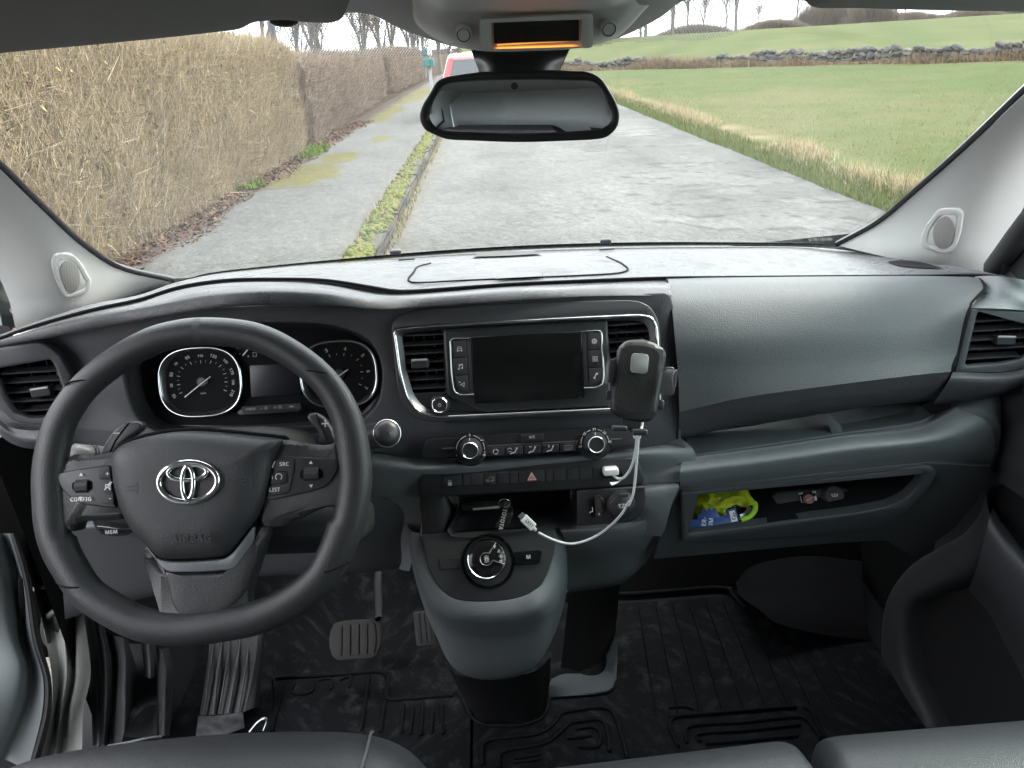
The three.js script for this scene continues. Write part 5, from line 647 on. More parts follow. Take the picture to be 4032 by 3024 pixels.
{
  const ux = 'R';
  airVent('air_vent', 'vl', [[-0.0452,0.033],[0.04,0.0365],[0.0442,-0.0041],[0.0361,-0.0165],[0.0157,-0.042],[-0.0039,-0.0401],[-0.0235,-0.0282],[-0.0298,-0.0052],[-0.0304,0.0143],[-0.034,0.0208]], [[[-0.0303,0.0254],[0.042,0.0189]],[[-0.0315,0.0123],[0.0436,0.0054]],[[-0.0309,-0.0017],[0.0448,-0.0076]],[[-0.0294,-0.0146],[0.0351,-0.0209]],[[-0.0255,-0.0286],[0.0243,-0.0335]]], [0.0128,-0.0049], { frame: [[-0.0424,0.0603],[-0.0197,0.0597],[0.0332,0.0616],[0.0494,0.0432],[0.0581,0.0042],[0.0455,-0.0227],[0.0282,-0.052],[-0.0019,-0.0489],[-0.026,-0.0392],[-0.0361,-0.0207],[-0.0399,0.0069],[-0.0505,0.0265]], fr: 0.012, depth: 0.02, n0: -0.012, mat: grained(lin(0.05, 0.05, 0.056), 0.42, 22, 0.0001) });
  part('vent_lower_lip', loft([[[-0.7069,1.2755,-0.985],[-0.6919,1.2677,-0.975],[-0.6722,1.2614,-0.965],[-0.6413,1.2583,-0.96],[-0.6209,1.2584,-0.96]], [[-0.6998,1.2708,-0.97],[-0.6843,1.2648,-0.96],[-0.6664,1.2529,-0.955],[-0.639,1.2485,-0.95],[-0.6187,1.2487,-0.95]], [[-0.7133,1.256,-0.985],[-0.6983,1.2432,-0.975],[-0.6737,1.2332,-0.965],[-0.6519,1.2274,-0.965],[-0.6363,1.2235,-0.97]]], 30, 5), MT.black, dash);
  airVent('air_vent', 'vr', [[-0.0344,0.044],[0.0241,0.0465],[0.0532,0.0476],[0.0561,0.0258],[0.0456,-0.0084],[0.0262,-0.0227],[0.0024,-0.0286],[-0.042,-0.0333]], [[[-0.0351,0.0295],[0.0545,0.0376]],[[-0.0366,0.0157],[0.0533,0.0241]],[[-0.0375,0.0027],[0.0521,0.0105]],[[-0.0391,-0.0104],[0.0419,-0.0034]],[[-0.0407,-0.0241],[0.0286,-0.0178]]], [0.0059,0.0062], { frame: [[-0.044,0.0473],[0.0243,0.0448],[0.0683,0.0453],[0.072,0.0177],[0.0597,-0.0132],[0.0345,-0.0364],[0.0041,-0.0425],[-0.055,-0.0443]], fr: 0.004, depth: 0.012, n0: -0.006, mat: grained(lin(0.085, 0.092, 0.1), 0.4, 22, 0.0001) });
  const pod = part('vent_pod', loft([[[0.6892,1.3602,-1.055],[0.6992,1.3674,-1.03],[0.7051,1.3727,-1.0],[0.7514,1.363,-0.99]], [[0.6905,1.3492,-1.03],[0.6912,1.3575,-1.0],[0.7167,1.3547,-0.985],[0.7478,1.3489,-0.98]], [[0.6753,1.3448,-1.015],[0.6872,1.3464,-0.99],[0.712,1.3459,-0.975],[0.7429,1.3402,-0.97]], [[0.6492,1.3363,-0.99],[0.6795,1.338,-0.975],[0.7111,1.3349,-0.97],[0.7415,1.3315,-0.965]]], 24, 6), MT.grey, dash);
  part('pod_underside', loft([[[0.625,1.2525,-0.965],[0.688,1.2488,-0.96],[0.7146,1.257,-0.95],[0.7522,1.276,-0.95]], [[0.6168,1.2472,-0.955],[0.679,1.247,-0.945],[0.709,1.2524,-0.94],[0.7464,1.2714,-0.94]], [[0.6102,1.2053,-0.97],[0.6514,1.2122,-0.96],[0.684,1.2216,-0.95],[0.7194,1.2344,-0.95]], [[0.651,1.1717,-1.03],[0.6926,1.1789,-1.02],[0.735,1.1836,-1.02],[0.773,1.1973,-1.02]]], 24, 5), MT.black, dash);
}
{ // upper glove box door
  const rows = [[[0.2512,1.3767,-1.09],[0.3564,1.3739,-1.08],[0.489,1.3693,-1.07],[0.6202,1.3641,-1.06],[0.6914,1.3601,-1.05]], [[0.2461,1.3753,-1.055],[0.3472,1.3714,-1.05],[0.4788,1.3661,-1.045],[0.6102,1.3601,-1.04],[0.6883,1.357,-1.035]], [[0.2418,1.361,-1.02],[0.3389,1.3565,-1.02],[0.4677,1.3521,-1.015],[0.599,1.3466,-1.015],[0.6756,1.3551,-1.01]], [[0.2415,1.319,-0.994],[0.3313,1.3183,-0.988],[0.459,1.3167,-0.985],[0.5882,1.3145,-0.985],[0.6423,1.3364,-0.985]], [[0.2453,1.2671,-0.984],[0.33,1.2708,-0.974],[0.4566,1.274,-0.968],[0.5853,1.276,-0.968],[0.6293,1.2817,-0.97]], [[0.2465,1.2141,-0.974],[0.3285,1.2353,-0.962],[0.4539,1.2491,-0.955],[0.5814,1.2567,-0.955],[0.6173,1.2567,-0.957]]];
  part('glove_door', loft(rows, 50, 8), MT.glove, dash);
  part('glove_door_underside', loft([rows[5], [[0.2474,1.1868,-0.977],[0.3318,1.2083,-0.967],[0.4598,1.2229,-0.962],[0.5764,1.2301,-0.962],[0.6155,1.234,-0.963]], [[0.2486,1.166,-0.985],[0.3391,1.1819,-0.985],[0.4727,1.1944,-0.985],[0.5729,1.2004,-0.985],[0.6209,1.2028,-0.985]], [[0.2674,1.1311,-1.06],[0.3646,1.1465,-1.06],[0.5083,1.1591,-1.06],[0.6161,1.1647,-1.06],[0.6678,1.1673,-1.06]]], 50, 6), MT.black, dash);
  part('door_gap', tube([...rows.map((r) => [r[0][0] - 0.0012, r[0][1], r[0][2] - 0.002]), [0.2448,1.1693,-0.975]], 0.0013, 60, false, 6), MT.deep, dash);
  part('door_gap', tube([...rows.map((r) => [r[4][0] + 0.002, r[4][1], r[4][2] - 0.002]), [0.6224,1.2019,-0.985]], 0.002, 60, false, 6), MT.deep, dash);
  part('glove_catch', loft([[[0.3251,1.1854,-0.975],[0.3481,1.1856,-0.975],[0.3867,1.19,-0.975]], [[0.3289,1.183,-0.975],[0.3483,1.1831,-0.975],[0.382,1.1877,-0.975]]], 12, 2), MT.deep, dash);
}
{ // centre unit: bezel, bright trim, screen, keys, vents
  const t = part('centre_bezel', plate('scr', (() => { const s = outline([[-0.1842,0.0619],[-0.1824,0.0727],[-0.1719,0.0829],[-0.1458,0.0889],[-0.059,0.09],[0.0398,0.0892],[0.1388,0.0862],[0.1585,0.0837],[0.1741,0.0744],[0.1834,0.0571],[0.1855,0.0351],[0.185,-0.0611],[0.1786,-0.0708],[-0.0684,-0.0676],[-0.1384,-0.0675],[-0.1571,-0.0624],[-0.1766,-0.0421],[-0.1822,-0.0077]], 0.012); s.holes.push(outline([[-0.1793,0.0613],[-0.1732,0.0637],[-0.1475,0.0648],[-0.0407,0.0649],[0.0783,0.0642],[0.1577,0.0633],[0.1735,0.0596],[0.1794,0.0474],[0.1816,-0.0166],[0.1799,-0.0628],[0.1687,-0.0642],[-0.008,-0.0624],[-0.124,-0.0609],[-0.1398,-0.0584],[-0.1563,-0.0503],[-0.1689,-0.0305],[-0.1754,0.0039]], 0.008, new THREE.Path())); return s; })(), 0.016, { bevel: 0.0018, seg: 5, n0: -0.013 }), std(lin(0.055, 0.055, 0.06), 0.33), dash);
  const trim = [[-0.1801,0.0613],[-0.1732,0.0641],[-0.1474,0.0652],[-0.0406,0.0653],[0.0783,0.0646],[0.1577,0.0637],[0.1739,0.06],[0.18,0.0474],[0.182,-0.0166],[0.1802,-0.0639],[0.1687,-0.0648],[-0.008,-0.0628],[-0.124,-0.0613],[-0.1402,-0.0587],[-0.1569,-0.0507],[-0.1695,-0.0307],[-0.1762,0.0039]];
  part('bright_trim', tube(outline(trim, 0.01).getSpacedPoints(160).slice(0, 160).map((p) => inFrame('scr', p.x, p.y, 0.0035)), 0.0024, 320, true, 8), MT.chrome, t);
  part('trim_chamfer', loft([outline(trim, 0.01).getSpacedPoints(120).map((p) => inFrame('scr', p.x, p.y, 0.0025).toArray()), outline(trim, 0.01).getSpacedPoints(120).map((p) => inFrame('scr', p.x * 0.955, p.y * 0.95 - (p.y < 0 ? -0.002 : 0.003), -0.008).toArray())], 120, 2), MT.satinChrome, t);
  const LV = [[-0.1732,0.0584],[-0.1146,0.0588],[-0.1161,-0.0255],[-0.1178,-0.0274],[-0.1696,-0.0268]], RV = [[0.1141,0.058],[0.1675,0.058],[0.1718,0.0557],[0.1733,0.0298],[0.1746,-0.0162],[0.1166,-0.0129]];
  const face = outline([[-0.1773,0.0616],[0.1735,0.06],[0.1816,-0.0166],[0.1798,-0.0648],[-0.008,-0.0632],[-0.124,-0.0613],[-0.1418,-0.0586],[-0.1699,-0.0314]], 0.008); face.holes.push(outline(LV, 0.004, new THREE.Path()), outline(RV, 0.004, new THREE.Path()));
  part('face_panel', plate('scr', face, 0.006, { bevel: 0.0005, n0: -0.016 }), MT.satin, t);
  part('screen_surround', plate('scr', outline([[-0.1138,0.0596],[0.1099,0.06],[0.1137,0.058],[0.1143,0.0153],[0.114,-0.0288],[0.1136,-0.06],[-0.0678,-0.0581],[-0.0793,-0.0498],[-0.1141,-0.0317]], 0.006), 0.01, { bevel: 0.003, n0: -0.01 }), std(lin(0.028, 0.029, 0.032), 0.36), t);
  const d = part('touch_screen', plate('scr', outline([[-0.0754,0.0471],[0.0764,0.0464],[0.0759,-0.0459],[-0.076,-0.0451]], 0.0012), 0.003, { bevel: 0.0006, n0: 0.0 }), std(lin(0.006, 0.0065, 0.007), 0.16), t);
  // key banks either side of the screen
  const bank = (rim, keys, spare, draw) => { const b = part('key_bank_trim', frameTube('scr', rim, 0.0028, 0.0013, 60, false), MT.chrome, t);
    keys.forEach((k, i) => { const g = part('screen_key', plate('scr', outline(k, 0.0012), 0.004, { bevel: 0.0008, n0: -0.0005 }), MT.matte, t); const c = [k.reduce((s, p) => s + p[0], 0) / 4, k.reduce((s, p) => s + p[1], 0) / 4]; const [pg, pm] = printSheet('scr', c[0], c[1], 0.016, 0.016, 0.0042, 96, (q) => draw[i](q)); part('key_symbol', pg, pm, t); });
    part('spare_key', plate('scr', outline(spare, 0.0012), 0.003, { bevel: 0.0006, n0: -0.0005 }), MT.matte, t); };
  const S = 0.001;
  bank([[-0.0765,0.0456],[-0.1012,0.0458],[-0.1041,0.0436],[-0.1049,0.0317],[-0.1037,-0.0242],[-0.1,-0.0295],[-0.0942,-0.0316],[-0.0762,-0.0322]], [[[-0.1014,0.0434],[-0.0831,0.0436],[-0.0834,0.0202],[-0.1021,0.02]],[[-0.1021,0.0192],[-0.0834,0.0194],[-0.0837,-0.0044],[-0.1024,-0.0043]],[[-0.1023,-0.0051],[-0.0836,-0.0052],[-0.084,-0.0284],[-0.0969,-0.0282]]], [[-0.0824,0.0435],[-0.0768,0.0436],[-0.0774,-0.0286],[-0.0834,-0.0286]], [
    ({ line, arc }) => { line(0.0006, [-0.003, 0.0003], [-0.002, 0.003], [0.002, 0.003], [0.003, 0.0003], [0.0035, -0.002], [-0.0035, -0.002], [-0.003, 0.0003], [0.003, 0.0003]); line(0.0008, [-0.003, -0.003], [-0.002, -0.003]); line(0.0008, [0.003, -0.003], [0.002, -0.003]); },
    ({ line, arc }) => { line(0.0007, [-0.0015, -0.003], [-0.0015, 0.0025], [0.003, 0.0035], [0.003, -0.002]); line(0.0009, [-0.0015, 0.0018], [0.003, 0.0028]); arc(0.001, -0.0023, -0.003, 0.0007, 0, 6.3); arc(0.001, 0.0022, -0.002, 0.0007, 0, 6.3); },
    ({ line, text }) => { text('N', -0.0035, 0.003, 0.003); line(0.0006, [-0.003, -0.001], [0.003, 0.002], [0.002, -0.004], [0.0005, -0.0015], [-0.003, -0.001]); }]);
  bank([[0.0764,0.0457],[0.1013,0.0456],[0.1037,0.0433],[0.1041,0.0198],[0.1043,-0.0202],[0.102,-0.0281],[0.0938,-0.032],[0.0761,-0.0322]], [[[0.0847,0.0438],[0.1026,0.0438],[0.1025,0.0203],[0.0846,0.0204]],[[0.0845,0.0194],[0.1027,0.0193],[0.1024,-0.004],[0.0846,-0.004]],[[0.0846,-0.005],[0.1026,-0.005],[0.1021,-0.0241],[0.0839,-0.0286]]], [[0.0771,0.0438],[0.0837,0.0439],[0.0833,-0.0286],[0.0769,-0.0288]], [
    ({ arc, line }) => { arc(0.0008, 0, 0, 0.0024, 0, 6.3); arc(0.0008, 0, 0, 0.0005, 0, 6.3); for (let k = 0; k < 8; k++) line(0.0012, [0.0027 * Math.cos(k * 0.785), 0.0027 * Math.sin(k * 0.785)], [0.0034 * Math.cos(k * 0.785), 0.0034 * Math.sin(k * 0.785)]); },
    ({ line }) => { for (const a of [-1, 1]) for (const b of [-1, 1]) { const c = [a * 0.002, b * 0.002], h = 0.0012; line(0.0006, [c[0] - h, c[1] - h], [c[0] + h, c[1] - h], [c[0] + h, c[1] + h], [c[0] - h, c[1] + h], [c[0] - h, c[1] - h]); } },
    ({ line }) => { line(0.0013, [0.0025, 0.0032], [0.001, 0.003], [-0.0015, -0.002], [-0.0022, -0.0038]); line(0.0018, [0.0026, 0.0028], [0.0014, 0.0018]); line(0.0018, [-0.0012, -0.0036], [-0.0026, -0.0026]); }]);
  // power and volume knob
  const k = [-0.1245,-0.0435]; const kn = part('volume_knob', turned('scr', k[0], k[1], [[0, 0.016], [0.0093, 0.016], [0.0096, 0.0155], [0.0098, 0.0168], [0.0107, 0.0168], [0.0112, 0.0155], [0.0116, 0.004], [0.0135, 0.003], [0.0142, -0.004]], 48, -0.008), MT.satin, t);
  part('knob_ring', turned('scr', k[0], k[1], [[0.0094, 0.0168], [0.0101, 0.0176], [0.0108, 0.0168]], 48, -0.008), MT.chrome, kn);
  { const [g, m] = printSheet('scr', k[0], k[1], 0.01, 0.01, 0.0084, 64, ({ arc, line }) => { arc(0.0007, 0, 0, 0.002, 1.9, 7.5); line(0.0007, [-0.0004, 0.0026], [-0.0004, 0.0004]); }); part('knob_symbol', g, m, kn); }
  const vs = (pairs) => pairs;
  airVent('centre_air_vent', 'scr', LV, [[[-0.1718,0.0557],[-0.1145,0.0552]],[[-0.1718,0.0419],[-0.115,0.0418]],[[-0.1716,0.03],[-0.1153,0.0299]],[[-0.1709,0.018],[-0.1155,0.0176]],[[-0.1703,0.0058],[-0.1157,0.0053]],[[-0.1692,-0.0064],[-0.1159,-0.0069]],[[-0.1681,-0.0189],[-0.1163,-0.0189]]], [-0.1491,0.0167], { frame: LV.map(([u, v]) => [u * 1.0, v * 1.0]).map(([u, v], i) => [u + [-0.002, 0.002, 0.002, 0.002, -0.002][i], v + [0.002, 0.002, -0.002, -0.002, -0.002][i]]), fr: 0.004, hr: 0.004, depth: 0.004, n0: -0.012, bevel: 0.0006 });
  airVent('centre_air_vent', 'scr', RV, [[[0.1156,0.054],[0.1713,0.0548]],[[0.1151,0.0431],[0.1729,0.0434]],[[0.1149,0.0302],[0.1734,0.0314]],[[0.1152,0.0172],[0.1739,0.0189]],[[0.1154,0.0052],[0.1744,0.0059]]], null, { frame: RV.map(([u, v], i) => [u + [-0.002, 0.001, 0.002, 0.002, 0.002, -0.002][i], v + [0.002, 0.002, 0.001, 0, -0.002, -0.002][i]]), fr: 0.004, hr: 0.004, depth: 0.004, n0: -0.012, bevel: 0.0006 });
}
{ // climate panel with two rotary knobs and keys
  const t = part('climate_panel', plate('cli', outline([[-0.1303,-0.0085],[-0.1223,0.0133],[-0.1165,0.0166],[-0.0201,0.0167],[0.0913,0.0166],[0.1657,0.0145],[0.1767,0.0128],[0.1791,0.0052],[0.1792,-0.0079],[0.1733,-0.0131],[0.0894,-0.0149],[-0.0222,-0.0149],[-0.1148,-0.0123],[-0.1277,-0.0115]], 0.006), 0.008, { bevel: 0.002, n0: -0.004 }), std(lin(0.016, 0.016, 0.019), 0.4), dash);
  part('accent_line', plate('cli', outline([[-0.1012,0.002],[-0.0804,0.0021],[0.0903,-0.0001],[0.1517,-0.0008],[0.1516,-0.0023],[0.0902,-0.0019],[-0.0806,-0.0001],[-0.1001,-0.0003]], 0.0004), 0.0012, { bevel: 0.0003, n0: 0.004 }), std(lin(0.12, 0.12, 0.13), 0.35, { metalness: 0.5 }), t);
  const knob = (c, marks) => { part('knob_base', turned('cli', c[0], c[1], [[0.0235, 0.0005], [0.0225, 0.003], [0.0165, 0.003], [0.016, 0]], 56, 0.0045), std(lin(0.012, 0.012, 0.014), 0.45), t);
    const k = part('rotary_knob', turned('cli', c[0], c[1], [[0, 0.0195], [0.0098, 0.0195], [0.0102, 0.019], [0.0104, 0.0205], [0.0114, 0.0205], [0.0122, 0.019], [0.0152, 0.009], [0.0162, 0.006], [0.0164, 0]], 56, 0.0045), MT.satin, t);
    part('knob_ring', turned('cli', c[0], c[1], [[0.0102, 0.0206], [0.0108, 0.0213], [0.0115, 0.0206]], 56, 0.0045), MT.satinChrome, k);
    part('knob_pointer', boxAt('cli', c[0], c[1] + 0.0138, 0.0185, 0.0011, 0.005, 0.002, 0.0004), MT.print, k);
    const [g, m] = printSheet('cli', c[0], c[1], 0.05, 0.05, 0.0081, 256, marks); part('knob_scale', g, m, t); };
  const R = 0.0196;
  knob([-0.0607,-0.002], ({ text, arc, line }) => { text('3', 0, R + 0.0004, 0.0048); arc(0.0008, 0, 0, R, 1.85, 2.3); arc(0.0008, 0, 0, R, 2.4, 3.1); arc(0.0008, 0, 0, R, 0.75, 1.3); arc(0.0008, 0, 0, R, -0.05, 0.45); text('0', -R, -0.007, 0.0036); line(0.0012, [R * 0.85 - 0.002, R * 0.6], [R * 0.85 + 0.002, R * 0.6]); text('6', R, -0.005, 0.003); for (let k = 0; k < 4; k++) line(0.0011, [R - 0.001, -0.009], [R - 0.001 + 0.002 * Math.cos(k * 1.57), -0.009 + 0.002 * Math.sin(k * 1.57)]); });
  knob([0.113,-0.0053], ({ text, arc }) => { text('21', 0, R + 0.0004, 0.0046); text('18', -R * 0.72, R * 0.72, 0.0046, 0.78); text('24', R * 0.72, R * 0.72, 0.0046, -0.78); text('LO', -R - 0.001, -0.003, 0.0038); text('HI', R + 0.001, 0.001, 0.0042); arc(0.0008, 0, 0, R, 1.85, 2.15); arc(0.0008, 0, 0, R, 2.6, 3.1); arc(0.0008, 0, 0, R, 1.0, 1.3); arc(0.0008, 0, 0, R, 0.15, 0.5); });
  const key = (s, draw, lit) => { part('climate_key', plate('cli', outline(s, 0.001), 0.0035, { bevel: 0.0008, n0: 0.003 }), std(lin(0.018, 0.018, 0.021), 0.45), t); if (draw) { const c = [0, 1].map((a) => s.reduce((q, p) => q + p[a], 0) / s.length); const [g, m] = printSheet('cli', c[0], c[1], 0.03, 0.016, 0.0067, 128, draw, lin(lit ?? 0.5, lit ?? 0.5, lit ?? 0.5)); part('key_symbol', g, m, t); } };
  const person = (q) => { q.arc(0.0014, 0.004, 0.003, 0.0006, 0, 6.3); q.line(0.0014, [0.003, 0.001], [0.001, -0.0025], [-0.003, -0.003], [-0.005, -0.0042]); };
  key([[0.0103,0.0128],[0.0418,0.0125],[0.0417,0.0023],[0.0101,0.0025]], ({ text }) => text('A/C', 0, 0.002, 0.0052));
  key([[-0.038,-0.0017],[-0.0136,-0.002],[-0.0139,-0.0135],[-0.0384,-0.0134]], ({ arc }) => { [0, 2.1, 4.2].forEach((a) => arc(0.0012, 0, 0, 0.0034, a, a + 1.4)); });
  key([[-0.0124,-0.0021],[0.0121,-0.0023],[0.0117,-0.0138],[-0.0128,-0.0136]], (q) => { person(q); q.arc(0.0008, -0.006, 0.001, 0.003, 0.3, 2.8); q.line(0.0008, [-0.008, -0.001], [-0.004, -0.001]); });
  key([[0.0132,-0.0023],[0.0377,-0.0025],[0.0373,-0.014],[0.0128,-0.0139]], (q) => { person(q); q.line(0.001, [-0.004, 0.004], [-0.001, 0.004]); });
  key([[0.0388,-0.0026],[0.0626,-0.0029],[0.0622,-0.0142],[0.0384,-0.0139]], (q) => { person(q); q.line(0.001, [-0.002, 0.005], [-0.002, 0.002]); });
  key([[0.0637,-0.0027],[0.0882,-0.0031],[0.0875,-0.0144],[0.0633,-0.0141]], ({ line }) => { line(0.0008, [-0.005, -0.003], [-0.005, 0.003], [0.005, 0.003], [0.005, -0.003], [-0.005, -0.003]);[-0.002, 0, 0.002].forEach((u) => line(0.0006, [u, -0.004], [u, 0.001])); }, 0.2);
}
{ // grey lower dash between fascia and switch strip, and over the knees
  const top = [[-0.2394,1.185,-1.0],[-0.1783,1.1748,-0.985],[-0.1248,1.1671,-0.975],[0.0016,1.1612,-0.975],[0.1936,1.1591,-0.98],[0.252,1.1673,-0.985]], fr = [[-0.2361,1.1794,-0.975],[-0.1748,1.1746,-0.955],[-0.1257,1.1691,-0.945],[0.0009,1.1668,-0.945],[0.1845,1.1663,-0.95],[0.2663,1.1569,-0.96]];
  part('lower_dash_centre', loft([top, fr, [[-0.2396,1.1435,-0.965],[-0.178,1.1438,-0.95],[-0.1328,1.1365,-0.95],[-0.0011,1.13,-0.95],[0.1958,1.1309,-0.955],[0.2661,1.1293,-0.955]], [[-0.2448,1.1136,-0.97],[-0.1816,1.1195,-0.955],[-0.1321,1.1148,-0.955],[-0.0017,1.1155,-0.955],[0.1951,1.1147,-0.95],[0.2669,1.11,-0.955]]], 40, 6), MT.grey, dash);
  part('knee_panel', loft([[[-0.6271,1.2304,-0.97],[-0.5182,1.2037,-0.97],[-0.3247,1.1879,-0.965],[-0.2253,1.1454,-0.96],[-0.1337,1.1064,-0.965]], [[-0.6395,1.1534,-0.95],[-0.5287,1.1293,-0.95],[-0.3349,1.1099,-0.95],[-0.2238,1.0971,-0.95],[-0.1398,1.0806,-0.965]], [[-0.6704,1.0503,-0.965],[-0.59,1.0185,-0.965],[-0.3843,1.035,-0.965],[-0.242,1.0357,-0.965],[-0.1607,1.0269,-0.98]], [[-0.7096,0.9247,-0.985],[-0.6134,0.9445,-0.985],[-0.4009,0.9752,-0.985],[-0.2543,0.9699,-0.985],[-0.1697,0.9612,-1.0]], [[-0.7636,0.8657,-1.06],[-0.6579,0.8955,-1.06],[-0.43,0.9275,-1.06],[-0.2726,0.9218,-1.06],[-0.1792,0.9234,-1.06]]], 50, 6), grained(lin(0.05, 0.053, 0.058), 0.55), dash);
  part('knee_panel_right', loft([[[-0.1999,1.1164,-0.962],[-0.1654,1.1156,-0.958],[-0.1297,1.116,-0.952]], [[-0.201,1.0772,-0.97],[-0.1656,1.0777,-0.965],[-0.1334,1.07,-0.955]], [[-0.2118,0.9913,-1.01],[-0.1852,0.9611,-1.0],[-0.1625,0.9756,-0.97]]], 16, 5), MT.grey, dash);
}
{ // switch strip, open tray, seat heater block, 12 V socket
  const t = part('switch_panel', plate('swp', outline([[-0.1558,-0.0176],[-0.1531,0.0044],[-0.1463,0.0192],[-0.1395,0.0226],[-0.0584,0.0218],[0.0537,0.0198],[0.1474,0.0195],[0.1566,0.0137],[0.1633,-0.004],[0.1654,-0.0219],[0.0702,-0.0223],[-0.1016,-0.0196]], 0.008), 0.012, { bevel: 0.003, n0: -0.006 }), std(lin(0.02, 0.02, 0.023), 0.42), dash);
  const key = (s, draw, color) => { const g = part('switch', plate('swp', outline(s, 0.0014), 0.004, { bevel: 0.001, n0: 0.004 }), MT.matte, t); if (draw) { const c = [0, 1].map((a) => s.reduce((q, p) => q + p[a], 0) / s.length); const [pg, pm] = printSheet('swp', c[0], c[1], 0.022, 0.022, 0.0084, 128, draw, color ?? lin(0.45, 0.45, 0.45)); part('switch_symbol', pg, pm, t); } };
  key([[-0.1235,-0.0044],[-0.1226,0.0003],[-0.118,0.0106],[-0.1152,0.0113],[-0.0924,0.0117],[-0.0932,-0.0046]], ({ line, arc, fill }) => { const o = 0.001; fill([-0.0025 + o, -0.007], [0.0025 + o, -0.007], [0.0025 + o, -0.002], [-0.0025 + o, -0.002]); arc(0.0008, o, -0.001, 0.0017, 0, 3.14); line(0.0008, [-0.0017 + o, -0.002], [-0.0017 + o, 0]); });
  const xs = [[484, 582, 405, 495], [585, 682, 400, 488], [686, 780, 394, 482], [848, 1048, 383, 472], [1112, 1208, 372, 458], [1211, 1306, 366, 452], [1309, 1404, 360, 446], [1410, 1468, 356, 442]];
  const sw = [[[-0.0808,0.0118],[-0.0625,0.0115],[-0.0636,-0.0057],[-0.0816,-0.0054]],[[-0.0619,0.0115],[-0.0438,0.0112],[-0.0449,-0.0058],[-0.0629,-0.0055]],[[-0.043,0.0113],[-0.0258,0.0111],[-0.0265,-0.0059],[-0.0438,-0.0057]],[[-0.0127,0.0112],[0.0243,0.0103],[0.0237,-0.0067],[-0.0134,-0.0061]],[[0.0367,0.0101],[0.0543,0.0098],[0.0538,-0.0065],[0.0361,-0.0064]],[[0.0552,0.0099],[0.0727,0.0097],[0.0722,-0.0068],[0.0545,-0.0065]],[[0.0736,0.0098],[0.091,0.0096],[0.0906,-0.0069],[0.0729,-0.0067]],[[0.0925,0.0093],[0.103,0.0091],[0.1026,-0.0072],[0.0921,-0.007]],[[-0.0912,0.0116],[-0.0815,0.0115],[-0.0827,-0.0049],[-0.0921,-0.0049]],[[-0.0251,0.0109],[-0.0135,0.0106],[-0.0145,-0.006],[-0.0258,-0.006]],[[0.0254,0.0103],[0.0359,0.0101],[0.035,-0.0063],[0.0249,-0.0064]]];
  sw.forEach((s, i) => { if (i === 1) key(s, ({ line, arc }) => { line(0.0007, [-0.006, -0.003], [-0.006, -0.001], [-0.002, 0], [0.001, 0.003], [0.006, 0.003], [0.006, -0.003], [-0.006, -0.003]); arc(0.001, -0.003, -0.003, 0.001, 0, 6.3); arc(0.001, 0.003, -0.003, 0.001, 0, 6.3); line(0.0012, [0.004, -0.001], [0.004, 0.002]); }, lin(0.2, 0.2, 0.2)); else if (i === 3) { key(s); const c = [0, 1].map((a) => s.reduce((q, p) => q + p[a], 0) / 4); const tri = (k) => [[-k, -k * 0.8], [k, -k * 0.8], [0, k * 0.95]]; const [g1, m1] = printSheet('swp', c[0], c[1], 0.024, 0.024, 0.0084, 128, ({ fill }) => fill(...tri(0.0078)), lin(0.45, 0.035, 0.03)); part('hazard_triangle', g1, m1, t); const [g2, m2] = printSheet('swp', c[0], c[1], 0.024, 0.024, 0.0088, 128, ({ line }) => { const a = tri(0.0055), b = tri(0.0028); line(0.0008, ...a, a[0]); line(0.0006, ...b, b[0]); }, lin(0.75, 0.7, 0.68)); part('hazard_lines', g2, m2, t); } else key(s); });
  const port = [[0.1047,0.0096],[0.1263,0.0091],[0.1318,0.0049],[0.134,-0.0068],[0.1321,-0.0081],[0.1045,-0.0077]]; part('usb_port', plate('swp', outline(port, 0.003), 0.004, { bevel: 0.001, n0: 0.004 }), MT.gloss, t);
  // open tray
  const mouth = [[-0.1008,-0.0224],[0.0673,-0.0244],[0.0674,-0.075],[0.0352,-0.0766],[-0.1198,-0.0751],[-0.1013,-0.0417]];
  const tray = part('tray', loft([mouth.map(([u, v]) => inFrame('swp', u, v, 0.002).toArray()), mouth.map(([u, v]) => inFrame('swp', u * 0.96, v + (v > -0.03 ? -0.004 : 0.012), -0.09).toArray())].map((r) => [...r, r[0]]), 36, 4, { arc: true }), MT.dark, dash);
  part('tray_back', plate('swp', outline(mouth.map(([u, v]) => [u * 0.97, v]), 0.006), 0.002, { bevel: 0, n0: -0.088 }), MT.deep, tray);
  part('tray_floor', loft([[[-0.1311,1.0648,-0.935],[-0.0394,1.067,-0.93],[0.0919,1.0658,-0.93]], [[-0.1044,1.0249,-1.03],[-0.0211,1.0232,-1.03],[0.0939,1.0201,-1.03]]], 16, 4), MT.deep, tray);
  part('tray_cheek', loft([[[-0.1319,1.1157,-0.955],[-0.1316,1.0893,-0.95],[-0.1308,1.0623,-0.94]], [[-0.1145,1.1224,-0.942],[-0.1146,1.0977,-0.935],[-0.1151,1.0697,-0.93]], [[-0.0948,1.1217,-0.942],[-0.0947,1.0983,-0.935],[-0.0963,1.0686,-0.93]], [[-0.0899,1.111,-0.96],[-0.0806,1.092,-0.95],[-0.0941,1.0565,-0.945]], [[-0.0944,1.0679,-1.03],[-0.0833,1.0404,-1.03],[-0.0928,1.0141,-1.03]]], 16, 5), MT.dark, tray);
  const blk = part('socket_block', plate('swp', outline([[0.0677,-0.0229],[0.165,-0.0227],[0.1648,-0.0428],[0.161,-0.0601],[0.153,-0.0697],[0.1395,-0.0752],[0.0659,-0.0753]], [0.004, 0.002, 0.004, 0.012, 0.014, 0.012, 0.004]), 0.012, { bevel: 0.003, n0: -0.004 }), std(lin(0.022, 0.022, 0.025), 0.45), dash);
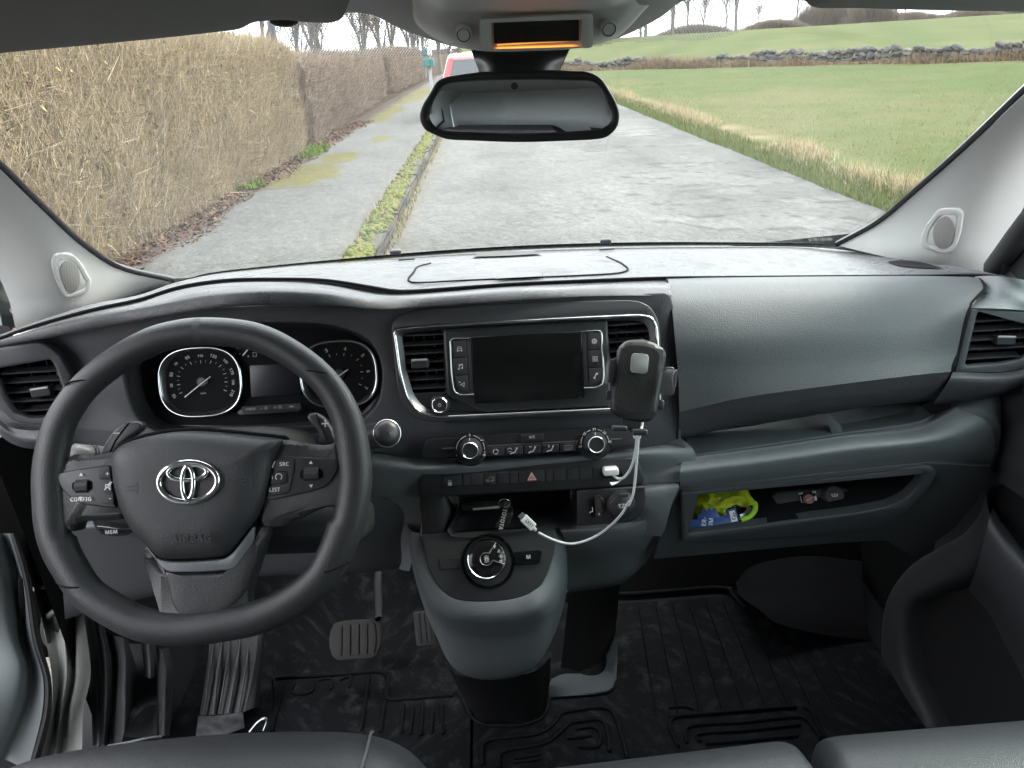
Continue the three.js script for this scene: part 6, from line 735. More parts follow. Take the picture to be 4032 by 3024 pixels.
  const hs = part('seat_heater_switch', plate('swp', outline([[0.0831,-0.0348],[0.0857,-0.0334],[0.1026,-0.0336],[0.1048,-0.0386],[0.1039,-0.058],[0.1003,-0.0613],[0.0852,-0.0614],[0.0832,-0.0566]], 0.003), 0.004, { bevel: 0.001, n0: 0.007 }), MT.gloss, dash);
  { const c = [0.0962,-0.0458]; part('thumb_wheel', plate('swp', outline(rect(c[0], c[1], 0.0085, 0.03), 0.002), 0.006, { bevel: 0.001, n0: 0.008 }), MT.satin, hs); const [g, m] = printSheet('swp', c[0], c[1], 0.008, 0.03, 0.0142, 64, ({ text }) => { text('2', 0, 0.008, 0.006); text('1', 0, 0, 0.006); }, lin(0.28, 0.06, 0.05)); part('wheel_numerals', g, m, hs); const [g2, m2] = printSheet('swp', c[0] - 0.0045, c[1] - 0.003, 0.022, 0.03, 0.0146, 96, ({ text, line }) => { text('0', 0.005, -0.008, 0.0045); line(0.0012, [-0.004, 0.002], [-0.004, -0.004], [-0.007, -0.004], [-0.008, -0.0055]); }); part('seat_symbol', g2, m2, hs); }
  const sc = [0.1285,-0.0461]; const so = part('power_socket', turned('swp', sc[0], sc[1], [[0, 0.010], [0.015, 0.010], [0.0163, 0.009], [0.0165, 0.006], [0.0195, 0.005], [0.0205, 0.002], [0.0205, -0.004]], 48, 0.008), MT.satin, dash);
  { const c = [0.132,-0.0312]; part('socket_tab', boxAt('swp', c[0], c[1], 0.015, 0.014, 0.006, 0.008, 0.002), MT.satin, so); const [g, m] = printSheet('swp', sc[0] + 0.002, sc[1], 0.022, 0.012, 0.0186, 96, ({ text }) => text('12V', 0, 0, 0.0085)); part('socket_mark', g, m, so); }
}
{ // gear selector panel and the console nose that carries it
  const edge = [[-0.091,0.0421],[-0.0051,0.0411],[0.1003,0.0403],[0.0996,0.0156],[0.0873,-0.0188],[0.0736,-0.0411],[0.0561,-0.0514],[0.032,-0.0567],[-0.0203,-0.0564],[-0.0439,-0.0528],[-0.0601,-0.0437],[-0.0736,-0.0266],[-0.0844,-0.0003],[-0.09,0.0259]];
  const t = part('gear_panel', plate('gear', outline(edge, 0.008), 0.006, { bevel: 0.0015, n0: -0.004 }), std(lin(0.026, 0.026, 0.029), 0.48), dash);
  const c = [0.0015,-0.0018]; part('selector_well', turned('gear', c[0], c[1], [[0.0385, 0.001], [0.0375, 0.003], [0.035, 0.002], [0.0325, -0.002], [0, -0.003]], 64, 0.002), MT.gloss, t);
  const k = [0.0,0.0017]; const kn = part('gear_selector', turned('gear', k[0], k[1], [[0, 0.0235], [0.008, 0.024], [0.022, 0.0215], [0.0258, 0.0205], [0.0268, 0.0195], [0.0275, 0.017], [0.0285, 0.004], [0.029, 0]], 72, 0.0), std(lin(0.01, 0.01, 0.011), 0.14), t);
  part('selector_ring', turned('gear', k[0], k[1], [[0.0254, 0.0207], [0.0263, 0.0214], [0.0271, 0.0205], [0.0272, 0.0195]], 72), MT.chrome, kn);
  { const A = 0.98, B = -0.32, r0 = 0.0085, r1 = 0.0256, P = (a, r) => inFrame('gear', k[0] + r * Math.cos(a), k[1] + r * Math.sin(a), 0.0235 - (r > 0.02 ? 0.0012 : -0.0008)); const arcPts = Array.from({ length: 24 }, (_, i) => P(A + (B + Math.PI * 2 - A) * i / 23, r0)); part('chrome_line', tube([P(A, r1), P(A, 0.017), ...arcPts, P(B, 0.017), P(B, r1)], 0.0006, 120, false, 6), MT.chrome, kn); }
  { const [g, m] = printSheet('gear', k[0], k[1], 0.054, 0.054, 0.0246, 320, ({ text, arc, line }) => { [['P', 0.88], ['R', 0.48], ['N', 0.1], ['D', -0.22]].forEach(([s, a]) => text(s, 0.0205 * Math.cos(a), 0.0205 * Math.sin(a), 0.0062, a - 0.9)); text('START', 0.0098 * Math.cos(0.95) + 0.001, 0.0105, 0.0022, 0.9); arc(0.0007, 0.0005, 0, 0.0028, 0, 6.3); arc(0.0006, 0.0005, 0, 0.0045, 0.9, 2.4); arc(0.0006, 0.0005, 0, 0.0045, -2.3, -0.7); line(0.0006, [-0.001, -0.002], [-0.001, 0.002], [0.0005, 0.0005], [0.002, 0.002], [0.002, -0.002]); line(0.0006, [-0.0016, 0.002], [0.0026, -0.002]); }); part('selector_letters', g, m, kn); }
  const mb = [[0.0407,0.0089],[0.0749,0.0088],[0.0791,0.0071],[0.0748,-0.0086],[0.0711,-0.0102],[0.0399,-0.01]]; part('manual_button', plate('gear', outline(mb, 0.002), 0.006, { bevel: 0.0015, n0: 0.001 }), MT.gloss, t);
  { const q = [0.0591,0.0007]; const [g, m] = printSheet('gear', q[0], q[1], 0.018, 0.012, 0.0074, 96, ({ text }) => text('M', 0, 0, 0.0075)); part('button_letter', g, m, t); }
  part('blank_button', plate('gear', outline([[-0.0684,0.0075],[-0.0383,0.0079],[-0.0356,-0.0082],[-0.0644,-0.0091],[-0.0667,-0.0062]], 0.002), 0.003, { bevel: 0.001, n0: 0.001 }), std(lin(0.022, 0.022, 0.025), 0.5), t);
  // console nose, U-shaped sections from the panel edge outwards and under
  const U0 = [[-0.1318,1.0635,-0.938],[-0.1291,1.0456,-0.925],[-0.1224,1.0275,-0.905],[-0.1113,1.0088,-0.888],[-0.0927,0.9964,-0.874],[-0.0599,0.9914,-0.868],[-0.0078,0.991,-0.868],[0.0188,0.9967,-0.872],[0.0366,1.0031,-0.885],[0.0495,1.0161,-0.905],[0.0592,1.036,-0.925],[0.0616,1.0601,-0.938]];
  const U1 = [[-0.1481,1.0653,-0.945],[-0.1454,1.0411,-0.925],[-0.1382,1.0141,-0.905],[-0.1252,0.9872,-0.885],[-0.1013,0.9771,-0.866],[-0.0587,0.9745,-0.857],[-0.0044,0.9739,-0.857],[0.0269,0.9797,-0.862],[0.0475,0.9854,-0.88],[0.0611,1.0003,-0.905],[0.069,1.0197,-0.93],[0.0702,1.0558,-0.945]];
  const U2 = [[-0.1578,1.0639,-0.97],[-0.1527,1.0272,-0.945],[-0.1441,0.984,-0.925],[-0.1301,0.9497,-0.905],[-0.1031,0.9382,-0.885],[-0.059,0.9386,-0.872],[-0.0033,0.9385,-0.872],[0.0364,0.9439,-0.882],[0.0611,0.9476,-0.91],[0.0747,0.9692,-0.94],[0.08,0.9934,-0.965],[0.0816,1.0258,-0.98]];
  const U3 = [[-0.1674,1.0187,-1.02],[-0.1596,0.9697,-0.99],[-0.1456,0.9105,-0.965],[-0.1273,0.8675,-0.94],[-0.1072,0.8222,-0.925],[-0.072,0.7997,-0.92],[-0.0087,0.7991,-0.92],[0.0242,0.8123,-0.93],[0.0542,0.8481,-0.955],[0.0727,0.8783,-0.985],[0.0821,0.9012,-1.01],[0.0858,0.9392,-1.03]];
  part('console_nose', loft([U0.map((p) => [p[0], p[1] - 0.002, p[2] - 0.004]), U0, U1, U2], 60, 7), MT.grey, dash);
  part('console_lower', loft([U2, U2.map((p, i) => [(p[0] * 0.75 + U3[i][0] * 0.25), p[1] * 0.75 + U3[i][1] * 0.25, p[2] * 0.75 + U3[i][2] * 0.25 - 0.004]), U3, U3.map((p) => [p[0] * 0.9 - 0.003, p[1] - 0.004, p[2] - 0.12])], 60, 6), MT.grey, dash);
  // grey shoulder running from the console to the right, and its lower face
  part('console_shoulder', loft([[[0.0618,1.0587,-0.94],[0.1024,1.0553,-0.945],[0.1526,1.0522,-0.95],[0.1909,1.0517,-0.955]], [[0.0685,1.0614,-0.925],[0.1049,1.0613,-0.925],[0.1616,1.0606,-0.93],[0.2076,1.0632,-0.94]], [[0.0755,1.0234,-0.945],[0.1156,1.0331,-0.935],[0.1749,1.0401,-0.935],[0.2232,1.0732,-0.945]], [[0.0814,0.9501,-0.985],[0.131,0.9561,-0.98],[0.1914,0.9733,-0.98],[0.2311,1.0201,-0.975]], [[0.0828,0.8849,-1.01],[0.1346,0.89,-1.01],[0.1722,0.9008,-1.005],[0.2089,0.9412,-1.0]], [[0.0866,0.8155,-1.1],[0.1466,0.8215,-1.1],[0.1885,0.8289,-1.1],[0.2298,0.8671,-1.1]]], 24, 6), MT.grey, dash);
  part('shoulder_cap', loft([[[0.1916,1.1109,-0.955],[0.2127,1.1115,-0.955],[0.2338,1.112,-0.955]], [[0.1896,1.1133,-0.935],[0.216,1.1156,-0.935],[0.2402,1.1162,-0.938]], [[0.188,1.0857,-0.93],[0.2118,1.0815,-0.93],[0.23,1.0858,-0.935]], [[0.1701,1.0569,-0.94],[0.1914,1.0471,-0.94],[0.2238,1.0388,-0.945]], [[0.0634,1.0553,-0.945],[0.134,1.0415,-0.945],[0.2194,1.0217,-0.95]]], 20, 6), MT.grey, dash);
  const p = part('tunnel_cover', loft([[[-0.1281,0.7233,-1.03],[-0.1061,0.7315,-1.0],[-0.0547,0.7329,-0.99],[0.0167,0.7277,-1.0],[0.0513,0.7204,-1.04]], [[-0.1155,0.6376,-1.06],[-0.0889,0.66,-1.02],[-0.0445,0.6622,-1.01],[0.0146,0.6542,-1.02],[0.0462,0.6407,-1.05]], [[-0.0952,0.582,-1.0603],[-0.0828,0.582,-1.0378],[-0.037,0.582,-1.03],[0.0119,0.582,-1.0295],[0.0362,0.582,-1.0485]]], 24, 6), MT.deep, dash);
  part('tunnel_wall', loft([[[0.101,0.7346,-1.2],[0.1467,0.7307,-1.2],[0.1991,0.7383,-1.2]], [[0.0749,0.5992,-1.14],[0.1379,0.5753,-1.15],[0.189,0.6017,-1.2]]], 20, 5), MT.deep, dash);
  part('tunnel_carpet', loft([[[0.0539,0.6107,-1.1],[0.0762,0.6007,-1.12],[0.1379,0.5731,-1.15],[0.1621,0.5748,-1.18],[0.189,0.6231,-1.2]], [[0.0479,0.6095,-1.085],[0.0774,0.6002,-1.1],[0.147,0.5866,-1.12],[0.1695,0.5906,-1.14],[0.1876,0.6253,-1.16]], [[0.046,0.588,-1.0785],[0.0781,0.588,-1.0781],[0.1382,0.588,-1.0799],[0.1612,0.588,-1.0856],[0.178,0.588,-1.1114]]], 24, 5), grained(lin(0.1, 0.12, 0.13), 0.95, 60, 0.0005), dash);
}
{ // right lower dash: shelf under the glove door, ridge, open cubby
  const wallTop = [[0.2689,1.1318,-1.055],[0.3775,1.1415,-1.055],[0.4827,1.1528,-1.055],[0.6138,1.1651,-1.055],[0.6664,1.167,-1.055]], back = [[0.2726,1.1392,-1.03],[0.3694,1.1425,-1.03],[0.468,1.1473,-1.03],[0.5969,1.1585,-1.03],[0.6265,1.1686,-1.03]], front = [[0.2625,1.1419,-0.972],[0.3749,1.1514,-0.972],[0.483,1.1616,-0.972],[0.5972,1.1708,-0.975],[0.6249,1.1724,-0.99]], ridge = [[0.2479,1.1438,-0.958],[0.37,1.1531,-0.958],[0.4792,1.1631,-0.958],[0.5945,1.169,-0.96],[0.6444,1.1939,-0.965]];
  const r2 = [[0.2409,1.1391,-0.938],[0.3625,1.1488,-0.935],[0.4817,1.1593,-0.935],[0.6022,1.1648,-0.937],[0.6735,1.1827,-0.945]], r3 = [[0.2419,1.1197,-0.94],[0.3651,1.1281,-0.938],[0.4854,1.1396,-0.938],[0.6075,1.1429,-0.94],[0.697,1.1404,-0.95]], r4 = [[0.2461,1.1015,-0.95],[0.37,1.1084,-0.948],[0.4928,1.1158,-0.948],[0.6045,1.1196,-0.95],[0.7097,1.0974,-0.965]];
  part('shelf_back', loft([wallTop, back], 30, 3), MT.grey, dash);
  part('shelf_floor', loft([back, front], 30, 3), MT.grey, dash);
  part('shelf_lip', tube(front.map((p) => [p[0], p[1] + 0.001, p[2]]), 0.0022, 60), MT.grey, dash);
  part('shelf_edge', loft([front, ridge.map((p) => [p[0], p[1] + 0.002, p[2] - 0.004]), ridge, r2, r3, r4], 50, 6), MT.grey, dash);
  part('shelf_left_end', loft([[[0.2072,1.1479,-1.0],[0.2253,1.1629,-0.98],[0.2453,1.1786,-0.962]], [[0.2056,1.1219,-0.99],[0.2273,1.1359,-0.975],[0.2586,1.1472,-0.962]], [[0.1642,1.128,-0.97],[0.2108,1.1302,-0.955],[0.2426,1.1363,-0.945]], [[0.1494,1.118,-0.955],[0.1977,1.1172,-0.95],[0.2432,1.1166,-0.945]]], 20, 6), MT.grey, dash);
  part('shelf_divider', loft([[[0.4627,1.1727,-1.02],[0.4745,1.1647,-1.0],[0.4733,1.1568,-0.98]], [[0.4797,1.1744,-1.015],[0.4875,1.1648,-0.995],[0.4832,1.1602,-0.972]], [[0.4921,1.1651,-1.03],[0.4954,1.1589,-1.0],[0.4902,1.1521,-0.985]]], 14, 4), MT.grey, dash);
  // right flank
  part('right_flank', loft([[[0.6571,1.1894,-0.99],[0.6477,1.1913,-0.97],[0.6806,1.1773,-0.955],[0.7043,1.1345,-0.96],[0.7171,1.0911,-0.975]], [[0.6819,1.2007,-0.985],[0.6761,1.1943,-0.965],[0.6955,1.1762,-0.955],[0.7112,1.1312,-0.96],[0.7244,1.076,-0.98]], [[0.7135,1.2008,-0.99],[0.7102,1.1844,-0.975],[0.7149,1.1563,-0.97],[0.7236,1.1251,-0.975],[0.7399,1.0662,-1.0]], [[0.7694,1.1651,-1.06],[0.7713,1.1442,-1.05],[0.7807,1.1109,-1.05],[0.7864,1.0803,-1.05],[0.7921,1.0307,-1.06]]], 30, 6), MT.grey, dash);
  const sh = outline([[-0.2298,-0.088],[-0.1977,0.0468],[0.0021,0.0585],[0.1581,0.0668],[0.2564,0.0524],[0.2573,0.0203],[0.2525,-0.0183],[0.2315,-0.0671],[0.1811,-0.1228],[0.1298,-0.0823],[0.0504,-0.0803]], 0.006), hole = [[-0.1714,0.0414],[-0.0959,0.0475],[-0.001,0.0536],[0.0958,0.0602],[0.1447,0.0606],[0.153,0.0356],[0.1372,0.0064],[0.1143,-0.0063],[0.0672,-0.0144],[-0.0393,-0.0223],[-0.099,-0.0284],[-0.1802,-0.0326]];
  sh.holes.push(outline(hole, [0.003, 0.003, 0.01, 0.01, 0.006, 0.012, 0.02, 0.02, 0.02, 0.01, 0.01, 0.003], new THREE.Path()));
  part('cubby_frame', plate('cub', sh, 0.008, { bevel: 0.002, n0: -0.006 }), grained(lin(0.05, 0.055, 0.06), 0.5), dash);
  // raised band round the opening
  const band = outline([[-0.1964,0.0451],[0.0026,0.0553],[0.1584,0.0656],[0.172,0.0552],[0.1702,0.0262],[0.143,-0.0219],[0.0971,-0.0499],[0.0201,-0.0549],[-0.1877,-0.0497]], [0.004, 0.01, 0.012, 0.012, 0.02, 0.03, 0.03, 0.02, 0.004]); band.holes.push(outline(hole, [0.003, 0.003, 0.01, 0.01, 0.006, 0.012, 0.02, 0.02, 0.02, 0.01, 0.01, 0.003], new THREE.Path()));
  part('cubby_band', plate('cub', band, 0.01, { bevel: 0.003, seg: 4, n0: 0.0 }), grained(lin(0.055, 0.06, 0.066), 0.5), dash);
  const box = (o) => hole.map(([u, v]) => inFrame('cub', u * (1 - o * 0.2), v, -o).toArray());
  const cav = part('cubby_box', loft([box(-0.006), box(0.05), box(0.15)].map((r) => [...r, r[0]]), 60, 3, { arc: true }), MT.deep, dash);
  part('cubby_back', plate('cub', outline(hole.map(([u, v]) => [u * 0.97, v]), 0.004), 0.002, { bevel: 0, n0: -0.15 }), MT.deep, cav);
  // socket plate inside the cubby
  frameOf; FR.cb = frameOf([1.0,0.0,-0.0,-0.0,0.78801,-0.61566,0.0,0.61566,0.78801,0.4733,1.0417,-0.99]);
  const s = part('socket_plate', plate('cb', outline([[-0.0731,0.0101],[-0.0656,0.0161],[0.0321,0.0187],[0.0442,0.0126],[0.0509,-0.0008],[0.0496,-0.0085],[0.0396,-0.013],[-0.0447,-0.0177],[-0.063,-0.0177]], 0.006), 0.02, { bevel: 0.003, n0: -0.02 }), MT.matte, cav);
  const a = [[-0.0331,0.0095],[-0.0071,0.0127],[-0.0069,-0.0068],[-0.0316,-0.009]]; part('airbag_lock', plate('cb', outline(a, 0.004), 0.004, { bevel: 0.001 }), MT.gloss, cav);
  const ac = [-0.0206,0.0009]; part('lock_barrel', turned('cb', ac[0], ac[1], [[0, 0.007], [0.007, 0.007], [0.0088, 0.005], [0.0088, 0]], 32), std(lin(0.16, 0.035, 0.03), 0.4), cav);
  { const [g, m] = printSheet('cb', ac[0], ac[1], 0.034, 0.03, 0.0046, 128, ({ arc, line, text }) => { arc(0.0009, 0, 0, 0.0105, 3.6, 5.8); text('OFF', -0.011, 0.009, 0.004); text('ON', 0.01, 0.01, 0.004); }); part('lock_marks', g, m, cav); const [g2, m2] = printSheet('cb', ac[0], ac[1], 0.012, 0.012, 0.0074, 64, ({ line }) => line(0.0012, [-0.004, -0.002], [0.004, 0.002]), lin(0.4, 0.3, 0.3)); part('key_slot', g2, m2, cav); }
  const sc = [0.0176,0.0035]; part('power_socket', turned('cb', sc[0], sc[1], [[0, 0.009], [0.0135, 0.009], [0.015, 0.007], [0.017, 0.004], [0.0185, 0]], 40), MT.matte, cav);
  { const [g, m] = printSheet('cb', sc[0], sc[1], 0.02, 0.01, 0.0094, 96, ({ text }) => text('12V', 0, 0, 0.0068)); part('socket_mark', g, m, cav); }
  const jc = [0.044,-0.0004]; part('audio_jack', turned('cb', jc[0], jc[1], [[0.0032, 0.0025], [0.0045, 0.003], [0.0055, 0.002], [0.0055, 0]], 28), MT.satinChrome, cav);
}

// ---------------------------------------------------------------- steering wheel, column, stalks
{
  const t = thing('steering_wheel', 'black three spoke steering wheel with chrome oval emblem', 'steering wheel', [-0.3455,1.2709,-0.76]);
  const outer = [[0.0017,0.1893],[0.0645,0.1806],[0.1133,0.1553],[0.154,0.1185],[0.1787,0.0766],[0.1896,0.0295],[0.1905,-0.0091],[0.1787,-0.0608],[0.1641,-0.0919],[0.1461,-0.12],[0.1121,-0.1474],[0.0671,-0.1673],[0.0187,-0.1757],[-0.0258,-0.1784],[-0.0741,-0.1699],[-0.1114,-0.151],[-0.1414,-0.1293],[-0.1607,-0.1035],[-0.1776,-0.0743],[-0.1869,-0.0424],[-0.1897,-0.0142],[-0.1908,0.0127],[-0.1879,0.0416],[-0.1765,0.08],[-0.1503,0.1192],[-0.1117,0.1524],[-0.063,0.1786],[-0.0317,0.1866]];
  const c = spaced(outer, 144, true).slice(0, 144), N = 144, pos = [], uv = [], idx = [], K = 20;
  for (let i = 0; i < N; i++) { const a = c[(i + N - 2) % N], b = c[(i + 2) % N], d = b.clone().sub(a).normalize(), nrm = new THREE.Vector3(d.y, -d.x, 0); // inwards for this winding
    if (nrm.dot(c[i].clone().negate()) < 0) nrm.negate(); const ang = Math.atan2(c[i].y, c[i].x), side = Math.pow(Math.max(0, Math.cos(ang * 2)), 2) * (Math.abs(Math.cos(ang)) > 0.7 ? 1 : 0), w = 0.0162 + 0.003 * side + (ang < -0.3 && ang > -2.8 ? 0.0025 : 0);
    for (let k = 0; k <= K; k++) { const th = k / K * Math.PI * 2, q = c[i].clone().addScaledVector(nrm, w - w * Math.cos(th)); pos.push(q.x, q.y, 0.0155 * Math.sin(th) - 0.002); uv.push(i / N * 1.15, k / K * 0.1); } }
  for (let i = 0; i < N; i++) for (let k = 0; k < K; k++) { const a = i * (K + 1) + k, b = ((i + 1) % N) * (K + 1) + k; idx.push(a, b, a + 1, b, b + 1, a + 1); }
  const rg = new THREE.BufferGeometry(); rg.setAttribute('position', new THREE.Float32BufferAttribute(pos, 3)); rg.setAttribute('uv', new THREE.Float32BufferAttribute(uv, 2)); rg.setIndex(idx); rg.computeVertexNormals();
  part('rim', onto(rg, 'whl'), MT.rim, t);
  for (const s of [[[-0.1536,0.1139],[-0.1434,0.1176],[-0.1252,0.1197],[-0.1064,0.1173]],[[0.1114,0.1222],[0.1227,0.1227],[0.1384,0.1206],[0.153,0.117]],[[-0.1607,-0.1029],[-0.1454,-0.1071],[-0.1305,-0.1079],[-0.1146,-0.1063]],[[0.1238,-0.1008],[0.1388,-0.1004],[0.152,-0.0971],[0.1645,-0.0921]]]) part('rim_seam', frameTube('whl', s.map((p, i) => [p[0], p[1], [0.002, 0.0125, 0.0125, 0.003][i]]), 0, 0.0011, 24, false, 6), MT.deep, t);
  // side arms and lower arm, one cushioned plate each
  const arm = (name, pts, n0, d, r, b = 0.008, m = MT.rim) => part(name, plate('whl', outline(pts, r), d, { bevel: b, seg: 6, n0, crease: 1 }), m, t);
  arm('left_arm', [[-0.168,-0.0148],[-0.1666,0.0084],[-0.1585,0.0249],[-0.1486,0.0354],[-0.1436,0.0378],[-0.1285,0.0348],[-0.0993,0.0389],[-0.0834,0.0426],[-0.0796,-0.0325],[-0.0895,-0.0372],[-0.1128,-0.0381],[-0.1278,-0.0376],[-0.1411,-0.0388],[-0.1426,-0.0503],[-0.1576,-0.0432]], -0.022, 0.026, [0.02, 0.02, 0.02, 0.02, 0.012, 0.02, 0.01, 0.01, 0.01, 0.01, 0.02, 0.012, 0.008, 0.01, 0.02]);
  arm('right_arm', [[0.0677,0.0462],[0.0947,0.0478],[0.1114,0.0428],[0.1299,0.0388],[0.1451,0.0395],[0.1518,0.0435],[0.1601,0.0348],[0.1699,0.011],[0.1694,-0.0173],[0.1607,-0.0403],[0.1538,-0.0533],[0.1527,-0.04],[0.1491,-0.0325],[0.1391,-0.0305],[0.1173,-0.0381],[0.0904,-0.0513],[0.0637,-0.0504]], -0.022, 0.026, [0.01, 0.01, 0.02, 0.02, 0.012, 0.01, 0.02, 0.03, 0.03, 0.03, 0.006, 0.01, 0.008, 0.01, 0.02, 0.01, 0.01]);
  arm('lower_arm', [[-0.0611,-0.0694],[-0.0394,-0.0948],[0.0336,-0.0955],[0.0621,-0.052],[0.0771,-0.0475],[0.0669,-0.0736],[0.05,-0.1239],[0.05,-0.1353],[0.0549,-0.1419],[0.0697,-0.157],[-0.0491,-0.1547],[-0.0508,-0.1433],[-0.0409,-0.1371],[-0.0413,-0.1192],[-0.0468,-0.0994],[-0.056,-0.0811]], -0.022, 0.024, [0.005, 0.005, 0.005, 0.005, 0.005, 0.02, 0.02, 0.012, 0.012, 0.02, 0.02, 0.012, 0.012, 0.02, 0.02, 0.005]);
  const lc = [[-0.0447,-0.0946],[-0.0361,-0.0973],[0.0004,-0.0985],[0.0319,-0.0971],[0.0402,-0.0941],[0.0569,-0.0733],[0.0654,-0.0587],[0.0669,-0.0703],[0.0484,-0.1254],[0.0384,-0.1357],[0.0226,-0.1482],[0.0086,-0.1495],[-0.0227,-0.1494],[-0.031,-0.1423],[-0.038,-0.1291],[-0.041,-0.1143]];
  part('lower_cover', dome('whl', lc, 0.006, { n0: -0.002, skirt: 0.006, p: 6 }), MT.rim, t);
  part('silver_insert', plate('whl', outline([[-0.0607,-0.0678],[-0.0494,-0.0794],[-0.0378,-0.0842],[-0.0162,-0.0852],[0.0253,-0.0838],[0.0353,-0.0778],[0.0546,-0.0534],[0.0599,-0.0493],[0.0595,-0.0651],[0.0394,-0.0933],[0.0311,-0.0958],[0.0004,-0.0971],[-0.0352,-0.0959],[-0.0411,-0.0918]], [0.001, 0.004, 0.01, 0.01, 0.01, 0.012, 0.01, 0.001, 0.004, 0.01, 0.01, 0.02, 0.01, 0.006]), 0.006, { bevel: 0.0015, n0: -0.001 }), std(lin(0.17, 0.18, 0.19), 0.38, { metalness: 0.4 }), t);
  const pad = [[-0.0988,0.0363],[-0.0901,0.047],[-0.0667,0.0555],[-0.0382,0.0605],[-0.0079,0.0615],[0.0257,0.0584],[0.0594,0.054],[0.0846,0.0503],[0.096,0.0476],[0.0886,0.0321],[0.0825,0.0055],[0.0774,-0.0144],[0.0672,-0.0373],[0.0571,-0.051],[0.0386,-0.0743],[0.0286,-0.0819],[0.0087,-0.0845],[-0.0162,-0.085],[-0.0361,-0.0841],[-0.0444,-0.0815],[-0.0594,-0.067],[-0.0761,-0.0492],[-0.0879,-0.0273],[-0.0947,-0.0055],[-0.0986,0.0179]];
  const hub = part('airbag_cover', dome('whl', pad, 0.03, { n0: -0.002, skirt: 0.016, p: 5, n: 110, k: 20, c: [-0.0146,-0.0031] }), grained(lin(0.033, 0.033, 0.037), 0.45, 16, 0.0002), t);
  part('cover_gap', frameTube('whl', pad, -0.003, 0.0022, 160), MT.deep, t);
  // emblem: three chrome ovals over a shallow shield
  const n1 = 0.0285, el = (cx, cy, a, b, k) => Array.from({ length: 48 }, (_, i) => { const th = i / 48 * Math.PI * 2; return [cx + a * Math.cos(th), cy + b * Math.sin(th), k ? k * Math.cos(th) * Math.cos(th) : 0]; });
  const E0 = [[-0.0031,0.0036],[0.0285,0.0026],[-0.0031,0.0248],[-0.0037,0.0146],[0.0173,0.0139],[-0.0037,0.0232],[0.0042,0.0043],[-0.0034,-0.0132]];
  const em = part('emblem', frameTube('whl', el(E0[0][0], E0[0][1], E0[1][0] - E0[0][0], E0[2][1] - E0[0][1]), n1 + 0.001, 0.0036, 96), MT.chrome, t);
  part('emblem_oval', frameTube('whl', el(E0[3][0], E0[3][1] - 0.0005, E0[4][0] - E0[3][0], E0[5][1] - E0[3][1]), n1 + 0.0014, 0.0028, 96), MT.chrome, em);
  part('emblem_oval', frameTube('whl', el(E0[0][0], E0[0][1] - 0.001, (E0[6][0] - E0[0][0]) * 0.85, (E0[2][1] - E0[7][1]) / 2 * 0.92), n1 + 0.0018, 0.0028, 96), MT.chrome, em);
  { const q = [-0.0006,-0.0571]; const [g, m] = printSheet('whl', q[0], q[1], 0.06, 0.02, 0.0286, 192, ({ text, line }) => { text('AIRBAG', 0, 0, 0.012); }, lin(0.02, 0.02, 0.022)); part('moulded_word', g, m, hub);
    for (const [u, f] of [[[-0.0658,-0.0015], 1], [[0.0573,0.001], 1]]) { const [a, b] = printSheet('whl', u[0], u[1], 0.02, 0.014, 0.0275, 64, ({ line }) => line(0.0009, [-0.006, 0.002], [0.004, 0.002], [0.007, 0.005], [0.007, -0.005], [0.004, -0.002], [-0.005, -0.002]), lin(0.017, 0.017, 0.019)); part('horn_mark', a, b, hub); } }
  // switch pods
  const pod = (pts, split, roller, marks, label) => { const p = part('switch_pod', plate('whl', outline(pts, 0.008), 0.006, { bevel: 0.0018, n0: 0.001 }), std(lin(0.024, 0.024, 0.027), 0.42), t, label);
    for (const s of split) part('pod_key', plate('whl', outline(s, 0.003), 0.003, { bevel: 0.0009, n0: 0.006 }), MT.matte, p);
    const hold = roller.map(([u, v], i) => [u * 1, v]); part('roller_well', plate('whl', outline(hold, 0.004), 0.001, { bevel: 0.0003, n0: 0.0065 }), MT.deep, p);
    const c0 = [(roller[0][0] + roller[1][0]) / 2, (roller[0][1] + roller[2][1]) / 2], w = Math.abs(roller[1][0] - roller[0][0]) * 0.6; const cyl = new THREE.CylinderGeometry(0.0085, 0.0085, w, 24, 1); { const q = cyl.attributes.position; for (let i = 0; i < q.count; i++) { const a = Math.atan2(q.getZ(i), q.getX(i)); if (Math.round(a / (Math.PI / 12)) % 2) { q.setX(i, q.getX(i) * 0.94); q.setZ(i, q.getZ(i) * 0.94); } } } cyl.rotateZ(Math.PI / 2); cyl.translate(c0[0], c0[1], 0.0035); part('scroll_roller', onto(toCreasedNormals(cyl, 0.2), 'whl'), MT.matte, p);
    const us = pts.map((q) => q[0]), vs = pts.map((q) => q[1]), u0 = Math.min(...us), u1 = Math.max(...us), v0 = Math.min(...vs), v1 = Math.max(...vs), cu = (u0 + u1) / 2, cv = (v0 + v1) / 2; const [g, m] = printSheet('whl', cu, cv, u1 - u0, v1 - v0, 0.0098, 320, (q) => marks(q, (u) => [u[0] - cu, u[1] - cv], [c0[0] - cu, c0[1] - cv])); part('pod_marks', g, m, p); };
  const tri = (q, c, s) => q.fill([c[0] - 0.0022, c[1] - s * 0.001], [c[0] + 0.0022, c[1] - s * 0.001], [c[0], c[1] + s * 0.0026]);
